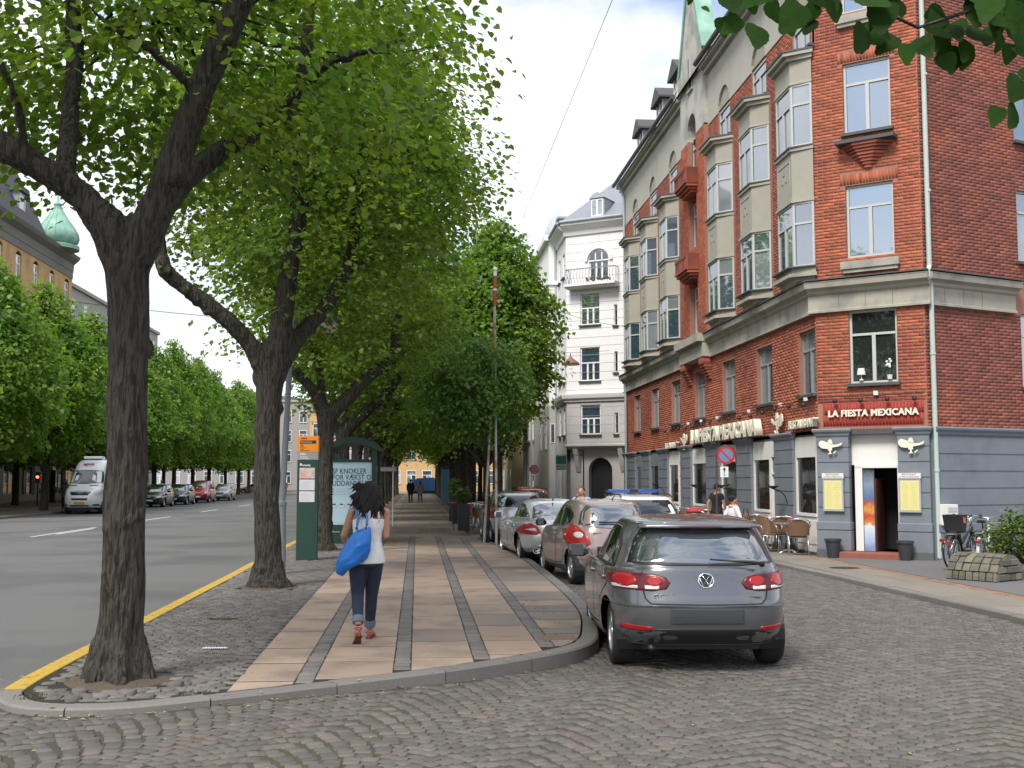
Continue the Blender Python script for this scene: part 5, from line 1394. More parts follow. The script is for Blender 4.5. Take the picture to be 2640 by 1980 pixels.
def crown_points(c, r, n_cl, per, rng, shell=.55, flat=.22, spray=.5, zmin=None, keep=None, power=2.0, taper=0.0):
    c = np.array(c); r = np.array(r)
    d = rng.normal(0, 1, (n_cl*3, 3)); d /= np.linalg.norm(d, axis=1, keepdims=True)
    rad = np.where(rng.random(len(d)) < shell, rng.uniform(.72, 1.03, len(d)), rng.random(len(d))**.5*.85)
    lump = np.array([.86+.30*noise.noise(Vector((v[0]*2.2+c[0], v[1]*2.2+c[1], v[2]*2.6))) for v in d])
    q = d*rad[:, None]*lump[:, None]
    if taper: q[:, :2] *= (1-taper*np.clip(q[:, 2:3], -.4, 1))
    C = c+q*r
    ok = np.ones(len(C), bool)
    if zmin is not None: ok &= C[:, 2] > zmin+rng.normal(0, .18, len(C))
    if keep is not None: ok &= keep(C)
    C = C[ok][:n_cl]; q = q[ok][:n_cl]
    n = len(C)*per
    CC = np.repeat(C, per, 0); Q = np.repeat(q, per, 0)
    a = rng.uniform(0, 2*pi, n); rr = np.sqrt(rng.random(n))*spray*np.repeat(rng.uniform(.6, 1.3, len(C)), per)
    off = np.stack([rr*np.cos(a), rr*np.sin(a), rng.normal(0, flat*spray, n)-.30*rr*rr/spray], 1)
    # sprays lean outwards and down
    tilt = np.repeat(rng.uniform(.1, .6, len(C)), per)
    oh = Q[:, :2]/np.maximum(np.linalg.norm(Q[:, :2], axis=1, keepdims=True), .05)
    off[:, 2] -= tilt*(off[:, 0]*oh[:, 0]+off[:, 1]*oh[:, 1])
    out = np.concatenate([oh*.6+off[:, :2], np.zeros((n, 1))], 1)
    return CC+off, out
def crown_mesh(c, r, n_cl, per, size, m, seed, hi=False, base=(0, 0, 0), parts=0, parent=None, droop=.55, **kw):
    rng = np.random.default_rng(seed)
    P, out = crown_points(c, r, n_cl, per, rng, **kw)
    n = len(P)
    x, y, z = leaf_frames(n, out, droop, rng)
    s = size*rng.uniform(.6, 1.25, n)
    idx = np.arange(n)
    if parts:
        cx = P[:, 0]*cos(YAW)+P[:, 1]*sin(YAW); cy = -P[:, 0]*sin(YAW)+P[:, 1]*cos(YAW); cz = (P[:, 2]-CAM_H)/np.maximum(cy, .1)
        seen = (cy > 2) & (np.abs(cx/cy) < .45) & (cz < .43)
        dist = np.where(seen, np.linalg.norm(P-np.array([0, 0, CAM_H]), axis=1)/s, 1e9)
        near = np.argsort(dist)[:parts]; rest = np.setdiff1d(idx, near)
        lm = [mesh_np('leaf', LEAF_V*k, np.array(LEAF_F), m) for k in (1.0,)]
        for i in near:
            o = obj('leaf', lm[0], parent)
            M = Matrix(((x[i, 0], y[i, 0], z[i, 0], P[i, 0]-base[0]), (x[i, 1], y[i, 1], z[i, 1], P[i, 1]-base[1]), (x[i, 2], y[i, 2], z[i, 2], P[i, 2]-base[2]), (0, 0, 0, 1)))
            o.matrix_local = M @ Matrix.Scale(float(s[i]), 4)
        idx = rest
    V, F = build_leaves(P[idx]-np.array(base), x[idx], y[idx], z[idx], s[idx], hi)
    return mesh_np('crown', V, F, m)
def add_twigs(b, c, r, n, rng, base, ends=None):
    for _ in range(n):
        d = rng.normal(0, 1, 3); d /= np.linalg.norm(d); d[2] = abs(d[2])*.6-.25
        p1 = np.array(c)+d*np.array(r)*rng.uniform(.55, .95); p0 = np.array(c)+d*np.array(r)*rng.uniform(.1, .35)-np.array([0, 0, .5])
        m_ = (p0+p1)/2+rng.normal(0, .15, 3)
        k1 = p0+(m_-p0)*.5+rng.normal(0, .08, 3); k2 = m_+(p1-m_)*.5+rng.normal(0, .12, 3)
        b.tube([p0-base, k1-base, m_-base, k2-base, p1-base], [.018, .015, .011, .008, .004], 5, caps=False)

def avenue_tree(k, bx, by, label, c, r, n_cl, per, size, seed, hi, parts, zmin, voxel, m=M_leaf, keep=None, twigs=40, **kw):
    t = thing('lime_tree', label, 'tree', (bx, by, ISL_Z), 0, 'lime trees along the promenade')
    base = (bx, by, ISL_Z)
    tr = obj('trunk', trunk_mesh(LIMBS[k], base, voxel), t)
    b = MB(); add_twigs(b, c, r, twigs, np.random.default_rng(seed+5), np.array(base)); tw = obj('twigs', b, t, M_bark); tw['kind'] = 'stuff'
    cm = crown_mesh(c, r, n_cl, per, size, m, seed, hi, base, parts, t, zmin=zmin, keep=keep, **kw)
    o = obj('crown', cm, t); o['kind'] = 'stuff'
    return t
def shows(C, limbs, gap):
    """clumps that would hide a limb from the promenade side are left out"""
    ok = np.ones(len(C), bool)
    for l in limbs:
        P = np.array([p[:3] for p in l])
        for a, c in zip(P[:-1], P[1:]):
            Ym = (a[1]+c[1])/2; f = Ym/C[:, 1]
            q = np.stack([C[:, 0]*f, CAM_H+(C[:, 2]-CAM_H)*f], 1); u = (c-a)[[0, 2]]; w = a[[0, 2]]
            t = np.clip(((q-w)@u)/max(u@u, 1e-6), 0, 1); d = np.linalg.norm(q-(w+t[:, None]*u), axis=1)
            ok &= ~((d < gap/np.maximum(f, .6)) & (C[:, 1] < Ym+.1))
    return ok
def keep1(C):
    if True: C0 = C
    return keep1b(C) & shows(C, [LIMBS[1][1], LIMBS[1][2], LIMBS[1][4]], .50)
def keep1b(C):      # open below the fork, and over the road side near the camera
    return (C[:, 1] > 6.0) & (C[:, 0] < .0745*C[:, 1]-.45+RNG.normal(0, .15, len(C))) & ((C[:, 2] > 4.75) | (np.hypot(C[:, 0]+2.5, C[:, 1]-10) > 1.1))
avenue_tree(1, -2.48, 9.98, 'thick dark lime trunk nearest the camera, forking under the top edge', (-2.5, 10.3, 6.7), (4.1, 4.6, 2.7), 680, 42, .078, 3, True, 300, 4.45, .024, keep=keep1, spray=.55, twigs=60)
def keep3(C): return C[:, 0] < .0745*C[:, 1]-.35+RNG.normal(0, .25, len(C))
def keep2(C): return keep3(C) & ((C[:, 2] > 4.9) | (C[:, 0] > -2.6)) & ((C[:, 0] > -1.7) | (RNG.random(len(C)) < .42)) & (shows(C, LIMBS[2][1:4], .45) | (RNG.random(len(C)) < .25))
avenue_tree(2, -2.30, 18.29, 'second lime tree, in front of the grey lamp post, with three spreading limbs', (-1.95, 18.7, 7.3), (3.35, 4.3, 3.5), 900, 40, .086, 5, True, 120, 4.15, .035, keep=keep2, spray=.55, twigs=60)
avenue_tree(3, -2.24, 27.6, 'third lime tree, between the bus stop pillar and the bus shelter', (-1.7, 27.8, 8.2), (3.75, 4.4, 4.7), 950, 26, .14, 7, False, 0, 3.9, .04, spray=.6, keep=keep3)
T4 = avenue_tree(4, -2.33, 36.5, 'fourth lime tree, just behind the green bus shelter', (-1.9, 36.6, 8.2), (3.8, 4.4, 4.8), 800, 24, .17, 9, False, 0, 3.7, .05, spray=.65)
for i in range(11):
    y = 45.3+8.8*i
    o = copy_tree(T4, (-2.35+random.uniform(-.1, .1), y, ISL_Z), rz=random.uniform(0, 6.28) if i else .6, scale=random.uniform(.94, 1.05),
        label='lime tree in the left promenade row, %s beyond the bus shelter' % ['second', 'third', 'fourth', 'fifth', 'sixth', 'seventh', 'eighth', 'ninth', 'tenth', 'eleventh', 'twelfth'][i])
def simple_tree(name, label, x, y, z0, c, r, n_cl, per, size, m, seed, th, tr, limbs=5, group=None, zmin=None, cat='tree', **kw):
    t = thing(name, label, cat, (x, y, z0), 0, group)
    rng = np.random.default_rng(seed)
    b = MB(); p = [(0, 0, -.05), (0, 0, .25), (.04, 0, th*.5), (.02, .03, th)]
    b.tube(p, [tr*1.5, tr*1.1, tr, tr*.9], 12, jit=.05)
    for k in range(limbs):
        a = 2*pi*k/limbs+rng.uniform(-.3, .3); h = r[2]*rng.uniform(.8, 1.5); w = r[0]*rng.uniform(.3, .6)
        b.tube([(0, 0, th-.1), (w*.6*cos(a), w*.6*sin(a), th+h*.35), (w*cos(a), w*sin(a), th+h)], [tr*.7, tr*.45, tr*.15], 7)
    b.tube([(0, 0, th-.1), (0, 0, c[2]-z0+r[2]*.5)], [tr*.8, tr*.15], 7)
    obj('trunk', b, t, M_bark, smooth=True)
    o = obj('crown', crown_mesh((c[0]-x, c[1]-y, c[2]-z0), r, n_cl, per, size, m, seed, False, (0, 0, 0), zmin=(zmin-z0) if zmin else None, **kw), t); o['kind'] = 'stuff'
    return t
# right-hand row of the promenade
RT = simple_tree('lime_tree', 'tall fresh green lime tree rising behind the red and white mast', 3.2, 46.0, ISL_Z, (3.2, 46, 8.0), (2.75, 2.9, 4.9), 1500, 20, .19, M_leafL, 21, 3.2, .2, spray=.55, taper=.38, shell=.75, droop=.7, group='lime trees along the promenade')
R2 = simple_tree('lime_tree', 'first lime tree of the dark right row, behind the planters', 2.35, 50.5, ISL_Z, (1.9, 50.5, 7.6), (3.3, 3.6, 4.6), 900, 22, .2, M_leafL, 23, 3.2, .22, spray=.65, group='lime trees along the promenade', zmin=3.6)
for i in range(10):
    copy_tree(R2, (2.35+random.uniform(-.15, .15), 57.6+8.3*i, ISL_Z), rz=random.uniform(0, 6), scale=random.uniform(.95, 1.08), label='lime tree in the right promenade row, %s from the planters' % ['second', 'third', 'fourth', 'fifth', 'sixth', 'seventh', 'eighth', 'ninth', 'tenth', 'eleventh'][i])
copy_tree(R2, (4.75, 78.9, 0.0), rz=2.0, scale=.9, label='lime tree on the side street pavement, in front of the pale house')
copy_tree(R2, (5.3, 96, 0.0), rz=4.0, scale=.9, label='lime tree on the side street pavement, farthest along it')
YT = simple_tree('young_lime_tree', 'small dark green young lime tree between two pale mast legs', 1.86, 30.9, ISL_Z, (1.55, 30.9, 4.35), (1.75, 1.75, 1.75), 520, 24, .115, M_leafD, 31, 2.1, .085, limbs=4, spray=.36, droop=.75, shell=.7)
# left of the road: two rows of clipped limes
ord_ = ['first', 'second', 'third', 'fourth', 'fifth', 'sixth', 'seventh', 'eighth', 'ninth', 'tenth', 'eleventh', 'twelfth']
LT = [simple_tree('lime_tree', 'x', -21.0, 57.9, .1, (-21, 57.9, 7.7), (3.7, 3.9, 5.6), 1200, 16, .25, M_leafL, 41+k, 3.4, .2, spray=.62, shell=.8, taper=.58, droop=.7, zmin=3.3, group='lime trees left of the road') for k in range(2)]
LT[0]['label'] = 'first lime tree of the kerbside row across the road, cut by the picture edge'
LT[1].location = (-20.96, 66.63, .1); LT[1]['label'] = 'second lime tree of the kerbside row across the road, left of the white van'
for i in range(2, 11):
    copy_tree(LT[i % 2], (-21+random.uniform(-.2, .2), 57.9+8.75*i, .1), rz=random.uniform(0, 6), scale=(random.uniform(.92, 1.05), random.uniform(.92, 1.05), random.uniform(.88, 1.10)), label='%s lime tree of the kerbside row across the road' % ord_[i])
for i in range(8):
    copy_tree(LT[(i+1) % 2], (-27.5+random.uniform(-.3, .3), 62+9.2*i, .1), rz=random.uniform(0, 6), scale=(1, 1, random.uniform(.86, .97)), label='%s lime tree of the rear row by the house fronts across the road' % ord_[i])
# hanging branch over the camera, upper right corner
hb = thing('lime_tree', 'lime tree whose dark large-leaved branch hangs into the upper right corner', 'tree', (8.5, 2.2, .06))
def hl(v): return Vector(v)-Vector((8.5, 2.2, .06))
b = MB(); b.tube([hl(p) for p in [(8.5, 2.2, 0), (8.5, 2.2, .3), (8.48, 2.2, 2.4), (8.5, 2.25, 4.6), (8.6, 2.3, 7.5)]], [.28, .2, .17, .15, .07], 14, jit=.06); b.tube([hl(p) for p in [(8.5, 2.2, 4.2), (7.2, 2.7, 4.7), (5.4, 3.4, 4.45), (4.2, 3.8, 4.05), (3.2, 3.9, 3.75)]], [.10, .07, .045, .03, .02], 10, jit=.06); obj('trunk', b, hb, M_bark, smooth=True)
b = MB(); b.tube([hl(p) for p in [(3.2, 3.9, 3.75), (2.26, 3.7, 3.6), (2.0, 3.7, 3.48), (1.74, 3.75, 3.4), (1.46, 3.6, 3.43), (1.13, 3.6, 3.44), (1.0, 3.6, 3.46)]], [.02, .012, .008, .006, .006, .005, .003], 6)
b.tube([hl(p) for p in [(3.0, 3.8, 3.72), (2.5, 3.6, 3.45), (2.28, 3.52, 3.25), (2.2, 3.5, 3.05)]], [.012, .008, .006, .003], 6)
obj('twig', b, hb, M_bark)
angs = np.linspace(0, 2*pi, 30, endpoint=False)
lv = []
for i in range(30):
    t = i/30*2*pi; c0 = sin(t); w = .47*(abs(c0)**.85)*(1 if c0 > 0 else -1)
    yy = .5-.5*cos(t); ser = 1+(.045 if i % 2 else -.02)
    yb = 1-(1-yy)**1.0
    ww = w*(1.15-.62*yy)*1.12*ser
    lv.append((ww, yy*1.0+(.16*max(0, yy-.85)/.15)-(.10*abs(c0) if yy < .35 else 0), .05*abs(ww)-.08*yy*yy))
lv[0] = (0, .02, 0)
lb = MB(); ctr = [(0, y_, -.02*y_) for y_ in (.12, .35, .6, .85)]
lb.v = [Vector(p) for p in lv]; n0 = len(lv); lb.v += [Vector(p) for p in ctr]
mid = lambda y_: n0+min(3, max(0, int(y_*4)))
for i in range(30):
    j = (i+1) % 30; a_, c_2 = mid(lv[i][1]), mid(lv[j][1])
    lb.f.append((i, j, c_2)); 
    if a_ != c_2: lb.f.append((i, c_2, a_))
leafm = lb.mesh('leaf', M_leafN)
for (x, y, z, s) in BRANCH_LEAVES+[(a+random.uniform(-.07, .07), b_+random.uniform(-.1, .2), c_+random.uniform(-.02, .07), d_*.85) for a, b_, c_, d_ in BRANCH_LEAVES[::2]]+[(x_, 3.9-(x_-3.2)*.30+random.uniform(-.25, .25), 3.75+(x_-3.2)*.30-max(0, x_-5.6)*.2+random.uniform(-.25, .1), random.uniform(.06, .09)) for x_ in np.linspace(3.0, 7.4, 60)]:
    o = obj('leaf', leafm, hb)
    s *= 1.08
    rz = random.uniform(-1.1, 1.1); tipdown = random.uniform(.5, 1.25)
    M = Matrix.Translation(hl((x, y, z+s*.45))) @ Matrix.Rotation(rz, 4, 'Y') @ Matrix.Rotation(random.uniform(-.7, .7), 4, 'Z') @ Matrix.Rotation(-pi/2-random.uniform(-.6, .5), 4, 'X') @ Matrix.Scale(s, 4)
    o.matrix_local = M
# ------------------------------------------------------------------ vehicles
def paint(name, col, metal=.55, rough=.28, coat=.8): return mat(name, col, rough, metal=metal, coat=coat, var=.03, scale=2)
M_tyre = mat('tyre_rubber', (.018, .018, .018), .85, var=.2, scale=30)
M_alloy = mat('alloy', (.55, .56, .58), .3, metal=.8)
M_trim = mat('black_trim', (.012, .012, .013), .45)
M_cglass = glass('car_glass', (.012, .016, .018), .03, 1.9, coat=.6)
M_cglassr = glass('car_rear_glass', (.05, .065, .075), .03, 3.0, coat=.8)
M_tail = mat('tail_lamp_red', (.36, .006, .010), .3, coat=.15)
M_taild = mat('tail_lamp_dark_red', (.10, .003, .006), .3, coat=.2)
M_lens = mat('clear_lens', (.62, .6, .58), .1, coat=1)
M_chrome = mat('chrome', (.75, .76, .78), .12, metal=1)
M_plate = mat('plate_grey', (.045, .047, .05), .5)
M_plateY = mat('plate_yellow', (.75, .40, .03), .5)
M_plateW = mat('plate_white', (.75, .75, .74), .5)
M_seam = mat('panel_gap', (.01, .01, .01), .8)

def body_mesh(loops, n=112, sub=5, taper=.06, arches=(), arch_r=.34, name='body', m=None):
    """loops: (y_rear, y_front, half_width, z_rear, z_mid, z_front[, n_front, n_rear, ymid]) from sill to roof"""
    rings = []
    for l in loops:
        yr, yf, w, zr, zm, zf = l[:6]
        nf = l[6] if len(l) > 6 else 4.5; nr = l[7] if len(l) > 7 else 4.5; ym = l[8] if len(l) > 8 else 0.0
        yc, hl_ = (yr+yf)/2, (yf-yr)/2
        t = np.linspace(0, 2*pi, 4001)
        c, s = np.cos(t), np.sin(t)
        ex = np.where(c > 0, nf, nr)
        y = yc+hl_*np.sign(c)*np.abs(c)**(2/ex); u = (y-yc)/hl_
        x = w*np.sign(s)*np.abs(s)**(2/ex)*(1-taper*u*u)
        d = np.concatenate(([0], np.cumsum(np.hypot(np.diff(x), np.diff(y)))))
        q = np.linspace(0, d[-1], n, endpoint=False)
        X, Yv = np.interp(q, d, x), np.interp(q, d, y)
        k = np.where(Yv > ym, np.clip((Yv-ym)/max(yf-ym, .01), 0, 1), np.clip((ym-Yv)/max(ym-yr, .01), 0, 1))
        z = np.where(Yv > ym, zm+(zf-zm)*k**1.8, zm+(zr-zm)*k**1.8)
        rings.append(np.stack([X, Yv, z], 1))
    R = []
    for i in range(len(rings)-1):
        p0, p1, p2, p3 = rings[max(i-1, 0)], rings[i], rings[i+1], rings[min(i+2, len(rings)-1)]
        for j in range(sub):
            t = j/sub
            h00, h10, h01, h11 = 2*t**3-3*t*t+1, t**3-2*t*t+t, -2*t**3+3*t*t, t**3-t*t
            m1, m2 = (p2-p0)*.36, (p3-p1)*.36
            R.append(h00*p1+h10*m1+h01*p2+h11*m2)
    R.append(rings[-1]); m_ = len(R)
    V = np.concatenate(R); F = []
    idx = lambda i, k: i*n+(k % n)
    for i in range(m_-1):
        for k in range(n): F.append((idx(i, k), idx(i, k+1), idx(i+1, k+1), idx(i+1, k)))
    c = R[-1].mean(0); V = np.vstack([V, c]); top = len(V)-1
    F += [(idx(m_-1, k), idx(m_-1, k+1), top) for k in range(n)]
    # wheel arches
    for (ay, az) in arches:
        dy, dz = V[:, 1]-ay, V[:, 2]-az; r = np.hypot(dy, dz)
        ins = (r < arch_r) & (np.abs(V[:, 0]) > .45)
        F2 = []
        for f in F:
            if all(ins[v] for v in f): continue
            F2.append(f)
        used = np.zeros(len(V), bool)
        for f in F2:
            for v in f: used[v] = True
        snap = ins & used
        rr = np.maximum(r[snap], 1e-4)
        V[snap, 1] = ay+dy[snap]/rr*arch_r; V[snap, 2] = az+dz[snap]/rr*arch_r
        F = F2
    me = bpy.data.meshes.new(name); me.from_pydata([tuple(v) for v in V], [], F); me.update()
    me.polygons.foreach_set('use_smooth', [True]*len(me.polygons))
    if m: me.materials.append(m)
    bvh = BVHTree.FromPolygons([Vector(v) for v in V], F)
    return me, bvh
def densify(poly, step=.06, closed=True):
    out = []; n = len(poly)
    for i in range(n if closed else n-1):
        a, b = Vector(poly[i]), Vector(poly[(i+1) % n]); k = max(1, int((b-a).length/step))
        out += [tuple(a+(b-a)*(j/k)) for j in range(k)]
    if not closed: out.append(tuple(poly[-1]))
    return out
AX = {'rear': (Vector((0, 1, 0)), lambda a, b: Vector((a, -9, b))), 'front': (Vector((0, -1, 0)), lambda a, b: Vector((a, 9, b))),
      'left': (Vector((1, 0, 0)), lambda a, b: Vector((-9, a, b))), 'right': (Vector((-1, 0, 0)), lambda a, b: Vector((9, a, b))), 'top': (Vector((0, 0, -1)), lambda a, b: Vector((a, b, 9)))}
def patch(bvh, poly, axis, off=.006, step=.06, rings=(1.0, .93, .66, .33), edge=-.012, ctr=None):
    """a thin panel lying on the body inside an outline drawn along an axis"""
    d, st = AX[axis]; pts = densify(poly, step)
    c = Vector((sum(p[0] for p in pts)/len(pts), sum(p[1] for p in pts)/len(pts))) if ctr is None else Vector(ctr)
    b = MB(); vs = []; last = None
    def hit(a, z, o):
        h = bvh.ray_cast(st(a, z), d)
        if h[0] is None:
            h2 = bvh.find_nearest(st(a, z)+d*8)
            return h2[0]-d*o
        nrm = h[1] if h[1].dot(d) < 0 else -h[1]
        return h[0]+nrm*o
    for k, s in enumerate((1.0,)+tuple(rings)):
        for p in pts:
            q = c+(Vector(p)-c)*(s if k > 0 else 1.0)
            vs.append(hit(q.x, q.y, edge if k == 0 else off*(.55 if k == 1 else 1)))
    n = len(pts); m_ = len(rings)+1
    vs.append(hit(c.x, c.y, off))
    fs = [(i*n+k, i*n+(k+1) % n, (i+1)*n+(k+1) % n, (i+1)*n+k) for i in range(m_-1) for k in range(n)]
    fs += [((m_-1)*n+k, (m_-1)*n+(k+1) % n, m_*n) for k in range(n)]
    b.add(vs, fs); return b
def seam(bvh, path, axis, w=.010, off=.003, step=.05, closed=False):
    d, st = AX[axis]; pts = densify(path, step, closed); b = MB(); L, R = [], []
    n = len(pts)
    for i, p in enumerate(pts):
        a = Vector(pts[(i-1) % n] if closed or i > 0 else p); c = Vector(pts[(i+1) % n] if closed or i < n-1 else p)
        t = (c-a); t = t.normalized() if t.length > 1e-6 else Vector((1, 0)); nn = Vector((-t.y, t.x))*w/2
        for lst, q in ((L, Vector(p)+nn), (R, Vector(p)-nn)):
            h = bvh.ray_cast(st(q.x, q.y), d)
            lst.append((h[0]+(h[1] if h[1].dot(d) < 0 else -h[1])*off) if h[0] is not None else None)
    for i in range(n if closed else n-1):
        j = (i+1) % n
        q = [L[i], R[i], R[j], L[j]]
        if any(v is None for v in q): continue
        b.add(q, [(0, 1, 2, 3)])
    return b
def wheel(parent, x, y, r, w, side, spokes=5, steer=0.0, style='alloy'):
    Mx = T(x, y, r, rz=steer) @ Matrix.Rotation(pi/2, 4, 'Y')
    b = MB(M=Mx)
    ri = r*.66
    b.lathe([(ri, -w/2+.01), (r-.03, -w/2), (r-.006, -w/2+.03), (r, -w/2+.06), (r, w/2-.06), (r-.006, w/2-.03), (r-.03, w/2), (ri, w/2-.01)], 32, caps=False)
    wh = obj('wheel', b, parent, M_tyre, smooth=True)
    b = MB(M=Mx); s = 1 if side > 0 else -1
    b.lathe([(ri+.004, s*(-w/2+.02)), (ri+.004, s*(w/2-.012)), (ri-.02, s*(w/2-.006)), (ri-.03, s*(w/2-.03)), (ri-.05, s*(w/2-.09))], 32, caps=False)
    z0, z1 = s*(w/2-.055), s*(w/2-.02)
    for k in range(spokes):
        a = 2*pi*k/spokes+.3
        for da in ((-.16, .16) if style == 'alloy' else (0,)):
            aa_ = a+da; ww = .022 if style == 'alloy' else .05
            p0 = Vector((.05*cos(a), .05*sin(a), 0)); p1 = Vector((ri*.97*cos(aa_), ri*.97*sin(aa_), 0)); t = (p1-p0).normalized(); nn = Vector((-t.y, t.x, 0))*ww
            b.add([p0+nn+Vector((0, 0, z1)), p0-nn+Vector((0, 0, z1)), p1-nn*.8+Vector((0, 0, z1)), p1+nn*.8+Vector((0, 0, z1)), p0+nn+Vector((0, 0, z0)), p0-nn+Vector((0, 0, z0)), p1-nn+Vector((0, 0, z0)), p1+nn+Vector((0, 0, z0))], [(0, 1, 2, 3), (0, 3, 7, 4), (1, 2, 6, 5), (2, 3, 7, 6)])
    b.lathe([(.065, s*(w/2-.06)), (.06, s*(w/2-.012)), (.03, s*(w/2-.006)), (.001, s*(w/2-.006))], 16, caps=False)
    obj('rim', b, wh, M_alloy)
    b = MB(M=Mx); b.lathe([(ri-.04, s*(w/2-.10)), (.001, s*(w/2-.10))], 24, caps=False); obj('brake_disc', b, wh, M_trim)
    return wh
def car(label, cat, loc, rz, loops, pm, wb, tw, wr, details, spokes=5, arch_r=None, group=None, steer=0.0, style='alloy', name='parked_car', taper=.06):
    t = thing(name, label, cat, loc, rz, group)
    yf, yr = wb
    me, bvh = body_mesh(loops, arches=((yf, wr+.01), (yr, wr+.01)), arch_r=arch_r or wr+.045, m=pm, taper=taper)
    body = obj('body', me, t)
    for y in (yf, yr):
        for s in (-1, 1):
            b = MB(); k = 14; R0 = (arch_r or wr+.045)+.004
            rings = []
            for x in (s*(tw-.02), s*(tw-.28)):
                rings.append([(x, y+R0*cos(pi*(-.12+1.24*j/k)), wr+.01+R0*sin(pi*(-.12+1.24*j/k))) for j in range(k+1)])
            b.add(rings[0]+rings[1], [(j, j+1, k+2+j, k+1+j) for j in range(k)])
            b.add([(s*(tw-.28), y, wr)]+rings[1], [(0, j+1, j+2) for j in range(k)])
            obj('wheel_arch', b, t, M_trim)
            wheel(t, s*(tw-.10), y, wr, .21, s, spokes, steer if y == yf else 0, style)
    w0 = loops[0][2]
    b = MB(); b.box(-w0+.26, w0-.26, loops[0][0]+.25, loops[0][1]-.25, .19, loops[2][4]); b.box(-w0+.02, w0-.02, yr+wr+.12, yf-wr-.12, .2, .35); obj('underbody', b, t, M_trim)
    A_ = lambda nm, b, m, sm=True, par=None, lab=None: obj(nm, b, par or t, m, smooth=sm, label=lab)
    P_ = lambda poly, axis, **k: patch(bvh, poly, axis, **k)
    S_ = lambda path, axis, **k: seam(bvh, path, axis, **k)
    details(t, bvh, A_, P_, S_)
    return t
def mirx(poly): return [(-x, z) for x, z in poly][::-1]
def mirrors(A_, x, y, z, m, s=1.0):
    for sd in (-1, 1):
        b = MB(); b.loft([[(sd*(x+.02), y-.04*s, z-.02), (sd*(x+.02), y+.04*s, z-.02), (sd*(x+.02), y+.04*s, z+.03), (sd*(x+.02), y-.04*s, z+.03)],
                          [(sd*(x+.08), y-.07*s, z-.05*s), (sd*(x+.08), y+.06*s, z-.04*s), (sd*(x+.08), y+.06*s, z+.09*s), (sd*(x+.08), y-.07*s, z+.10*s)],
                          [(sd*(x+.22*s), y-.06*s, z-.05*s), (sd*(x+.22*s), y+.03*s, z-.03*s), (sd*(x+.22*s), y+.03*s, z+.08*s), (sd*(x+.22*s), y-.06*s, z+.10*s)],
                          [(sd*(x+.25*s), y-.05*s, z-.02*s), (sd*(x+.25*s), y+.0, z-.01), (sd*(x+.25*s), y+.0, z+.05*s), (sd*(x+.25*s), y-.05*s, z+.07*s)]])
        mi = A_('wing_mirror', b, m)
        b = MB(); b.add([(sd*(x+.085), y-.074*s, z-.035*s), (sd*(x+.215*s), y-.066*s, z-.035*s), (sd*(x+.215*s), y-.066*s, z+.085*s), (sd*(x+.085), y-.074*s, z+.085*s)], [(0, 1, 2, 3)]); A_('mirror_glass', b, M_cglassr, False, mi)
def side_windows(A_, P_, S_, wins, outline=None):
    for sd in ('left', 'right'):
        if outline: A_('window_trim', P_(outline, sd, off=.003, edge=-.004), M_trim)
        for w in wins: A_('side_window', P_(w, sd, off=.007), M_cglass)

# ---- dark grey hatchback, nearest
M_golf = paint('paint_grey', (.15, .155, .165), .6, .24)
golf_loops = [(-1.90, 2.02, .80, .27, .21, .23), (-2.00, 2.12, .865, .37, .31, .33), (-2.045, 2.18, .885, .52, .50, .50), (-2.05, 2.18, .888, .66, .64, .62),
              (-2.02, 2.12, .886, .755, .76, .72), (-1.985, 2.03, .876, .87, .87, .79), (-1.955, 1.95, .845, .985, .955, .85), (-1.925, .98, .80, 1.03, .985, .985, 4.5, 4.5, -.6),
              (-1.80, .62, .72, 1.22, 1.20, 1.21, 4, 4.2, -.6), (-1.63, .22, .625, 1.39, 1.405, 1.385, 4, 4.2, -.6), (-1.60, .05, .55, 1.43, 1.452, 1.43, 4, 4.5, -.6), (-1.40, -.25, .36, 1.455, 1.478, 1.455, 3.5, 4, -.6), (-1.0, -.5, .14, 1.47, 1.485, 1.47, 3, 3, -.7)]
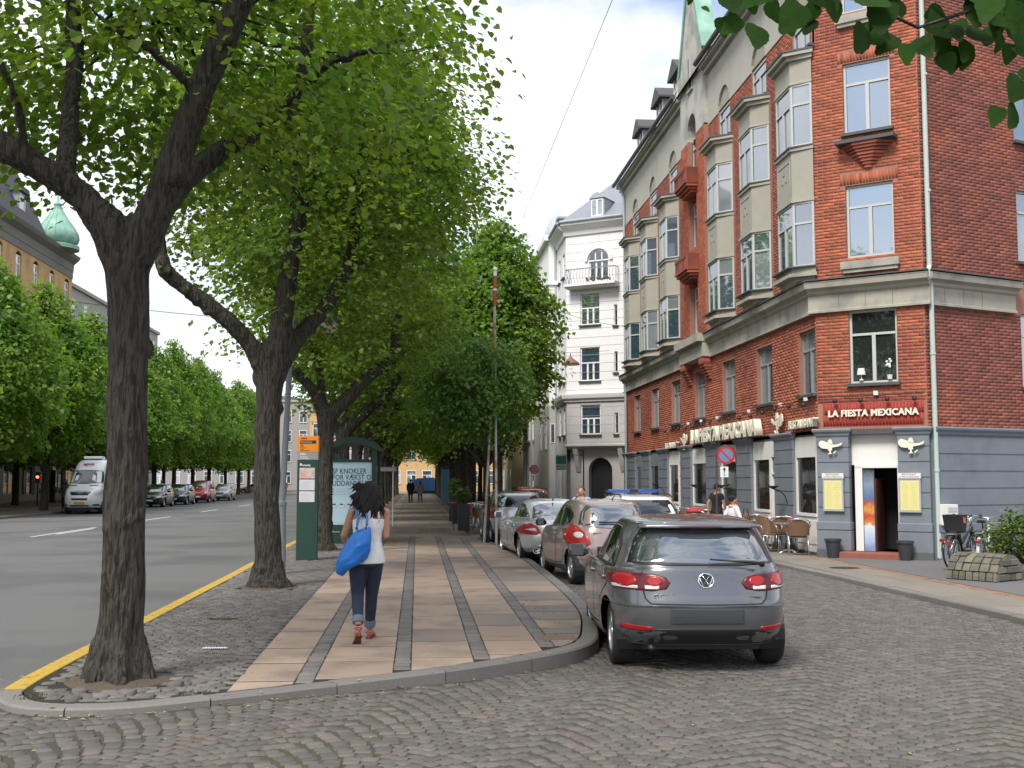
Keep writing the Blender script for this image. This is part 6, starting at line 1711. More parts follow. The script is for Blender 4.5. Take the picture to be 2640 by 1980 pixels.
def golf_details(t, bvh, A_, P_, S_):
    A_('rear_window_trim', P_([(-.68, 1.035), (-.60, 1.26), (-.52, 1.375), (-.3, 1.39), (.3, 1.39), (.52, 1.375), (.60, 1.26), (.68, 1.035), (.3, 1.02), (-.3, 1.02)], 'rear', off=.004), M_trim)
    A_('rear_window', P_([(-.63, 1.05), (-.55, 1.27), (-.48, 1.345), (0, 1.365), (.48, 1.345), (.55, 1.27), (.63, 1.05), (0, 1.035)], 'rear', off=.009), M_cglassr)
    b = MB(); b.loft([[(x*.56, -1.66-.12*(1-x*x)-.0, 1.375), (x*.58, -1.58, 1.432-.02*x*x), (x*.55, -1.3, 1.448-.02*x*x), (x*.52, -1.3, 1.40)] for x in np.linspace(-1, 1, 13)])
    A_('roof_spoiler', b, M_golf)
    b = MB(); b.box(-.2, .2, -1.775, -1.755, 1.378, 1.392); A_('brake_light', b, M_taild, False)
    out = [(1.0, 1.0)]
    side_windows(A_, P_, S_, [[(.68, 1.005), (.40, 1.20), (.10, 1.345), (-.36, 1.375), (-.36, .985)], [(-.42, .985), (-.42, 1.375), (-1.0, 1.365), (-1.32, 1.17), (-1.36, .995)]],
                 [(.80, .985), (.42, 1.24), (.10, 1.37), (-.36, 1.40), (-1.02, 1.39), (-1.38, 1.19), (-1.42, .975), (-.4, .965)])
    tl = [(-.845, .84), (-.83, .935), (-.76, .955), (-.47, .945), (-.36, .915), (-.32, .86), (-.36, .805), (-.47, .785), (-.80, .79)]
    for s, pl in ((-1, tl), (1, mirx(tl))):
        la = A_('tail_light', P_(pl, 'rear', off=.012), M_taild)
        for cx, r in ((.70, .075), (.46, .06)):
            A_('lamp_ring', P_([(s*cx+1.25*r*cos(a), .875+r*.85*sin(a)) for a in np.linspace(0, 2*pi, 14, endpoint=False)], 'rear', off=.020), M_tail, True, la)
        sl_ = [(.80, .80), (.80, .832), (.60, .832), (.60, .802)] if s > 0 else [(-.60, .802), (-.60, .832), (-.80, .832), (-.80, .80)]
        A_('reversing_lens', P_(sl_, 'rear', off=.019), M_lens, True, la)
        s2 = [(.545, .798), (.545, .835), (.42, .835), (.42, .800)] if s > 0 else [(-.42, .800), (-.42, .835), (-.545, .835), (-.545, .798)]
        A_('reversing_lens', P_(s2, 'rear', off=.019), M_lens, True, la)
        q = [(s*.80, .415), (s*.80, .465), (s*.48, .45), (s*.50, .415)]
        A_('reflector', P_(q if s < 0 else q, 'rear', off=.008), M_tail)
    A_('bumper_insert', P_([(-.62, .385), (-.5, .43), (.5, .43), (.62, .385), (.6, .28), (-.6, .28)], 'rear', off=.005), M_trim)
    A_('number_plate', P_([(-.33, .485), (-.33, .62), (.33, .62), (.33, .485)], 'rear', off=.012, edge=-.002), M_plate, False)
    A_('tailgate_seam', S_([(-.545, 1.0), (-.57, .93)], 'rear'), M_seam, False)
    A_('tailgate_seam', S_([(-.56, .79), (-.545, .715), (-.50, .668), (0, .66), (.50, .668), (.545, .715), (.56, .79)], 'rear', w=.012), M_seam, False)
    A_('bumper_crease', P_([(-.86, .635), (-.5, .652), (.5, .652), (.86, .635), (.5, .640), (-.5, .640)], 'rear', off=.010), M_golf)
    b = MB(); b.tube([(.068*cos(a), 0, .068*sin(a)) for a in np.linspace(0, 2*pi, 28, endpoint=False)], .008, 6, closed=True)
    for l in ([(-.036, .052), (-.0, -.0), (.036, .052)], [(-.058, .028), (-.028, -.052), (0, .004), (.028, -.052), (.058, .028)]):
        b.tube([(x, 0, z) for x, z in l], .0065, 5)
    h = bvh.ray_cast(Vector((0, -9, .885)), Vector((0, 1, 0)))[0]
    e = A_('badge', b, M_chrome); e.location = (0, h.y-.008, .885); e.rotation_euler = (radians(-10), 0, 0)
    b = MB(); b.lathe([(.062, 0), (.06, .012)], 24, M=Matrix.Rotation(pi/2, 4, 'X')); e2 = A_('badge_disc', b, M_trim, False); e2.location = (0, h.y+.006, .885); e2.rotation_euler = (radians(-10), 0, 0)
    h = bvh.ray_cast(Vector((-.42, -9, .735)), Vector((0, 1, 0)))[0]
    put_text('GOLF', .058, M_chrome, t, upright(-.38, h.y-.006, .735, radians(-3)), .003, name='lettering', squeeze=1.4)
    h = bvh.ray_cast(Vector((.42, -9, .735)), Vector((0, 1, 0)))[0]
    b = MB(); b.box(.32, .50, h.y-.008, h.y+.01, .73, .742); A_('badge_strip', b, M_chrome, False)
    b = MB(); b.tube([(.10, -2.00, 1.045), (-.05, -1.985, 1.065), (-.38, -1.965, 1.085)][::-1], [.008, .014, .02], 6); b.ball((.09, -1.98, 1.04), .028, 8, 6); w = A_('rear_wiper', b, M_trim); w.location = (.42, .0, .0)
    for sd in ('left', 'right'):
        A_('door_seam', S_([(.86, .98), (.88, .5), (.78, .34), (-.30, .32), (-.385, .97)], sd), M_seam, False)
        A_('door_seam', S_([(-.385, .97), (-.32, .34), (-.78, .36), (-.92, .62), (-1.28, .80), (-1.36, .97)], sd), M_seam, False)
        for y in (-.12, -1.08): A_('door_handle', P_([(y-.11, .835), (y-.11, .875), (y+.10, .875), (y+.10, .835)], sd, off=.028), M_golf)
        A_('headlight', P_([(2.0, .70), (1.72, .80), (1.62, .77), (1.9, .66)], sd, off=.008), M_lens)
        A_('sill_trim', P_([(.9, .23), (.9, .27), (-.85, .27), (-.85, .23)], sd, off=.01), M_trim)
    A_('windscreen', P_([(-.66, 1.01), (-.56, 1.36), (.56, 1.36), (.66, 1.01)], 'front', off=.006), M_cglass)
    mirrors(A_, .84, .62, 1.0, M_golf)
    b = MB(); b.tube([(-.5, -1.86, .26), (-.5, -2.02, .25)], .03, 8); A_('exhaust', b, M_trim)
golf = car('dark grey hatchback parked nearest at the kerb tip, seen from behind', 'car', (2.86, 12.66, 0), radians(-4.0), golf_loops, M_golf, (1.29, -1.29), .80, .315, golf_details, spokes=9, group='cars parked along the kerb', steer=.04, taper=.045)
golf.scale = (1.045, 1.0, .985)

# ---- small brown hatchback
M_alto = paint('paint_mauve', (.36, .275, .255), .4, .28)
alto_loops = [(-1.58, 1.66, .70, .28, .22, .25), (-1.67, 1.75, .765, .38, .32, .36), (-1.72, 1.79, .785, .52, .50, .50), (-1.73, 1.78, .79, .66, .66, .64),
              (-1.70, 1.72, .785, .80, .80, .74), (-1.665, 1.62, .765, .92, .90, .83), (-1.63, 1.50, .735, 1.00, .975, .88), (-1.60, .98, .70, 1.04, 1.0, .98, 4, 4.5, -.5),
              (-1.50, .66, .645, 1.22, 1.2, 1.18, 4, 4.2, -.5), (-1.36, .28, .58, 1.39, 1.40, 1.37, 4, 4.2, -.5), (-1.28, .1, .50, 1.435, 1.455, 1.43, 4, 4.5, -.5), (-1.05, -.2, .3, 1.46, 1.475, 1.455, 3.5, 4, -.5), (-.8, -.4, .12, 1.47, 1.48, 1.468, 3, 3, -.6)]
def alto_details(t, bvh, A_, P_, S_):
    A_('rear_window', P_([(-.60, 1.04), (-.54, 1.26), (-.44, 1.375), (0, 1.39), (.44, 1.375), (.54, 1.26), (.60, 1.04), (.3, .99), (0, .975), (-.3, .99)], 'rear', off=.008), M_cglassr)
    side_windows(A_, P_, S_, [[(.72, .985), (.40, 1.19), (.12, 1.34), (-.32, 1.37), (-.32, .99)], [(-.38, .995), (-.38, 1.37), (-.8, 1.345), (-1.12, 1.20), (-.98, 1.06), (-.7, 1.0)]])
    tl = [(-.765, .80), (-.75, 1.0), (-.66, 1.06), (-.60, 1.0), (-.50, .86), (-.46, .72), (-.54, .66), (-.74, .68)]
    for s, pl in ((-1, tl), (1, mirx(tl))):
        la = A_('tail_light', P_(pl, 'rear', off=.014), M_tail)
        A_('lamp_ring', P_([(s*.62+.06*cos(a), .865+.055*sin(a)) for a in np.linspace(0, 2*pi, 14, endpoint=False)], 'rear', off=.022), M_lens, True, la)
    A_('number_plate', P_([(-.25, .54), (-.25, .65), (.25, .65), (.25, .54)], 'rear', off=.012, edge=-.002), M_plateW, False)
    A_('plate_recess', P_([(-.36, .50), (-.36, .68), (.36, .68), (.36, .50)], 'rear', off=.004), M_trim)
    A_('tailgate_seam', S_([(-.50, .66), (-.40, .47), (.40, .47), (.50, .66)], 'rear'), M_seam, False)
    A_('bumper_crease', P_([(-.76, .46), (-.4, .48), (.4, .48), (.76, .46), (.4, .467), (-.4, .467)], 'rear', off=.012), M_alto)
    h = bvh.ray_cast(Vector((0, -9, .90)), Vector((0, 1, 0)))[0]
    b = MB(); b.tube([(.05, 0, .045), (-.01, 0, .05), (-.05, 0, .02), (.05, 0, -.02), (.01, 0, -.05), (-.05, 0, -.045)], .008, 6); e = A_('badge', b, M_chrome); e.location = (0, h.y-.008, .90)
    h = bvh.ray_cast(Vector((-.34, -9, .90)), Vector((0, 1, 0)))[0]
    b = MB(); b.box(-.42, -.26, h.y-.008, h.y+.01, .895, .915); A_('badge_strip', b, M_chrome, False)
    b = MB(); b.tube([(-.30, -1.62, 1.09), (0, -1.63, 1.09), (.12, -1.66, 1.03)], [.016, .012, .014], 6); A_('rear_wiper', b, M_trim)
    for sd in ('left', 'right'):
        A_('door_seam', S_([(.84, .97), (.84, .5), (.74, .34), (-.28, .32), (-.35, .99)], sd), M_seam, False)
        A_('door_seam', S_([(-.35, .99), (-.30, .34), (-.7, .36), (-.86, .62), (-1.1, .80), (-1.08, 1.1)], sd), M_seam, False)
        for y in (-.12, -.92): A_('door_handle', P_([(y-.10, .83), (y-.10, .87), (y+.09, .87), (y+.09, .83)], sd, off=.026), M_alto)
        A_('headlight', P_([(1.66, .68), (1.40, .86), (1.26, .84), (1.5, .66)], sd, off=.008), M_lens)
    A_('windscreen', P_([(-.60, 1.0), (-.52, 1.35), (.52, 1.35), (.60, 1.0)], 'front', off=.006), M_cglass)
    mirrors(A_, .74, .62, 1.0, M_trim, .9)
    b = MB(); b.tube([(.1, -1.0, 1.465), (.12, -1.16, 1.56)], [.012, .004], 6); A_('aerial', b, M_trim)
alto = car('small mauve brown hatchback parked between the silver saloon and the grey hatchback', 'car', (3.28, 21.25, 0), radians(5.5), alto_loops, M_alto, (1.18, -1.18), .715, .285, alto_details, spokes=8, group='cars parked along the kerb', style='cap')

# ---- low silver saloon
M_silver = paint('paint_silver', (.62, .63, .65), .4, .26)
cls_loops = [(-2.28, 2.32, .82, .30, .22, .24), (-2.40, 2.42, .90, .40, .32, .34), (-2.45, 2.47, .93, .54, .50, .50), (-2.45, 2.46, .935, .68, .66, .62),
             (-2.41, 2.38, .925, .80, .78, .70), (-2.34, 2.22, .89, .905, .88, .77), (-2.22, 2.0, .82, .965, .945, .84), (-1.62, .98, .72, 1.0, .975, .96, 3.4, 3.2, -.3),
             (-1.40, .66, .66, 1.14, 1.14, 1.12, 3.4, 3.2, -.3), (-1.02, .18, .565, 1.30, 1.325, 1.29, 3.4, 3.4, -.3), (-.85, .0, .48, 1.345, 1.37, 1.335, 3.4, 3.4, -.3), (-.6, -.2, .28, 1.37, 1.39, 1.365, 3, 3, -.4), (-.5, -.3, .12, 1.38, 1.395, 1.38, 3, 3, -.4)]
def cls_details(t, bvh, A_, P_, S_):
    A_('rear_window', P_([(-.60, -1.66), (-.46, -1.08), (0, -1.00), (.46, -1.08), (.60, -1.66), (0, -1.74)], 'top', off=.008), M_cglassr)
    side_windows(A_, P_, S_, [[(.80, .985), (.40, 1.17), (.05, 1.265), (-.30, 1.29), (-.30, .985)], [(-.36, .985), (-.36, 1.29), (-.75, 1.26), (-1.12, 1.12), (-1.30, 1.0)]])
    tl = [(-.90, .70), (-.88, .79), (-.79, .87), (-.68, .90), (-.56, .83), (-.50, .70), (-.6, .66), (-.84, .66)]
    for s, pl in ((-1, tl), (1, mirx(tl))):
        la = A_('tail_light', P_(pl, 'rear', off=.012), M_tail)
        q = [(s*.80, .765), (s*.62, .80), (s*.58, .745), (s*.66, .735)]
        A_('reversing_lens', P_(q, 'rear', off=.02), M_lens, True, la)
    A_('number_plate', P_([(-.26, .60), (-.26, .71), (.26, .71), (.26, .60)], 'rear', off=.012, edge=-.002), M_plateW, False)
    A_('boot_seam', S_([(-.60, .92), (-.52, .70), (-.44, .56), (.44, .56), (.52, .70), (.60, .92)], 'rear'), M_seam, False)
    b = MB(); 
    for a in (90, 210, 330): b.tube([(0, 0, 0), (.05*cos(radians(a)), 0, .05*sin(radians(a)))], [.009, .004], 5)
    b.tube([(.055*cos(a), 0, .055*sin(a)) for a in np.linspace(0, 2*pi, 20, endpoint=False)], .006, 5, closed=True)
    h = bvh.ray_cast(Vector((0, -9, .86)), Vector((0, 1, 0)))[0]; e = A_('badge', b, M_chrome); e.location = (0, h.y-.01, .86)
    for s in (-1, 1):
        b = MB(); b.lathe([(.05, 0), (.06, .1), (.055, .1), (.045, .02)], 12, M=T(s*.6, -2.34, .33) @ Matrix.Rotation(pi/2, 4, 'X') @ Matrix.Diagonal((1.5, 1, 1, 1))); A_('exhaust', b, M_chrome)
    for sd in ('left', 'right'):
        A_('door_seam', S_([(.88, .97), (.92, .5), (.82, .34), (-.25, .32), (-.33, .98)], sd), M_seam, False)
        A_('door_seam', S_([(-.33, .98), (-.27, .34), (-.9, .36), (-1.05, .62), (-1.28, .97)], sd), M_seam, False)
        for y in (-.08, -1.02): A_('door_handle', P_([(y-.11, .80), (y-.11, .83), (y+.10, .83), (y+.10, .80)], sd, off=.026), M_chrome)
        A_('headlight', P_([(2.2, .62), (1.95, .76), (1.8, .74), (2.1, .58)], sd, off=.008), M_lens)
        A_('side_crease', S_([(1.6, .78), (.6, .70), (-.6, .72), (-1.6, .82), (-2.1, .86)], sd, w=.012), M_silver, False)
    A_('windscreen', P_([(-.56, .92), (-.46, .18), (.46, .18), (.56, .92)], 'top', off=.006), M_cglass)
    mirrors(A_, .86, .72, .98, M_silver)
    b = MB(); b.tube([(0, -.95, 1.36), (0, -1.05, 1.42)], [.02, .006], 6); A_('aerial', b, M_trim)
cls = car('low silver saloon with teardrop red tail lights, parked ahead of the mauve hatchback', 'car', (2.98, 26.5, 0), radians(3.4), cls_loops, M_silver, (1.427, -1.427), .845, .325, cls_details, spokes=5, group='cars parked along the kerb')

# ---- estates, also the police car
wag_loops = [(-2.22, 2.22, .80, .30, .22, .25), (-2.32, 2.32, .86, .40, .32, .36), (-2.36, 2.36, .88, .55, .50, .50), (-2.36, 2.34, .885, .70, .68, .64),
             (-2.32, 2.26, .88, .84, .82, .74), (-2.28, 2.12, .86, .95, .91, .82), (-2.24, 1.9, .82, 1.02, .975, .90), (-2.21, 1.02, .785, 1.05, 1.0, .99, 4.5, 5, -.6),
             (-2.10, .68, .73, 1.22, 1.2, 1.2, 4, 5, -.6), (-1.93, .22, .64, 1.385, 1.40, 1.38, 4, 5, -.6), (-1.85, .05, .57, 1.43, 1.45, 1.43, 4, 5, -.6), (-1.6, -.2, .36, 1.455, 1.475, 1.455, 3.5, 4, -.6), (-1.2, -.5, .14, 1.47, 1.48, 1.47, 3, 3, -.7)]
def wagon_details(pm, police=False, plate=M_plateW):
    def f(t, bvh, A_, P_, S_):
        A_('rear_window', P_([(-.66, 1.05), (-.58, 1.27), (-.48, 1.37), (.48, 1.37), (.58, 1.27), (.66, 1.05), (0, 1.03)], 'rear', off=.008), M_cglass)
        side_windows(A_, P_, S_, [[(.74, 1.0), (.40, 1.20), (.10, 1.345), (-.34, 1.375), (-.34, .995)], [(-.40, .995), (-.40, 1.375), (-1.1, 1.37), (-1.22, 1.0)], [(-1.28, 1.0), (-1.17, 1.37), (-1.68, 1.34), (-1.92, 1.16), (-1.94, 1.03)]])
        tl = [(-.86, .72), (-.84, 1.0), (-.74, 1.04), (-.68, 1.0), (-.70, .74)]
        for s, pl in ((-1, tl), (1, mirx(tl))): A_('tail_light', P_(pl, 'rear', off=.012), M_tail)
        A_('number_plate', P_([(-.26, .60), (-.26, .71), (.26, .71), (.26, .60)], 'rear', off=.012, edge=-.002), plate, False)
        A_('number_plate', P_([(-.26, .40), (-.26, .51), (.26, .51), (.26, .40)], 'front', off=.014, edge=-.002), plate, False)
        A_('windscreen', P_([(-.66, 1.02), (-.56, 1.365), (.56, 1.365), (.66, 1.02)], 'front', off=.006), M_cglassr)
        A_('grille', P_([(-.34, .60), (-.36, .72), (.36, .72), (.34, .60)], 'front', off=.01), M_trim)
        A_('air_intake', P_([(-.5, .30), (-.55, .38), (.55, .38), (.5, .30)], 'front', off=.008), M_trim)
        hl_ = [(-.80, .62), (-.82, .75), (-.62, .76), (-.42, .70), (-.44, .62)]
        for s, pl in ((-1, hl_), (1, mirx(hl_))): A_('headlight', P_(pl, 'front', off=.012), M_lens)
        b = MB(); b.tube([(-.1, 0, 0), (.1, 0, 0)], .02, 6); e = A_('badge', b, M_chrome); e.location = (0, 2.37, .67)
        for sd in ('left', 'right'):
            A_('door_seam', S_([(.9, .97), (.92, .5), (.82, .34), (-.28, .32), (-.37, .99)], sd), M_seam, False)
            A_('door_seam', S_([(-.37, .99), (-.30, .34), (-.85, .36), (-1.0, .62), (-1.25, .97)], sd), M_seam, False)
            for y in (-.10, -1.02): A_('door_handle', P_([(y-.11, .85), (y-.11, .885), (y+.10, .885), (y+.10, .85)], sd, off=.026), pm)
        for s in (-1, 1):
            b = MB(); b.tube([(s*.58, -1.75, 1.44), (s*.58, -1.6, 1.49), (s*.58, -.2, 1.49), (s*.57, .0, 1.44)], .018, 6); A_('roof_rail', b, M_trim)
        mirrors(A_, .82, .66, 1.0, pm)
        if police:
            b = MB(); b.box(-.62, .62, -.62, -.32, 1.51, 1.60, bev=.03); lb_ = A_('light_bar', b, mat('blue_lamp', (.01, .05, .25), .15, coat=1), False)
            b = MB(); b.box(-.10, .10, -.625, -.315, 1.52, 1.595); b.box(-.55, -.5, -.6, -.34, 1.46, 1.52); b.box(.5, .55, -.6, -.34, 1.46, 1.52); A_('light_bar_bracket', b, M_trim, False, lb_)
    return f
M_pwhite = paint('paint_white', (.86, .86, .86), 0, .25)
police = car('white police estate with a blue light bar, standing beside the silver saloon', 'police car', (5.05, 27.2, 0), radians(3), wag_loops, M_pwhite, (1.35, -1.35), .80, .315, wagon_details(M_pwhite, True), name='police_car')
b = MB(); b.prism([(1.0-.0, .34), (.95, .98), (.5, 1.36), (.1, 1.40), (.06, .36)], -.03, .03, 'yz')
dO = obj('open_door', b, police, M_pwhite); dO.location = (-.86, .1, 0); dO.rotation_euler = (0, 0, radians(62)); dO.location = (-.88, .95, 0)
dO.data.transform(Matrix.Translation((0, -1.0, 0)))
b = MB(); b.prism([(-.12, 1.0), (-.46, 1.32), (-.86, 1.35), (-.90, 1.0)], -.034, .034, 'yz'); obj('window', b, dO, M_cglass)
M_blackp = paint('paint_black', (.012, .013, .016), .2, .2)
M_navyp = paint('paint_dark_navy', (.014, .017, .024), .3, .2)
car('black hatchback, first in the row parked behind the white van', 'car', (-17.55, 79.3, 0), pi, wag_loops, M_blackp, (1.35, -1.35), .80, .315, wagon_details(M_blackp), group='cars parked across the road')
car('black estate with roof rails, second in the row behind the white van', 'car', (-17.45, 86.4, 0), pi, wag_loops, M_navyp, (1.35, -1.35), .80, .315, wagon_details(M_navyp), group='cars parked across the road')
M_silver2 = paint('paint_silver_blue', (.34, .37, .40), .6, .28)
car('silver car last in the row parked across the road, behind the red one', 'car', (-17.0, 103, 0), pi, wag_loops, M_silver2, (1.35, -1.35), .80, .315, wagon_details(M_silver2), group='cars parked across the road')
car('silver estate standing crosswise at the far end of the left road', 'car', (-20.6, 148, 0), radians(95), wag_loops, M_silver2, (1.35, -1.35), .80, .315, wagon_details(M_silver2))
car('silver car parked beyond the mast, ahead of the low silver saloon', 'car', (2.85, 34.6, 0), radians(3), [(l[0]*.92, l[1]*.92, l[2]*.97)+tuple(l[3:]) for l in wag_loops], M_silver, (1.28, -1.28), .78, .31, wagon_details(M_silver), group='cars parked along the kerb')
M_redp = paint('paint_red', (.30, .012, .016), .3, .25)
car('dark red hatchback with a black rear window farther along the side street', 'car', (4.4, 46.0, 0), radians(2), [(l[0]*.9, l[1]*.9, l[2]*.96)+tuple(l[3:]) for l in wag_loops], M_redp, (1.22, -1.22), .78, .31, wagon_details(M_redp))
car('red car farthest along the side street, before the grey house', 'car', (5.6, 60.0, 0), radians(2), [(l[0]*.9, l[1]*.9, l[2]*.96)+tuple(l[3:]) for l in wag_loops], M_redp, (1.22, -1.22), .78, .31, wagon_details(M_redp))
mpv_loops = [(l[0]*.93, l[1]*.93, l[2]*1.0, l[3], l[4]*(1 if i < 4 else 1.10), l[5]*(1 if i < 4 else 1.12))+tuple(l[6:]) if i < 7 else (l[0]*.95, l[1]+.35, l[2]*1.06, l[3]*1.2, l[4]*1.2, l[5]*1.18)+tuple(l[6:]) for i, l in enumerate(wag_loops)]
def mpv_details(t, bvh, A_, P_, S_):
    A_('windscreen', P_([(-.68, 1.20), (-.58, 1.60), (.58, 1.60), (.68, 1.20)], 'front', off=.006), M_cglassr)
    A_('bumper', P_([(-.84, .34), (-.86, .62), (.86, .62), (.84, .34)], 'front', off=.012), M_trim)
    A_('number_plate', P_([(-.26, .44), (-.26, .55), (.26, .55), (.26, .44)], 'front', off=.024, edge=-.002), M_plateW, False)
    for s in (-1, 1):
        q = [(s*.80, .72), (s*.80, .90), (s*.55, .88), (s*.55, .70)]
        A_('headlight', P_(q, 'front', off=.012), M_lens)
    side_windows(A_, P_, S_, [[(1.0, 1.16), (.7, 1.42), (.4, 1.6), (-.3, 1.62), (-.3, 1.16)], [(-.4, 1.16), (-.4, 1.62), (-1.6, 1.58), (-1.7, 1.2)]])
    mirrors(A_, .84, 1.0, 1.15, M_trim)
car('red high-roofed family car, third in the row behind the white van', 'car', (-17.25, 94.2, 0), pi, mpv_loops, M_redp, (1.26, -1.26), .80, .31, mpv_details, group='cars parked across the road')

# ---- white minibus van
van_loops = [(-3.4, 3.05, .90, .36, .30, .34, 6, 8), (-3.48, 3.22, .96, .50, .42, .48, 5, 8), (-3.5, 3.28, .985, .75, .72, .70, 5, 8), (-3.5, 3.24, .99, 1.0, 1.0, .95, 5, 8), (-3.5, 3.1, .985, 1.2, 1.2, 1.13, 5, 8),
             (-3.5, 2.75, .97, 1.4, 1.38, 1.32, 5, 8), (-3.5, 2.45, .95, 1.62, 1.6, 1.55, 5, 8, 0), (-3.49, 2.10, .90, 1.98, 1.98, 1.98, 5, 8, 0), (-3.46, 1.85, .85, 2.3, 2.3, 2.3, 5, 8, 0), (-3.4, 1.55, .79, 2.6, 2.62, 2.55, 4.5, 8, 0), (-3.3, 1.2, .64, 2.74, 2.76, 2.70, 4, 7, 0), (-3.0, .6, .35, 2.80, 2.82, 2.78, 4, 5, 0), (-2, 0, .1, 2.83, 2.83, 2.82, 3, 3, -1)]
def van_details(t, bvh, A_, P_, S_):
    A_('windscreen', P_([(-.84, 1.55), (-.80, 1.9), (-.74, 2.18), (0, 2.22), (.74, 2.18), (.80, 1.9), (.84, 1.55), (0, 1.50)], 'front', off=.008), M_cglass)
    A_('grille', P_([(-.40, .95), (-.52, 1.10), (-.4, 1.16), (.4, 1.16), (.52, 1.10), (.40, .95)], 'front', off=.01), M_trim)
    for z in (1.0, 1.055, 1.11):
        A_('grille_bar', P_([(-.44, z), (-.44, z+.018), (.44, z+.018), (.44, z)], 'front', off=.02), M_chrome, False)
    b = MB()
    for a in (90, 210, 330): b.tube([(0, 0, 0), (.11*cos(radians(a)), 0, .11*sin(radians(a)))], [.018, .008], 5)
    b.tube([(.12*cos(a), 0, .12*sin(a)) for a in np.linspace(0, 2*pi, 20, endpoint=False)], .012, 5, closed=True)
    h = bvh.ray_cast(Vector((0, 9, 1.055)), Vector((0, -1, 0)))[0]; e = A_('badge', b, M_chrome); e.location = (0, h.y+.03, 1.055)
    A_('air_intake', P_([(-.36, .70), (-.42, .80), (.42, .80), (.36, .70)], 'front', off=.01), M_trim)
    A_('number_plate', P_([(-.26, .50), (-.26, .62), (.26, .62), (.26, .50)], 'front', off=.02, edge=-.002), M_plateY, False)
    A_('lower_intake', P_([(-.44, .40), (-.44, .46), (.44, .46), (.44, .40)], 'front', off=.008), M_trim)
    for s in (-1, 1):
        q = [(s*.93, .98), (s*.93, 1.22), (s*.84, 1.30), (s*.66, 1.14), (s*.62, 1.0), (s*.75, .95)]
        A_('headlight', P_(q, 'front', off=.012), M_lens)
        q = [(s*.30, 1.40), (s*.30, 1.44), (s*.70, 1.46), (s*.70, 1.42)]
        A_('bonnet_vent', P_(q, 'front', off=.008), M_trim)
        q = [(s*.85, .42), (s*.85, .50), (s*.62, .50), (s*.62, .42)]
        A_('fog_light', P_(q, 'front', off=.008), M_trim)
    for sd in ('left', 'right'):
        A_('side_window', P_([(1.75, 1.45), (1.45, 2.1), (.7, 2.15), (.7, 1.45)], sd, off=.008), M_cglass)
        A_('side_window', P_([(.6, 1.45), (.6, 2.15), (-3.3, 2.15), (-3.3, 1.45)], sd, off=.008, step=.2), M_cglass)
        A_('red_stripe', P_([(-1.2, .55), (-1.0, 1.35), (-3.45, 1.35), (-3.45, .55)], sd, off=.006, step=.2), mat('van_red', (.55, .16, .14), .4) if 'van_red' not in MATS else MATS['van_red'])
    mirrors(A_, .96, 1.9, 1.55, M_trim, 1.5)
    b = MB(); b.box(-.45, .45, .2, 1.0, 2.80, 2.93, bev=.04); A_('roof_hatch', b, M_pwhite, False)
    h = bvh.ray_cast(Vector((0, 9, 2.5)), Vector((0, -1, 0)))[0]
    for ox, tx, mm in ((-.36, 'egons', M_redp),):
        put_text('egons', .22, M_redp, t, Matrix.Translation((0, h.y+.05, 2.52)) @ Matrix.Rotation(pi, 4, 'Z') @ Matrix.Rotation(radians(62), 4, 'X'), .004, bold=.006)
car('white minibus van facing the camera across the road, half hidden by the near trunk', 'van', (-17.75, 65.4, 0), pi, van_loops, M_pwhite, (2.15, -1.55), .93, .34, van_details, name='minibus_van', style='cap', taper=.03).scale = (1.05, 1.0, 1.06)
# ------------------------------------------------------------------ people
M_skin = mat('skin', (.42, .22, .14), .55, var=.06, scale=8)
M_hair = mat('dark_hair', (.008, .0055, .0045), .85, var=.4, scale=60)
M_blond = mat('blond_hair', (.28, .19, .09), .5, var=.4, scale=40)
M_brown = mat('brown_hair', (.05, .028, .016), .5, var=.4, scale=40)
def cloth(name, col, rough=.85, var=.18, **k): return mat(name, col, rough, var=var, scale=26, bump=.35, bscale=45, bdist=.006, **k)
M_tank = cloth('white_cotton', (.72, .71, .69)); M_jean = cloth('denim', (.022, .032, .062), var=.35); M_cuff = cloth('denim_inside', (.15, .18, .23), var=.3)
M_blackc = cloth('black_cotton', (.010, .010, .012)); M_whitec = cloth('white_jacket', (.68, .66, .68)); M_peach = cloth('peach_scarf', (.75, .32, .22))
M_lblue = cloth('light_blue_shirt', (.30, .42, .60)); M_navy = cloth('navy_cloth', (.016, .02, .035)); M_beige = cloth('beige_coat', (.34, .28, .22)); M_redc = cloth('red_cloth', (.5, .03, .03)); M_grey = cloth('grey_cloth', (.09, .09, .095))
M_shoe = mat('shoe_dark', (.02, .018, .017), .5); M_sandal = mat('sandal_red', (.46, .09, .10), .45)
M_bag = mat('blue_bag', (.012, .16, .56), .42, var=.12, scale=14, bump=.35, bscale=16, bdist=.02)

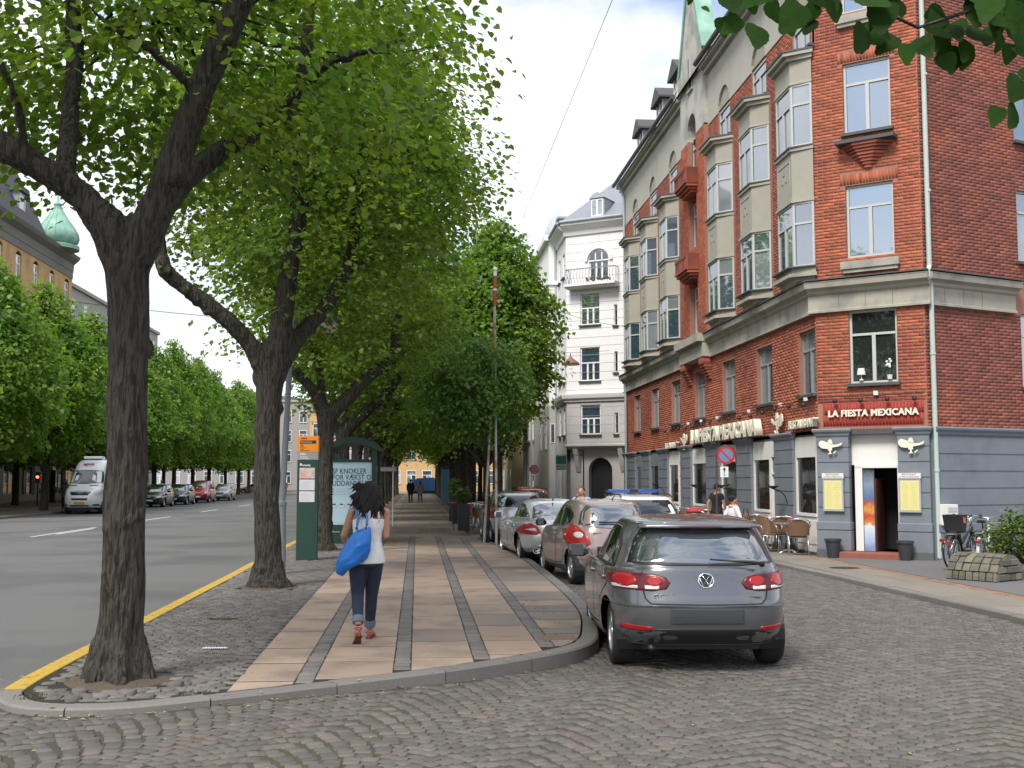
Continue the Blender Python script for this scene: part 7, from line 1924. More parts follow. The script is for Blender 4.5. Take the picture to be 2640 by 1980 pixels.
def ell(z, rx, ry, cx=0, cy=0, n=20): return [(cx+rx*cos(2*pi*k/n), cy+ry*sin(2*pi*k/n), z) for k in range(n)]
def blob(b, name, m, par, vox=.012, smooth=4):
    me = b.mesh(name); me = remesh(me, vox, smooth); me.name = name; me.materials.clear(); me.materials.append(m)
    return obj(name, me, par)
def person(label, loc, rz, J, clothes, H=1.0, vox=.014, hair=None, group=None, detail=False):
    """J: joints in metres for a 1.66 m figure facing +y"""
    t = thing('person', label, 'person', loc, rz, group)
    j = dict(hipL=(-.09, 0, .86), hipR=(.09, 0, .86), kneeL=(-.09, .02, .47), kneeR=(.09, .02, .47), ankL=(-.085, -.03, .085), ankR=(.085, -.03, .085), toeL=(-.09, .14, .03), toeR=(.09, .14, .03),
             shL=(-.165, 0, 1.36), shR=(.165, 0, 1.36), elL=(-.23, -.02, 1.10), elR=(.23, -.02, 1.10), wrL=(-.22, .06, .87), wrR=(.22, .06, .87), head=(0, .02, 1.545), bulk=1.0)
    j.update(J); k = j['bulk']; V = lambda n: Vector(j[n])
    tor = [(.78, .12, .10), (.86, .168, .118), (.94, .158, .112), (1.04, .128, .092), (1.14, .138, .10), (1.25, .158, .108), (1.33, .165, .095), (1.385, .12, .072), (1.42, .06, .058), (1.47, .052, .055)]
    cx = lambda z: j['head'][0]*max(0, (z-.9))/.65; cy = lambda z: j['head'][1]*max(0, (z-.9))/.65
    b = MB()
    b.loft([ell(z, rx*k, ry*k, cx(z), cy(z)) for z, rx, ry in tor])
    h = V('head'); b.ball(tuple(h), (.075, .095, .112), 16, 12)
    b.tube([Vector((cx(1.4), cy(1.4), 1.40)), h-Vector((0, .005, .06))], [.055, .052], 12)
    b.ball((h.x, h.y+.045, h.z-.055), (.052, .05, .05), 12, 8)                 # jaw
    b.tube([(h.x, h.y+.085, h.z+.02), (h.x, h.y+.112, h.z-.018), (h.x, h.y+.095, h.z-.03)], [.010, .016, .012], 8)   # nose
    for s in (-1, 1): b.ball((h.x+s*.078, h.y-.008, h.z-.008), (.014, .024, .032), 8, 6)
    for S in 'LR':
        sg = -1 if S == 'L' else 1
        b.tube([V('hip'+S), V('hip'+S)*.5+V('knee'+S)*.5+Vector((0, .012, 0)), V('knee'+S), V('knee'+S)*.62+V('ank'+S)*.38-Vector((0, .018, 0)), V('ank'+S)], [.092*k, .076*k, .056, .054, .036], 14)
        hd = (V('toe'+S)-V('ank'+S)); hee = V('ank'+S)-Vector((hd.x, hd.y, 0)).normalized()*.035-Vector((0, 0, .045))
        b.tube([hee, V('ank'+S)*.5+V('toe'+S)*.5-Vector((0, 0, .012)), V('toe'+S)], [.036, .036, .026], 10)
        b.tube([V('sh'+S)-Vector((sg*.03, 0, 0)), V('sh'+S), V('sh'+S)*.55+V('el'+S)*.45, V('el'+S), V('el'+S)*.6+V('wr'+S)*.4, V('wr'+S)], [.05*k, .052*k, .044*k, .037, .036, .026], 12)
        d = (V('wr'+S)-V('el'+S)).normalized(); w = V('wr'+S)
        side = d.cross(Vector((0, 0, 1)));  side = side.normalized() if side.length > .2 else Vector((0, 1, 0))
        nor = side.cross(d).normalized()
        b.tube([w, w+d*.045, w+d*.085], [.024, .034, .03], 10)
        for f in range(4):
            o_ = side*((f-1.5)*.018); L = (.062, .074, .07, .054)[f]
            b.tube([w+d*.075+o_, w+d*(.08+L*.55)+o_*1.1+nor*.008, w+d*(.08+L*.9)+o_*1.1+nor*.026], [.0095, .009, .0075], 6)
        b.tube([w+d*.03+side*.026, w+d*.06+side*.05, w+d*.088+side*.052], [.012, .010, .008], 6)
    body = blob(b, 'body', M_skin, t, vox)
    bt = lambda z: [ell(zz, rx*k+.012, ry*k+.012, cx(zz), cy(zz)) for zz, rx, ry in tor if z[0]-.02 <= zz <= z[1]+.02]
    for c in clothes:
        kind, m = c[0], c[1]; b = MB()
        if kind == 'trousers':
            zb = c[2] if len(c) > 2 else .0
            b.loft(bt((.78, .86)))
            for S in 'LR':
                a_, kn, an = V('hip'+S), V('knee'+S), V('ank'+S)
                e = kn+(an-kn)*(1-zb)
                b.tube([a_+Vector((0, -.008, .03)), a_, a_*.5+kn*.5+Vector((0, .010, 0)), kn, kn*.55+e*.45-Vector((0, .012, 0)), e], [.09*k, .104*k, .088*k, .066, .062, c[3] if len(c) > 3 else .058], 16)
            blob(b, 'trousers', m, t, vox)
        elif kind == 'shirt':
            b.loft(bt((c[3] if len(c) > 3 else .86, 1.39)))
            for S in 'LR':
                sg = -1 if S == 'L' else 1; f = c[2]
                a_, e, w = V('sh'+S), V('el'+S), V('wr'+S)
                pts = [a_-Vector((sg*.06, 0, .0)), a_, a_*.5+e*.5]
                rr = [.06*k, .066*k, .060*k]
                if f > .5: pts += [e, e*.5+w*.5, w]; rr += [.05, .046, .04]
                b.tube(pts, rr, 14)
            blob(b, 'shirt', m, t, vox)
        elif kind == 'shoes':
            for S in 'LR':
                hd = (V('toe'+S)-V('ank'+S)); hee = V('ank'+S)-Vector((hd.x, hd.y, 0)).normalized()*.04-Vector((0, 0, .05))
                q = MB(); q.tube([hee, V('ank'+S)*.5+V('toe'+S)*.5-Vector((0, 0, .012)), V('toe'+S)+hd.normalized()*.02], [.045, .044, .034], 12); blob(q, 'shoe', m, t, vox)
        elif kind == 'scarf':
            b.tube([(h.x+.085*cos(a), h.y-.01+.085*sin(a), 1.40+.015*sin(3*a)) for a in np.linspace(0, 2*pi, 16, endpoint=False)], .036, 8, closed=True)
            b.tube([(.04, .09, 1.39), (.06, .13, 1.22), (.05, .12, 1.0)], [.04, .045, .035], 8); blob(b, 'scarf', m, t, vox)
        elif kind == 'coat':
            b.loft([ell(zz, rx*k+.02, ry*k+.02, cx(zz), cy(zz)) for zz, rx, ry in [(.66, .17, .14)]+tor[1:8]])
            for S in 'LR':
                sg = -1 if S == 'L' else 1
                a_, e, w = V('sh'+S), V('el'+S), V('wr'+S)
                b.tube([a_-Vector((sg*.06, 0, 0)), a_, a_*.5+e*.5, e, e*.5+w*.5, w], [.07, .074, .066, .058, .052, .046], 14)
            blob(b, 'coat', m, t, vox)
    if hair:
        b = MB(); b.ball((h.x, h.y-.022, h.z+.032), (.086, .094, .098), 16, 10)
        if hair[0] == 'bun': b.ball((h.x, h.y-.12, h.z+.06), .045, 10, 8)
        if hair[0] == 'long':
            b.loft([ell(h.z-.0, .09, .07, h.x, h.y-.04), ell(h.z-.12, .095, .055, h.x, h.y-.06), ell(h.z-.2, .07, .035, h.x, h.y-.07)])
        blob(b, 'hair', hair[1], t, .012)
    e = MB()
    for s in (-1, 1): e.ball((h.x+s*.030, h.y+.084, h.z+.012), (.011, .008, .007), 8, 6)
    obj('eyes', e, t, M_trim)
    e = MB(); e.tube([(h.x-.022, h.y+.090, h.z-.058), (h.x, h.y+.094, h.z-.060), (h.x+.022, h.y+.090, h.z-.058)], .005, 6); obj('mouth', e, t, mat('lips', (.30, .09, .08), .5) if 'lips' not in MATS else MATS['lips'])
    if H != 1.0: t.scale = (H, H, H)
    return t

# the walking woman with the blue bag
W = person('woman walking away in a white tank top and rolled dark blue jeans', (-.52, 12.05, ISL_Z), radians(1),
    dict(hipL=(-.085, 0, .86), hipR=(.085, .02, .86), kneeL=(-.085, .03, .48), kneeR=(.055, .17, .47), ankL=(-.07, -.16, .20), ankR=(.035, .30, .105), toeL=(-.085, -.085, .035), toeR=(.06, .45, .05),
         shL=(-.145, .0, 1.35), shR=(.195, .02, 1.355), elL=(-.235, .04, 1.10), elR=(.205, .0, 1.09), wrL=(-.21, .22, .98), wrR=(.10, .2, 1.06), head=(.03, .03, 1.545), bulk=1.0),
    [('trousers', M_jean, .22, .053)], vox=.009)
b = MB()
for S, a_, kn in (('L', (-.07, -.16, .20), (-.085, .03, .48)), ('R', (.035, .30, .105), (.055, .17, .47))):
    a_, kn = Vector(a_), Vector(kn); q = MB(); p0 = kn+(a_-kn)*.70; p1 = kn+(a_-kn)*.93
    q.tube([p0, p0*.5+p1*.5, p1], [.059, .062, .060], 18); blob(q, 'jean_cuff', M_cuff, W, .009, 2)
q = MB(); q.loft([ell(z, rx, ry, cx_, -.004) for z, rx, ry, cx_ in ((.815, .196, .152, .0), (.83, .198, .154, .0), (.90, .188, .150, .0), (.97, .168, .132, .005), (1.04, .148, .114, .01), (1.12, .150, .114, .012), (1.20, .166, .124, .018), (1.26, .168, .122, .02), (1.275, .155, .115, .02))])
q.loft([[(x-.0, y_, z) for x, y_ in ((-.075+w_*.3, -.115), (.06+w_*.0, -.118), (.07, -.05), (-.09, -.05))] for z, w_ in ((1.24, 0), (1.32, .05), (1.40, .1))])
blob(q, 'tank_top', M_tank, W, .009, 5)
for x0, x1 in ((-.10, -.085), (.135, .125)):
    q = MB(); q.tube([(x0, -.115, 1.24), (x1, -.105, 1.34), (x1, -.04, 1.425), (x1, .06, 1.40), (x0, .12, 1.28)], .0075, 6); obj('strap', q, W, M_tank, smooth=True)
rng_ = random.Random(3); q = MB()
q.ball((.035, .005, 1.575), (.086, .098, .098), 16, 12)
for k in range(190):
    a = rng_.uniform(0, 2*pi); e_ = rng_.uniform(-.15, 1.0)
    p0 = Vector((.035+.082*cos(a)*cos(e_), .005+.09*sin(a)*cos(e_), 1.575+.09*sin(e_)))
    if p0.y > .07 and e_ < .5: continue
    out = Vector((cos(a), sin(a), 0)); L = rng_.uniform(.16, .33); bl = rng_.uniform(-.03, .07)
    w1 = p0+out*.016-Vector((bl*.5, .0, L*.3)); w2 = p0+out*rng_.uniform(.01, .06)-Vector((bl, .01, L*.65)); w3 = w2-Vector((bl*.8-rng_.uniform(-.04, .04), rng_.uniform(-.02, .03), L*.4))
    q.tube([p0, w1, w2+Vector((rng_.uniform(-.02, .02), 0, 0)), w3], [.016, .017, .013, .005], 6)
for k in range(26):
    z = rng_.uniform(1.46, 1.64); L = rng_.uniform(.08, .17)
    q.tube([(-.03, -.03, z), (-.03-L*.5, -.05, z+rng_.uniform(-.01, .04)), (-.03-L, -.05+rng_.uniform(-.03, .03), z-rng_.uniform(-.03, .09))], [.013, .010, .005], 5)
blob(q, 'hair', M_hair, W, .0075, 6); q = MB()
for k in range(90):
    a = rng_.uniform(pi*.95, pi*2.05); z0 = rng_.uniform(1.42, 1.60); L = rng_.uniform(.10, .22)
    p0 = Vector((.035+.095*cos(a), .005+.10*sin(a), z0)); bl = rng_.uniform(-.02, .10)
    q.tube([p0, p0+Vector((.02*cos(a)-bl*.3, .02*sin(a), -L*.35)), p0+Vector((.015*cos(a)-bl*.8+rng_.uniform(-.02, .02), .02*sin(a), -L*.7)), p0+Vector((-bl*1.2+rng_.uniform(-.03, .03), .0, -L))], [.007, .008, .006, .0015], 5, caps=False)
obj('hair_strands', q, W, M_hair, smooth=True)['kind'] = 'stuff'
for S, an, toe in (('L', (-.07, -.16, .20), (-.085, -.085, .035)), ('R', (.035, .30, .105), (.06, .45, .05))):
    an, toe = Vector(an), Vector(toe); d = (toe-an); dh = Vector((d.x, d.y, 0)).normalized()
    heel = an-dh*.045-Vector((0, 0, .07)); tip = toe+(toe-heel).normalized()*.045; dn = Vector((0, 0, -.028))
    sd_ = Vector((dh.y, -dh.x, 0)); q = MB()
    rings = []
    for f, w_ in ((0, .024), (.12, .036), (.4, .032), (.72, .046), (.92, .036), (1, .016)):
        c = heel+(tip-heel)*f+dn*.9
        rings.append([c-sd_*w_-Vector((0, 0, .007)), c+sd_*w_-Vector((0, 0, .007)), c+sd_*w_+Vector((0, 0, .007)), c-sd_*w_+Vector((0, 0, .007))])
    q.loft(rings); obj('sandal_sole', q, W, mat('sandal_sole', (.16, .06, .05), .7) if 'sandal_sole' not in MATS else MATS['sandal_sole']); q = MB()
    for f, hh in ((.74, .05), (.60, .058)):
        c = heel+(tip-heel)*f+dn*.8; q.tube([c-sd_*.042, c+Vector((0, 0, hh)), c+sd_*.042], .008, 6)
    c = an-Vector((0, 0, .03)); q.tube([c+dh*.045*cos(a)+sd_*.044*sin(a) for a in np.linspace(0, 2*pi, 14, endpoint=False)], .007, 6, closed=True)
    q.tube([heel+dn, heel+Vector((0, 0, .03))-dh*.012, c-dh*.045], .010, 6)
    obj('sandal', q, W, M_sandal)
bag = thing('shoulder_bag', 'bright blue slouchy shoulder bag hanging from the walking woman', 'bag', (-.68, 11.93, .92))
q = MB(); sect = [(-.03, -.15, .05, .03), (.0, -.13, .135, .08), (.05, -.115, .165, .105), (.12, -.095, .172, .115), (.22, -.065, .158, .11), (.31, -.03, .12, .09), (.375, -.01, .09, .06), (.40, .0, .07, .03)]
rings = []
for z, cx_, rx, ry in sect:
    rings.append([(cx_+.13+rx*cos(a)*(1+.05*sin(5*a+z*20)), -.06+ry*sin(a)*(1+.10*sin(4*a+z*30)), z+.055*cos(a)*(1 if z < .25 else .4)) for a in np.linspace(0, 2*pi, 28, endpoint=False)])
q.loft(rings); blob(q, 'pouch', M_bag, bag, .010, 3)
for dx, sw in ((.07, 0), (.165, .0)):
    q = MB(); q.tube([(dx, -.10, .39), (dx+.01, -.07, .50), (dx-.02, .02, .60), (dx-.02, .12, .58), (dx, .14, .45), (dx, .02, .38)], .0125, 8); obj('handle', q, bag, M_bag, smooth=True)
    q = MB(); q.tube([(dx+.016*cos(a), -.108, .405+.02*sin(a)) for a in np.linspace(0, 2*pi, 14, endpoint=False)], .004, 6, closed=True); obj('ring', q, bag, M_chrome)

walkA = dict(kneeL=(-.09, .14, .48), ankL=(-.085, .17, .09), toeL=(-.09, .34, .05), kneeR=(.09, -.03, .48), ankR=(.085, -.26, .14), toeR=(.09, -.12, .03), elL=(-.24, -.10, 1.11), wrL=(-.235, -.10, .88), elR=(.24, .06, 1.11), wrR=(.22, .18, .9))
man = person('man in a black T-shirt and sunglasses behind the no parking sign', (8.15, 30.7, RP_Z), radians(-62), dict(walkA, bulk=1.14, head=(0, .03, 1.55)), [('trousers', M_navy, 0, .065), ('shirt', M_blackc, .4), ('shoes', M_shoe)], H=.99, hair=('short', M_hair))
b = MB(); b.box(-.075, .075, .085, .10, 1.55, 1.585); b.box(-.08, -.074, -.01, .1, 1.567, 1.577); b.box(.074, .08, -.01, .1, 1.567, 1.577); obj('sunglasses', b, man, M_trim)
wj = person('woman in a white jacket and peach scarf beside the man in black', (6.75, 24.1, 0), radians(-75), walkA, [('trousers', M_grey, 0, .06), ('shirt', M_whitec, 1.0), ('scarf', M_peach), ('shoes', M_shoe)], H=.895, hair=('bun', M_hair))
hbag = thing('handbag', 'black handbag hanging at the side of the woman in white', 'bag', (6.98, 23.93, .70))
b = MB(); b.loft([ell(z, rx, ry, 0, 0, 14) for z, rx, ry in ((0, .10, .05), (.04, .15, .07), (.2, .14, .06), (.28, .10, .04))]); obj('pouch', b, hbag, M_trim, smooth=True)
b = MB(); b.tube([(-.09, 0, .26), (-.03, 0, .52), (.03, 0, .52), (.09, 0, .26)], .01, 6); obj('handle', b, hbag, M_trim)
cop = person('man in a light blue shirt holding a hand to his mouth beside the police car', (3.95, 27.3, 0), radians(150), dict(elR=(.24, .16, 1.18), wrR=(.07, .20, 1.40), bulk=1.08), [('trousers', M_navy, 0, .062), ('shirt', M_lblue, .4), ('shoes', M_shoe)], H=.995, hair=('short', M_brown))
person('man in a dark jacket and jeans strolling far down the promenade', (-.46, 83.8, ISL_Z), radians(0), dict(walkA, bulk=1.1), [('trousers', M_jean, 0, .065), ('coat', M_blackc), ('shoes', M_shoe)], H=1.04, hair=('short', M_brown), vox=.022)
person('woman in a beige coat strolling beside the man far down the promenade', (.24, 84.3, ISL_Z), radians(5), walkA, [('trousers', M_grey, 0, .055), ('coat', M_beige), ('shoes', M_shoe)], H=.97, hair=('long', M_brown), vox=.022)
person('blond person in a navy jacket in front of the bus shelter poster', (-1.12, 27.6, ISL_Z), radians(-70), {}, [('trousers', M_jean, 0, .055), ('coat', M_navy), ('shoes', M_shoe)], H=.86, hair=('short', M_blond))
person('dark-clothed person on the far pavement beside the white van', (-20.4, 68.5, .1), radians(180), {}, [('trousers', M_blackc, 0, .06), ('coat', M_grey), ('shoes', M_shoe)], H=1.05, hair=('short', M_hair), vox=.022)
person('person in a light blue top on the far pavement behind the parked estate', (-19.9, 91.5, .1), radians(30), walkA, [('trousers', M_grey, 0, .06), ('shirt', M_lblue, .4), ('shoes', M_shoe)], H=1.03, hair=('short', M_blond), vox=.022)
person('person in a red top far off at the end of the left road', (-15.8, 140, .05), radians(180), walkA, [('trousers', M_grey, 0, .06), ('shirt', M_redc, 1), ('shoes', M_shoe)], H=1.0, hair=('short', M_hair), vox=.03)

# ------------------------------------------------------------------ bus stop
M_green = mat('bus_stop_green', (.010, .045, .032), .45, var=.1, scale=4)
M_orange = mat('bus_orange', (.75, .24, .01), .5); M_gsign = mat('sign_grey', (.26, .27, .28), .5)
M_paper = mat('timetable_paper', (.62, .60, .63), .4, var=.1, scale=14); M_map = mat('map_paper', (.55, .52, .48), .4, col2=(.62, .32, .25), c2scale=12, var=.15, scale=30)
tot = thing('bus_stop_pillar', 'dark green bus stop pillar with an orange head and three timetable sheets', 'bus stop', (-2.29, 24.4, ISL_Z), radians(-3))
b = MB(); b.box(-.215, .215, -.09, .09, 0, 2.10, bev=.008); obj('column', b, tot, M_green)
b = MB(); b.box(-.217, .217, -.092, .092, 2.10, 2.26); obj('grey_panel', b, tot, M_gsign)
b = MB(); b.box(-.222, .222, -.095, .095, 2.26, 2.60, bev=.006); obj('orange_head', b, tot, M_orange)
b = MB(); b.box(-.16, .17, -.099, -.0955, 2.44, 2.505); obj('name_strip', b, tot, M_letblack)
put_text('Haveselskabet', .04, M_cream, tot, upright(-.145, -.101, 2.472), .0008, align='LEFT')
put_text('26', .075, M_letblack, tot, upright(-.16, -.098, 2.40), .0008, align='LEFT'); put_text('BYBUS', .04, M_letblack, tot, upright(-.14, -.098, 2.545), .0008, align='LEFT', bold=.002)
for k, w in enumerate((.13, .08, .20)):
    b = MB(); b.box(-.16, -.16+w, -.0975, -.0955, 2.345-.03*k, 2.355-.03*k); obj('print_line', b, tot, M_letblack)
put_text('93N', .065, M_panel, tot, upright(-.16, -.095, 2.215), .0008, align='LEFT', bold=.002)
for k, w in enumerate((.16, .19)):
    b = MB(); b.box(-.16, -.16+w, -.0945, -.0925, 2.155-.028*k, 2.165-.028*k); obj('print_line', b, tot, M_panel)
put_text('movia', .062, M_panel, tot, upright(-.09, -.092, 1.985), .0008, align='LEFT', bold=.002)
b = MB()
for x, z in ((-.15, 1.985), (-.13, 2.005), (-.115, 1.985), (-.145, 2.015)): b.lathe([(.014, -.001), (.014, .001)], 12, M=T(x, -.092, z) @ Matrix.Rotation(pi/2, 4, 'X'))
obj('logo', b, tot, M_panel)['kind'] = 'stuff'
for k, m in enumerate((M_map, M_paper, M_paper)):
    z1 = 1.93-k*.245
    b = MB(); b.box(-.165, .155, -.096, -.0905, z1-.225, z1); s_ = obj('timetable', b, tot, m)
    b = MB()
    for r_ in range(7 if k else 3):
        b.box(-.14, -.14+(.2 if k else .1)*random.uniform(.6, 1), -.0968, -.0963, z1-.05-.024*r_, z1-.044-.024*r_)
    obj('print', b, s_, mat('pale_print', (.40, .40, .50), .6) if 'pale_print' not in MATS else MATS['pale_print'])['kind'] = 'stuff'

sh_ = thing('bus_shelter', 'dark green bus shelter with an arched roof and a lit poster on its end', 'bus shelter', (-1.71, 30.6, ISL_Z))
b = MB(); b.box(-.60, .52, -.10, .10, .0, .50); b.box(-.60, .52, -.10, .10, 2.14, 2.22); b.box(-.62, -.535, -.10, .10, .5, 2.6); b.box(.515, .64, -.12, .14, .0, 2.62); obj('end_frame', b, sh_, M_green)
m = mat('poster_blue', (.36, .50, .56), .3, emit=(.36, .50, .56), estr=.08)
b = MB(); b.box(-.535, .515, -.06, -.02, .5, 2.14); obj('poster', b, sh_, m)
M_pbl = mat('poster_ink', (.03, .05, .07), .6)
for k, txt in enumerate(('SF KNOKLER', 'FOR VÆKST OG', 'UDDANNELSE')):
    put_text(txt, .195, M_pbl, sh_, upright(-.52, -.064, 1.90-.16*k), .0008, align='LEFT', bold=.002, squeeze=.80)
for k, w in enumerate((.75, .55, .5)):
    b = MB(); b.box(-.44, -.44+w, -.063, -.061, 1.425-.07*k, 1.443-.07*k); obj('print_line', b, sh_, MATS['pale_print'])
    b = MB(); b.box(-.52, -.485, -.064, -.0605, 1.42-.07*k, 1.45-.07*k); obj('bullet', b, sh_, M_pbl)
for k in range(5):
    b = MB(); b.tube([(-.46+.19*k+.07*cos(a), -.066, 1.03+.07*sin(a)) for a in np.linspace(0, 2*pi, 20, endpoint=False)], .011, 5, closed=True); obj('ring_print', b, sh_, M_panel)
    b = MB(); b.box(-.50+.19*k, -.42+.19*k, -.065, -.0605, 1.015, 1.045); obj('ring_bar', b, sh_, M_pbl)
b = MB(); b.box(-.51, -.49, -.0645, -.0605, .545, .57); b.box(-.46, -.10, -.0635, -.061, .55, .563); obj('print_line', b, sh_, MATS['pale_print'])['kind'] = 'stuff'
put_text('JCDecaux', .06, M_panel, sh_, upright(-.56, -.102, .32), .0008, align='LEFT')
b = MB()
arc = [(-.66+1.36*k/14, 2.44+.27*sin(pi*(k+1.2)/16.4)) for k in range(15)]
b.loft([[(x, y, z) for y, z in ((-.25, zz), (3.9, zz), (3.9, zz+.07), (-.25, zz+.07))] for x, zz in arc]); obj('roof', b, sh_, M_green, smooth=False)
b = MB(); b.loft([[(x, -.28, zz-.06), (x, -.2, zz-.06), (x, -.2, zz+.10), (x, -.28, zz+.10)] for x, zz in arc]); obj('roof_rim', b, sh_, M_green)
for y in (1.3, 2.55, 3.8):
    b = MB(); b.box(-.62, -.55, y-.04, y+.04, 0, 2.5); obj('post', b, sh_, M_green)
b = MB(); b.box(.53, .62, 3.74, 3.84, 0, 2.5); obj('post', b, sh_, M_green)
mg = mat('clear_glass', (.75, .8, .78), .03, ior=1.45); mg.node_tree.nodes['Principled BSDF'].inputs['Transmission Weight'].default_value = .92
for y0, y1 in ((.12, 1.26), (1.34, 2.51), (2.59, 3.76)):
    b = MB(); b.box(-.59, -.582, y0, y1, .3, 2.3); obj('glass_pane', b, sh_, mg)
b = MB(); b.box(-.5, -.15, .6, 3.3, .44, .48)
for y in (.9, 3.0): b.box(-.36, -.28, y-.03, y+.03, 0, .44)
obj('bench', b, sh_, M_green)
b = MB(); b.ball((.46, -.13, 2.24), .035, 10, 8); obj('lamp', b, sh_, M_panel)

# lamp post by the second tree
lp_ = thing('street_lamp', 'grey lamp post right beside the second lime tree with a bowl lamp in the leaves', 'street lamp', (-2.42, 20.9, ISL_Z))
b = MB(); b.tube([(0, 0, 0), (0, 0, 1.25), (.005, 0, 1.3), (.12, 0, 4.3), (.2, 0, 4.62)], [.085, .08, .058, .048, .045], 14); b.tube([(0, 0, 1.22), (0, 0, 1.28)], .092, 14); obj('post', b, lp_, mat('lamp_post_grey', (.17, .19, .20), .6, var=.15), smooth=False)
b = MB(); b.tube([(.19, 0, 4.55), (.4, 0, 4.78), (.72, 0, 4.82)], .022, 8); obj('arm', b, lp_, M_zinc)
b = MB(); b.lathe([(.05, 4.80), (.10, 4.77), (.22, 4.62), (.24, 4.56), (.20, 4.55)], 20, M=T(.78, 0, 0)); obj('lamp_shade', b, lp_, M_zinc, smooth=True)
b = MB(); b.lathe([(.19, 4.56), (.2, 4.48), (.15, 4.40), (.05, 4.37), (.001, 4.37)], 20, M=T(.78, 0, 0), caps=False); obj('diffuser', b, lp_, mat('lamp_bowl', (.6, .5, .45), .4), smooth=True)
sn = thing('street_sign', 'white street name sign on thin posts beyond the bus shelter', 'sign', (-1.12, 41.4, ISL_Z))
b = MB(); b.box(-.38, .38, -.012, .012, 1.98, 2.14); obj('plate', b, sn, M_gsign)
put_text('Hammerichsgade', .10, M_panel, sn, upright(0, -.014, 2.06), .001, squeeze=.85)
for x, y in ((-.34, .0), (.26, 0)):
    b = MB(); b.tube([(x, y+.03, -.02), (x, y+.03, 2.2)], .022, 8); obj('post', b, sn, M_panel)
pst = thing('bollard_post', 'thin white post standing alone beside the street name sign', 'post', (-1.72, 41.9, ISL_Z)); b = MB(); b.tube([(0, 0, 0), (0, 0, 2.3)], .025, 8); b.ball((0, 0, 2.36), .07, 10, 8); obj('post', b, pst, M_panel)

# no parking sign
M_sred = mat('sign_red', (.48, .02, .025), .4); M_sblue = mat('sign_blue', (.10, .22, .36), .4); M_spole = mat('sign_pole_brown', (.07, .055, .05), .6)
def parking_sign(name, label, x, y, z0, zc, r, rz, plate=True, hoop=True):
    t = thing(name, label, 'sign', (x, y, z0), rz)
    b = MB(); b.tube([(-r-.02, .03, 0), (-r-.02, .03, zc)]+([(-(r+.02)*cos(a), .03, zc+(r+.02)*sin(a)) for a in np.linspace(.2, pi, 10)]+[((r+.02), .03, zc-r*.9)] if hoop else [(-r-.02, .03, zc+r)]), .022, 8); obj('post', b, t, M_spole)
    Mx = T(0, 0, zc) @ Matrix.Rotation(pi/2, 4, 'X')
    b = MB(M=Mx); b.lathe([(r, -.012), (r, .006), (r*.7, .008)], 32); obj('disc', b, t, M_sred)
    b = MB(M=Mx); b.lathe([(r*.74, .0), (r*.74, .0105), (.001, .0105)], 32, caps=False); obj('disc_centre', b, t, M_sblue)
    b = MB(); b.box(-r*.78, r*.78, -.016, -.009, -.1*r, .1*r, M=T(0, 0, zc) @ Matrix.Rotation(pi/4, 4, 'Y')); obj('diagonal_bar', b, t, M_sred)
    if plate:
        b = MB(); b.box(-.155, .055, -.01, .004, zc-r-.34, zc-r-.06, bev=.003); pl = obj('arrow_plate', b, t, M_panel)
        b = MB(); b.prism([(-.05, zc-r-.08), (-.10, zc-r-.14), (-.065, zc-r-.14), (-.065, zc-r-.21), (-.035, zc-r-.21), (-.035, zc-r-.14), (0, zc-r-.14)], -.0135, -.0105, 'xz'); obj('arrow', b, pl, M_letblack)
        b = MB(); b.prism([(-.05, zc-r-.32), (-.09, zc-r-.27), (-.065, zc-r-.27), (-.065, zc-r-.22), (-.035, zc-r-.22), (-.035, zc-r-.27), (-.01, zc-r-.27)], -.0135, -.0105, 'xz'); obj('arrow', b, pl, mat('arrow_blue', (.1, .4, .65), .5))
    return t
ps = parking_sign('parking_sign', 'round blue and red no parking sign on a brown hooped post before the restaurant', 8.13, 29.6, RP_Z, 2.40, .235, radians(-14))
parking_sign('parking_sign', 'faded no parking sign by the grey house beyond the white one', 5.95, 58, 0, 2.35, .24, radians(-6), hoop=False)
parking_sign('parking_sign', 'no parking sign among the trunks on the far left pavement', -24.2, 79, .1, 3.0, .3, radians(15), hoop=False)
parking_sign('parking_sign', 'small no parking sign at the far end of the avenue', 3.0, 128, .1, 2.9, .35, 0, hoop=False, plate=False)
# red signal lamp seen under the left trees
sg = thing('signal_lamp', 'small red signal lamp glowing between the dark trunks left of the road', 'signal', (-24.5, 76.5, .1))
b = MB(); b.tube([(0, 0, 0), (0, 0, 2.2)], .05, 8); b.box(-.13, .13, -.1, .1, 1.5, 2.2); obj('post', b, sg, M_black)
b = MB(); b.lathe([(.09, 0), (.07, .03), (.001, .04)], 14, M=T(0, -.10, 1.9) @ Matrix.Rotation(pi/2, 4, 'X')); obj('lamp', b, sg, mat('signal_red', (.6, .02, .01), .3, emit=(1, .06, .02), estr=6))

# the mast with the red and white head
ms = thing('pole_mast', 'tall two-legged pole mast with a red and white head in front of the trees', 'mast', (1.95, 30.3, ISL_Z))
M_mast = mat('mast_galv', (.42, .40, .36), .6, var=.3, scale=5, col2=(.3, .16, .08), c2scale=2.4, c2lo=.52, c2hi=.62)
for x0, y0 in ((-.16, .3), (.13, -.35)):
    b = MB(); b.tube([(x0, y0, -.02), (x0*.3+.08, y0*.3, 4.0), (.10, 0, 6.6)], [.035, .03, .025], 8); obj('leg', b, ms, M_mast)
for z in (1.2, 2.4, 3.6, 4.8, 5.8):
    k = 1-z/6.8; b = MB(); b.tube([(-.16*k+.1*(1-k), .3*k, z), (.13*k+.1*(1-k), -.35*k, z+.25)], .014, 6); obj('brace', b, ms, M_mast)
b = MB(); b.tube([(.10, 0, 6.35), (.11, 0, 7.15)], [.055, .05], 12); obj('mast_head', b, ms, mat('mast_red', (.34, .07, .05), .6, var=.3, scale=9))
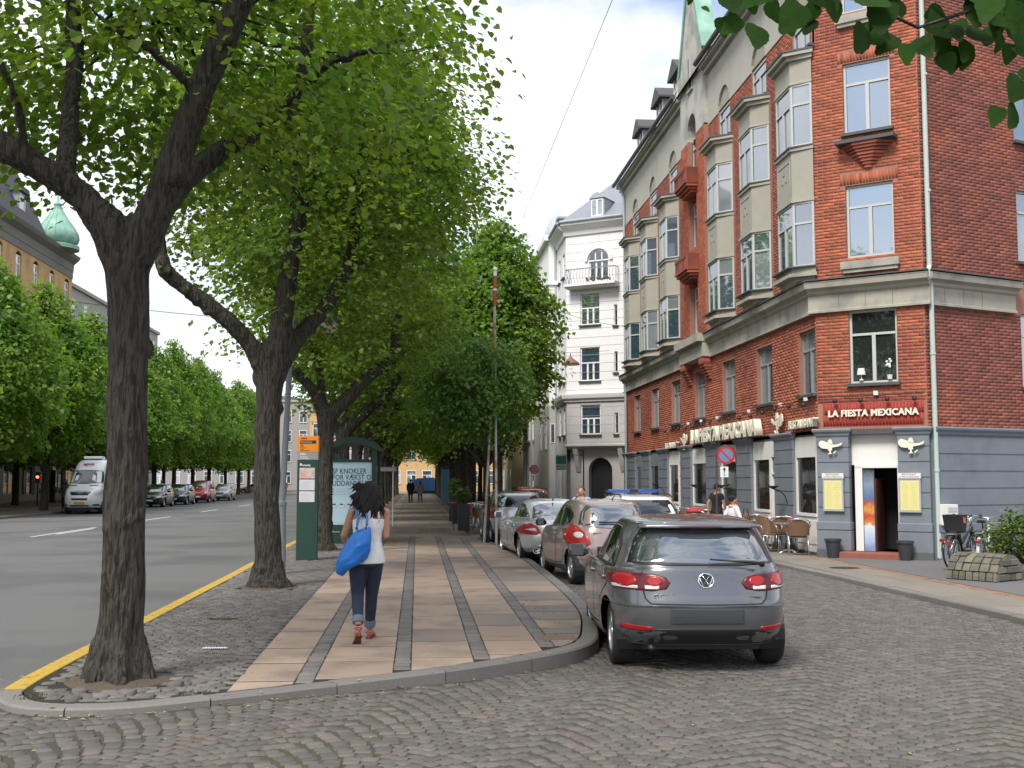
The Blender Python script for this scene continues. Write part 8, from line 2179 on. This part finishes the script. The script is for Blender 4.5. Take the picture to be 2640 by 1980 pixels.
for z in (6.75,): b = MB(); b.tube([(.105, 0, z), (.106, 0, z+.05)], .058, 12); obj('white_band', b, ms, M_panel)
b = MB(); b.tube([(.11, 0, 7.15), (.11, 0, 7.28)], .05, 10); b.ball((.11, 0, 7.33), .07, 10, 8); obj('insulator', b, ms, M_panel)
# overhead cables and the lamp that hangs from them
def cable(label, pts, r=.008, sag=.25):
    a, c = Vector(pts[0]), Vector(pts[1]); b = MB()
    b.tube([a.lerp(c, k/14)-Vector((0, 0, sag*4*(k/14)*(1-k/14)))-a for k in range(15)], r, 5); return tag(obj('cable', b, None, M_black, loc=a), label, 'cable')
cable('thin span wire from the mast head across to the red house front', ((2.06, 30.3, 7.1), (9.3, 46.5, 8.2)), .007, .35)
cable('span wire carrying the copper lamp in front of the white house', ((2.6, 47.6, 7.5), (9.0, 52.9, 7.9)), .009, .22)
cable('high wire slanting across the sky above the side street', ((5.54, 28, 15.65), (5.59, 60, 15.85)), .010, .0)
cable('wire stretched in front of the treetops left of the road', ((-33, 70, 14.2), (-3.0, 78, 12.2)), .02, .5)
hl2 = thing('hanging_lamp', 'copper brown lamp hanging from the wire in front of the white house', 'street lamp', (6.9, 51.0, 7.0))
b = MB(); b.lathe([(.04, .40), (.08, .34), (.14, .28), (.38, .10), (.42, .0), (.38, .0)], 20); obj('lamp_shade', b, hl2, mat('lamp_copper', (.26, .13, .10), .5), smooth=True)
b = MB(); b.tube([(0, 0, .38), (0, 0, .52)], .02, 6); obj('hook', b, hl2, M_black)

# ------------------------------------------------------------------ cafe furniture
M_alu = mat('aluminium', (.62, .63, .64), .28, metal=.9); M_wick = mat('wicker_brown', (.16, .085, .045), .75, var=.35, scale=60, bump=.6, bscale=120)
M_rcush = mat('red_cushion', (.48, .02, .025), .7)
def make_chair(label, m=M_wick, group='cafe chairs by the restaurant'):
    t = thing('cafe_chair', label, 'chair', (0, 0, 0), 0, group)
    b = MB(); b.loft([[(x, y, z) for x, y in ((-.21, -.20), (.21, -.20), (.19, .20), (-.19, .20))] for z in (.425, .455)]); obj('seat', b, t, m)
    b = MB(); rings = []
    for k in range(9):
        a = pi*(.08+.84*k/8); x, y = .24*cos(a), .12+.15*sin(a); hz = .70+.14*sin(pi*k/8)
        rings.append([(x, y, .47), (x*1.04, y+.02, .47), (x*1.08, y+.07, hz), (x*1.04, y+.05, hz)])
    b.loft(rings); obj('backrest', b, t, m)
    fr_ = MB()
    for s in (-1, 1):
        fr_.tube([(s*.25, .16, .84*.9), (s*.29, .0, .70), (s*.29, -.17, .655), (s*.27, -.22, .62), (s*.24, -.21, .45)], .012, 8)
    fr_.tube([(.25, .16, .755)]+[(.265*cos(a), .18+.19*sin(a), .76+.10*sin(a)) for a in np.linspace(.15, pi-.15, 9)]+[(-.25, .16, .755)], .012, 8)
    fr_.tube([(-.2, -.19, .42), (.2, -.19, .42), (.18, .19, .42), (-.18, .19, .42)], .011, 6, closed=True); obj('arm_frame', fr_, t, M_alu, smooth=True)
    for sx, sy in ((-1, -1), (1, -1), (1, 1), (-1, 1)):
        b = MB(); b.tube([(sx*.21, sy*.18, .43), (sx*.23, sy*.24, 0)], .012, 8); obj('leg', b, t, M_alu, smooth=True)
    return t
def make_table(label, group='cafe tables by the restaurant'):
    t = thing('cafe_table', label, 'table', (0, 0, 0), 0, group)
    b = MB(); b.lathe([(.345, .705), (.35, .715), (.35, .73), (.34, .735)], 28); obj('tabletop', b, t, M_alu)
    b = MB(); b.tube([(0, 0, .04), (0, 0, .71)], .028, 12); obj('column', b, t, M_alu, smooth=True)
    for k in range(4):
        a = k*pi/2+.4; b = MB(); b.tube([(0, 0, .09), (.14*cos(a), .14*sin(a), .075), (.30*cos(a), .30*sin(a), .012)], [.022, .018, .014], 8); obj('foot', b, t, M_alu, smooth=True)
    return t
ch0 = make_chair('wicker cafe chair at the near table, its back turned to the corner pier')
tb0 = make_table('round aluminium cafe table nearest the corner door')
tb0.location = (8.86, 26.85, RP_Z); ch0.location = (8.90, 26.25, RP_Z); ch0.rotation_euler = (0, 0, radians(165))
seats = [((8.55, 27.45), 10, 'wicker cafe chair standing between the two nearest tables, facing the camera'), ((9.0, 27.40), -10, 'wicker cafe chair against the wall between the two nearest tables'),
         ((8.95, 27.85), 175, 'wicker cafe chair close to the wall on the camera side of the second table'), ((8.72, 29.05), 6, 'wicker cafe chair beyond the second table from the door'), ((8.95, 29.6), 170, 'wicker cafe chair before the third table from the door'),
         ((8.6, 33.3), 100, 'wicker cafe chair beyond the no parking sign, turned sideways'), ((8.8, 34.2), 170, 'wicker cafe chair in the rear group under the third shop window'), ((8.5, 35.6), 0, 'wicker cafe chair in the rear group with its back up the street'),
         ((8.8, 37.2), 90, 'wicker cafe chair under the fourth shop window'), ((8.6, 38.6), 20, 'wicker cafe chair farthest along the restaurant front')]
for (x, y), a, lb in seats: copy_tree(ch0, (x, y, RP_Z), rz=radians(a), label=lb)
tabs = [((8.78, 28.45), 'second round cafe table from the corner door'), ((8.85, 30.25), 'third round cafe table from the corner door'), ((8.7, 34.9), 'round cafe table in the rear group before the third shop window'), ((8.7, 37.9), 'farthest round cafe table along the restaurant front')]
for (x, y), lb in tabs: copy_tree(tb0, (x, y, RP_Z), rz=random.uniform(0, 1.5), label=lb)
M_rglass = mat('red_glass', (.5, .02, .05), .15, coat=1)
for (x, y), lb in (((8.95, 26.85), 'red glass candle holder on the cafe table nearest the door'), ((8.84, 28.5), 'red glass candle holder on the second cafe table'), ((8.8, 30.2), 'red glass candle holder on the third cafe table')):
    b = MB(); b.lathe([(.03, 0), (.055, .03), (.06, .07), (.045, .11), (.05, .12)], 14); tag(obj('candle_holder', b, None, M_rglass, smooth=True, loc=(x, y, RP_Z+.736)), lb, 'candle holder', 'candle holders on the cafe tables')
b = MB(); b.loft([ell(z, rx, ry, 0, 0, 14) for z, rx, ry in ((0, .28, .2), (.05, .32, .24), (.12, .27, .2), (.16, .12, .08))]); tag(obj('seat_cushion', b, None, M_rcush, smooth=True, loc=(8.62, 34.95, RP_Z+.736)), 'red cushion heaped on the rear cafe table', 'cushion')
# the seating and planters on the far promenade
M_chr2 = M_wick
chA = make_chair('brown-backed cafe chair with white legs, nearest beside the black planters', group='cafe chairs on the promenade'); chA.location = (2.12, 38.6, ISL_Z); chA.rotation_euler = (0, 0, pi)
for (x, y), a, lb in (((1.9, 39.6), 0, 'second cafe chair beside the black planters'), ((1.95, 40.8), 180, 'third cafe chair beside the black planters'), ((2.3, 42.0), 0, 'fourth cafe chair beside the black planters, red cushion on the table before it')): copy_tree(chA, (x, y, ISL_Z), rz=radians(a), label=lb)
tA = copy_tree(tb0, (2.0, 40.2, ISL_Z), label='cafe table between the chairs on the far promenade', group='cafe tables on the promenade'); copy_tree(tb0, (2.1, 41.5, ISL_Z), label='cafe table farther along the planters on the promenade', group='cafe tables on the promenade')
for (x, y), lb in (((2.0, 40.2), 'red cloth over the near promenade table'), ((2.1, 41.5), 'red cloth over the far promenade table')):
    b = MB(); b.lathe([(.36, -.10), (.37, 0), (.36, .01), (.001, .012)], 20, caps=False); tag(obj('table_cloth', b, None, M_rcush, loc=(x, y, ISL_Z+.738)), lb, 'tablecloth')
def leaf_heap(name, c, r, n, size, m, seed, parent, lumps=1):
    rng = np.random.default_rng(seed)
    d = rng.normal(0, 1, (n, 3)); d /= np.linalg.norm(d, axis=1, keepdims=True); rr = rng.uniform(.55, 1.05, n)
    lm = np.array([.8+.45*noise.noise(Vector(v*2.5)+Vector((seed, 0, 0))) for v in d])
    P = np.array(c)+d*np.array(r)*(rr*lm)[:, None]
    x, y, z = leaf_frames(n, d, rng.normal(-.3, .6, n), rng)
    V, F = build_leaves(P, x, y, z, size*rng.uniform(.6, 1.3, n), False)
    o = obj(name, mesh_np(name, V, F, m), parent); o['kind'] = 'stuff'; return o
for i, ((x, y), lb) in enumerate((((1.55, 38.1), 'black box planter nearest the cafe chairs, with a low shrub'), ((1.55, 44.2), 'black box planter behind the first, with a clipped shrub'), ((1.5, 46.6), 'rearmost black box planter in the row, with a shrub'))):
    t = thing('planter', lb, 'planter', (x, y, ISL_Z), 0, 'black planters on the promenade')
    b = MB(); b.box(-.19, .19, -.19, .19, 0, .88, bev=.01); obj('box', b, t, M_trim)
    b = MB(); b.box(-.165, .165, -.165, .165, .86, .885); obj('soil', b, t, M_soil)
    leaf_heap('shrub', (0, 0, 1.15 if i == 0 else 1.3), (.32, .32, .34 if i == 0 else .5), 420, .085, M_shrub, 60+i, t)
b = MB(); b.lathe([(.16, 0), (.17, .02), (.001, .03)], 16, caps=False); tag(obj('red_lid', b, None, mat('pink_lid', (.6, .1, .14), .5), loc=(1.22, 38.3, ISL_Z+.90)), 'small round pink-red disc at the edge of the nearest planter', 'disc')
t = thing('stand_leg', 'thin post holding the pink-red disc by the planter', 'post', (1.22, 38.3, ISL_Z)); b = MB(); b.tube([(0, 0, 0), (0, 0, .9)], .012, 6); obj('post', b, t, M_trim)
bt_ = thing('blue_booth', 'tall dark blue booth beside the trunks far down the promenade', 'booth', (2.1, 82.3, ISL_Z))
b = MB(); b.box(-.35, .35, -.8, .8, 0, 2.5, bev=.02); obj('cabin', b, bt_, mat('booth_blue', (.03, .09, .16), .5)); b = MB(); b.box(-.4, .4, -.85, .85, 2.5, 2.6); obj('roof', b, bt_, M_black)
bv = thing('blue_awning', 'blue tarpaulin-covered stall at the far end of the avenue', 'stall', (1.0, 140, 0)); b = MB(); b.prism([(-1.6, 0), (1.8, 0), (1.8, 1.4), (1.0, 2.1), (-1.0, 2.0), (-1.6, 1.5)], -1.2, 1.2, 'xz'); obj('tarpaulin', b, bv, mat('tarp_blue', (.05, .13, .34), .7))
b = MB(); b.box(-1.5, 1.7, -1.26, -1.2, .1, .5); obj('skirt', b, bv, M_navy)

# ------------------------------------------------------------------ bicycles, stone mound, bush at the right edge
def make_bike(label, frame_m, basket=False, rz=0, loc=(0, 0, 0), seat_m=M_trim):
    t = thing('bicycle', label, 'bicycle', loc, rz, 'bicycles by the corner house')
    def whl(x):
        b = MB(); b.tube([(x+.325*cos(a), 0, .34+.325*sin(a)) for a in np.linspace(0, 2*pi, 32, endpoint=False)], .019, 8, closed=True); w = obj('wheel', b, t, M_tyre, smooth=True)
        b = MB(); b.tube([(x+.303*cos(a), 0, .34+.303*sin(a)) for a in np.linspace(0, 2*pi, 32, endpoint=False)], .009, 6, closed=True); obj('rim', b, w, M_alu, smooth=True)
        b = MB()
        for k in range(18):
            a = 2*pi*k/18; b.tube([(x+.02*cos(a+.6), .02*(1 if k % 2 else -1), .34+.02*sin(a+.6)), (x+.30*cos(a), 0, .34+.30*sin(a))], .0018, 3, caps=False)
        obj('spokes', b, w, M_alu)['kind'] = 'stuff'
        b = MB(); b.tube([(x, -.05, .34), (x, .05, .34)], .022, 10); obj('hub', b, w, M_alu)
    whl(-.53); whl(.53)
    b = MB()
    bb, st_, hd, h0 = (-.10, 0, .30), (-.27, 0, .80), (.36, 0, .86), (.40, 0, .66)
    for p, q, r in ((bb, st_, .017), (bb, h0, .02), ((-.17, 0, .52), (.37, 0, .80), .016), (hd, h0, .022)): b.tube([p, q], r, 8)
    for s in (-1, 1):
        b.tube([bb, (-.53, s*.055, .34)], .010, 6); b.tube([st_, (-.53, s*.055, .34)], .009, 6); b.tube([(.40, s*.03, .66), (.47, s*.045, .5), (.53, s*.05, .34)], .012, 6)
    obj('frame', b, t, frame_m, smooth=True)
    b = MB(); b.tube([(-.27, 0, .78), (-.30, 0, .92)], .013, 8); b.loft([[(x, w, z), (x, -w, z), (x, -w*.8, z+.05), (x, w*.8, z+.05)] for x, w, z in ((-.44, .085, .93), (-.36, .09, .92), (-.2, .03, .92), (-.14, .02, .915))]); obj('saddle', b, t, seat_m)
    b = MB(); b.tube([(.36, 0, .86), (.33, 0, 1.0)], .013, 8); b.tube([(.10, -.29, 1.04), (.2, -.28, 1.06), (.32, -.12, 1.02), (.34, 0, 1.0), (.32, .12, 1.02), (.2, .28, 1.06), (.10, .29, 1.04)], .011, 8); hb_ = obj('handlebar', b, t, M_alu, smooth=True)
    for s in (-1, 1): b = MB(); b.tube([(.07, s*.29, 1.035), (.19, s*.28, 1.058)], .017, 8); obj('grip', b, hb_, M_trim, smooth=True)
    b = MB()
    for x0, a0, a1 in ((-.53, .1, pi*.98), (.53, .3, pi*1.05)): b.loft([[(x0+.36*cos(a), -.028, .34+.36*sin(a)), (x0+.37*cos(a), 0, .34+.37*sin(a)), (x0+.36*cos(a), .028, .34+.36*sin(a))] for a in np.linspace(a0, a1, 16)], caps=False)
    obj('mudguard', b, t, frame_m)['kind'] = 'stuff'
    b = MB(); b.box(-.76, -.32, -.07, .07, .735, .75); [b.tube([(-.70, s*.07, .73), (-.53, s*.06, .34)], .006, 5) for s in (-1, 1)]; obj('carrier', b, t, M_alu)
    b = MB(); b.box(-.92, -.88, -.04, .04, .55, .61, bev=.008); obj('rear_lamp', b, t, M_tail)
    b = MB(); b.tube([(-.10, -.09, .30), (-.10, .09, .30)], .02, 8); b.tube([(-.10, .09, .30), (-.02, .09, .15)], .010, 6); b.tube([(-.10, -.09, .30), (-.18, -.09, .45)], .010, 6); b.box(-.06, .02, .09, .17, .14, .16); b.box(-.22, -.14, -.17, -.09, .44, .46); obj('cranks', b, t, M_alu)
    b = MB(); b.tube([(-.10+.09*cos(a), .05, .30+.09*sin(a)) for a in np.linspace(0, 2*pi, 20, endpoint=False)], .006, 5, closed=True); b.tube([(-.10, .05, .39), (-.53, .05, .375)], .004, 4); b.tube([(-.10, .05, .21), (-.53, .05, .305)], .004, 4); obj('chain', b, t, M_trim)
    if basket:
        b = MB(); b.loft([[(x, y, z) for x, y in ((-.64-k, -.15-k), (-.34+k, -.15-k), (-.34+k, .15+k), (-.64-k, .15+k))] for z, k in ((.76, -.02), (.80, 0), (.98, .015), (1.10, .03))]); obj('child_seat', b, t, M_trim)
        b = MB(); b.box(-.55, -.45, -.185, -.172, .95, 1.05); obj('reflector', b, t, mat('orange_mark', (.75, .12, .04), .5))
    return t
M_bk1 = mat('bike_black', (.02, .02, .022), .35); M_bk2 = mat('bike_white', (.62, .62, .60), .3, coat=.5)
hd_ = math.atan2(.399, .917)
make_bike('black bicycle with a child seat leaning by the blue-grey wall, behind the stone mound', M_bk1, True, hd_+radians(22), (10.52, 21.35, RP_Z))
make_bike('white bicycle with raised handlebars beside the black one, partly behind the bush', M_bk2, False, hd_+radians(30), (11.15, 21.75, RP_Z), M_trim)
make_bike('third bicycle against the blue-grey wall, behind the other two', M_bk1, False, hd_+radians(14), (10.95, 22.25, RP_Z))
make_bike('bicycle parked by the mast near the silver car', M_bk1, False, radians(70), (2.75, 42.0, ISL_Z))['group'] = 'bicycles on the promenade'
mo = thing('stone_mound', 'low barrel-shaped mound of granite setts beside the bicycles', 'stone mound', (10.08, 19.75, RP_Z), radians(-58))
# axis along local x, arch in y z
b = MB(); b.prism([(.40*cos(a), .40*sin(a)*1.0) for a in np.linspace(0, pi, 14)], -.46, .46, 'yz'); obj('mortar_core', b, mo, M_joint)
M_ms = mat('mound_granite', (.125, .11, .092), .85, objv=.3, var=.3, scale=22, bump=.5, bscale=60, col2=(.15, .15, .10), c2scale=4)
rows_ = 9
for r_ in range(rows_):
    a0, a1 = pi*r_/rows_+.02, pi*(r_+1)/rows_-.02; x = -.50+(.03 if r_ % 2 else 0)
    while x < .48:
        w = random.uniform(.12, .19); x1 = min(x+w, .50); k = random.uniform(-.008, .012); Ri, Ro = .34, .46+k
        e = .012
        b = MB(); b.add([(xx, R_*cos(a), R_*sin(a)) for xx in (x+e, x1-e) for R_ in (Ri, Ro) for a in (a0, (a0+a1)/2, a1)],
              [(3, 4, 10, 9), (4, 5, 11, 10), (0, 3, 9, 6), (2, 8, 11, 5), (0, 1, 4, 3), (1, 2, 5, 4), (6, 9, 10, 7), (7, 10, 11, 8)])
        obj('stone', b, mo, M_ms); x = x1
for xe in (.47,):
    for z0, n_ in ((0, 4), (.13, 3), (.255, 2)):
        wd_ = .34*sqrt(max(.05, 1-(z0/.36)**2))
        for k in range(n_):
            y0, y1 = -wd_+2*wd_*k/n_, -wd_+2*wd_*(k+1)/n_
            b = MB(); b.box(xe-.05, xe+.035+random.uniform(-.008, .008), y0+.008, y1-.008, z0+.008, z0+.118, bev=.012); obj('stone', b, mo, M_ms)
bu = thing('shrub', 'bushy green shrub with fresh tips cut by the right picture edge', 'shrub', (11.55, 20.75, RP_Z))
b = MB(); [b.tube([(0, 0, 0), (.3*cos(k*1.3), .3*sin(k*1.3), .35), (.55*cos(k*1.3), .5*sin(k*1.3), .7)], [.03, .02, .008], 6) for k in range(5)]; obj('stems', b, bu, M_bark)
leaf_heap('crown', (-.12, 0, .58), (.92, .8, .70), 3000, .075, M_shrub, 71, bu); leaf_heap('fresh_tips', (-.12, 0, .60), (1.0, .9, .74), 600, .07, M_leafL, 72, bu)
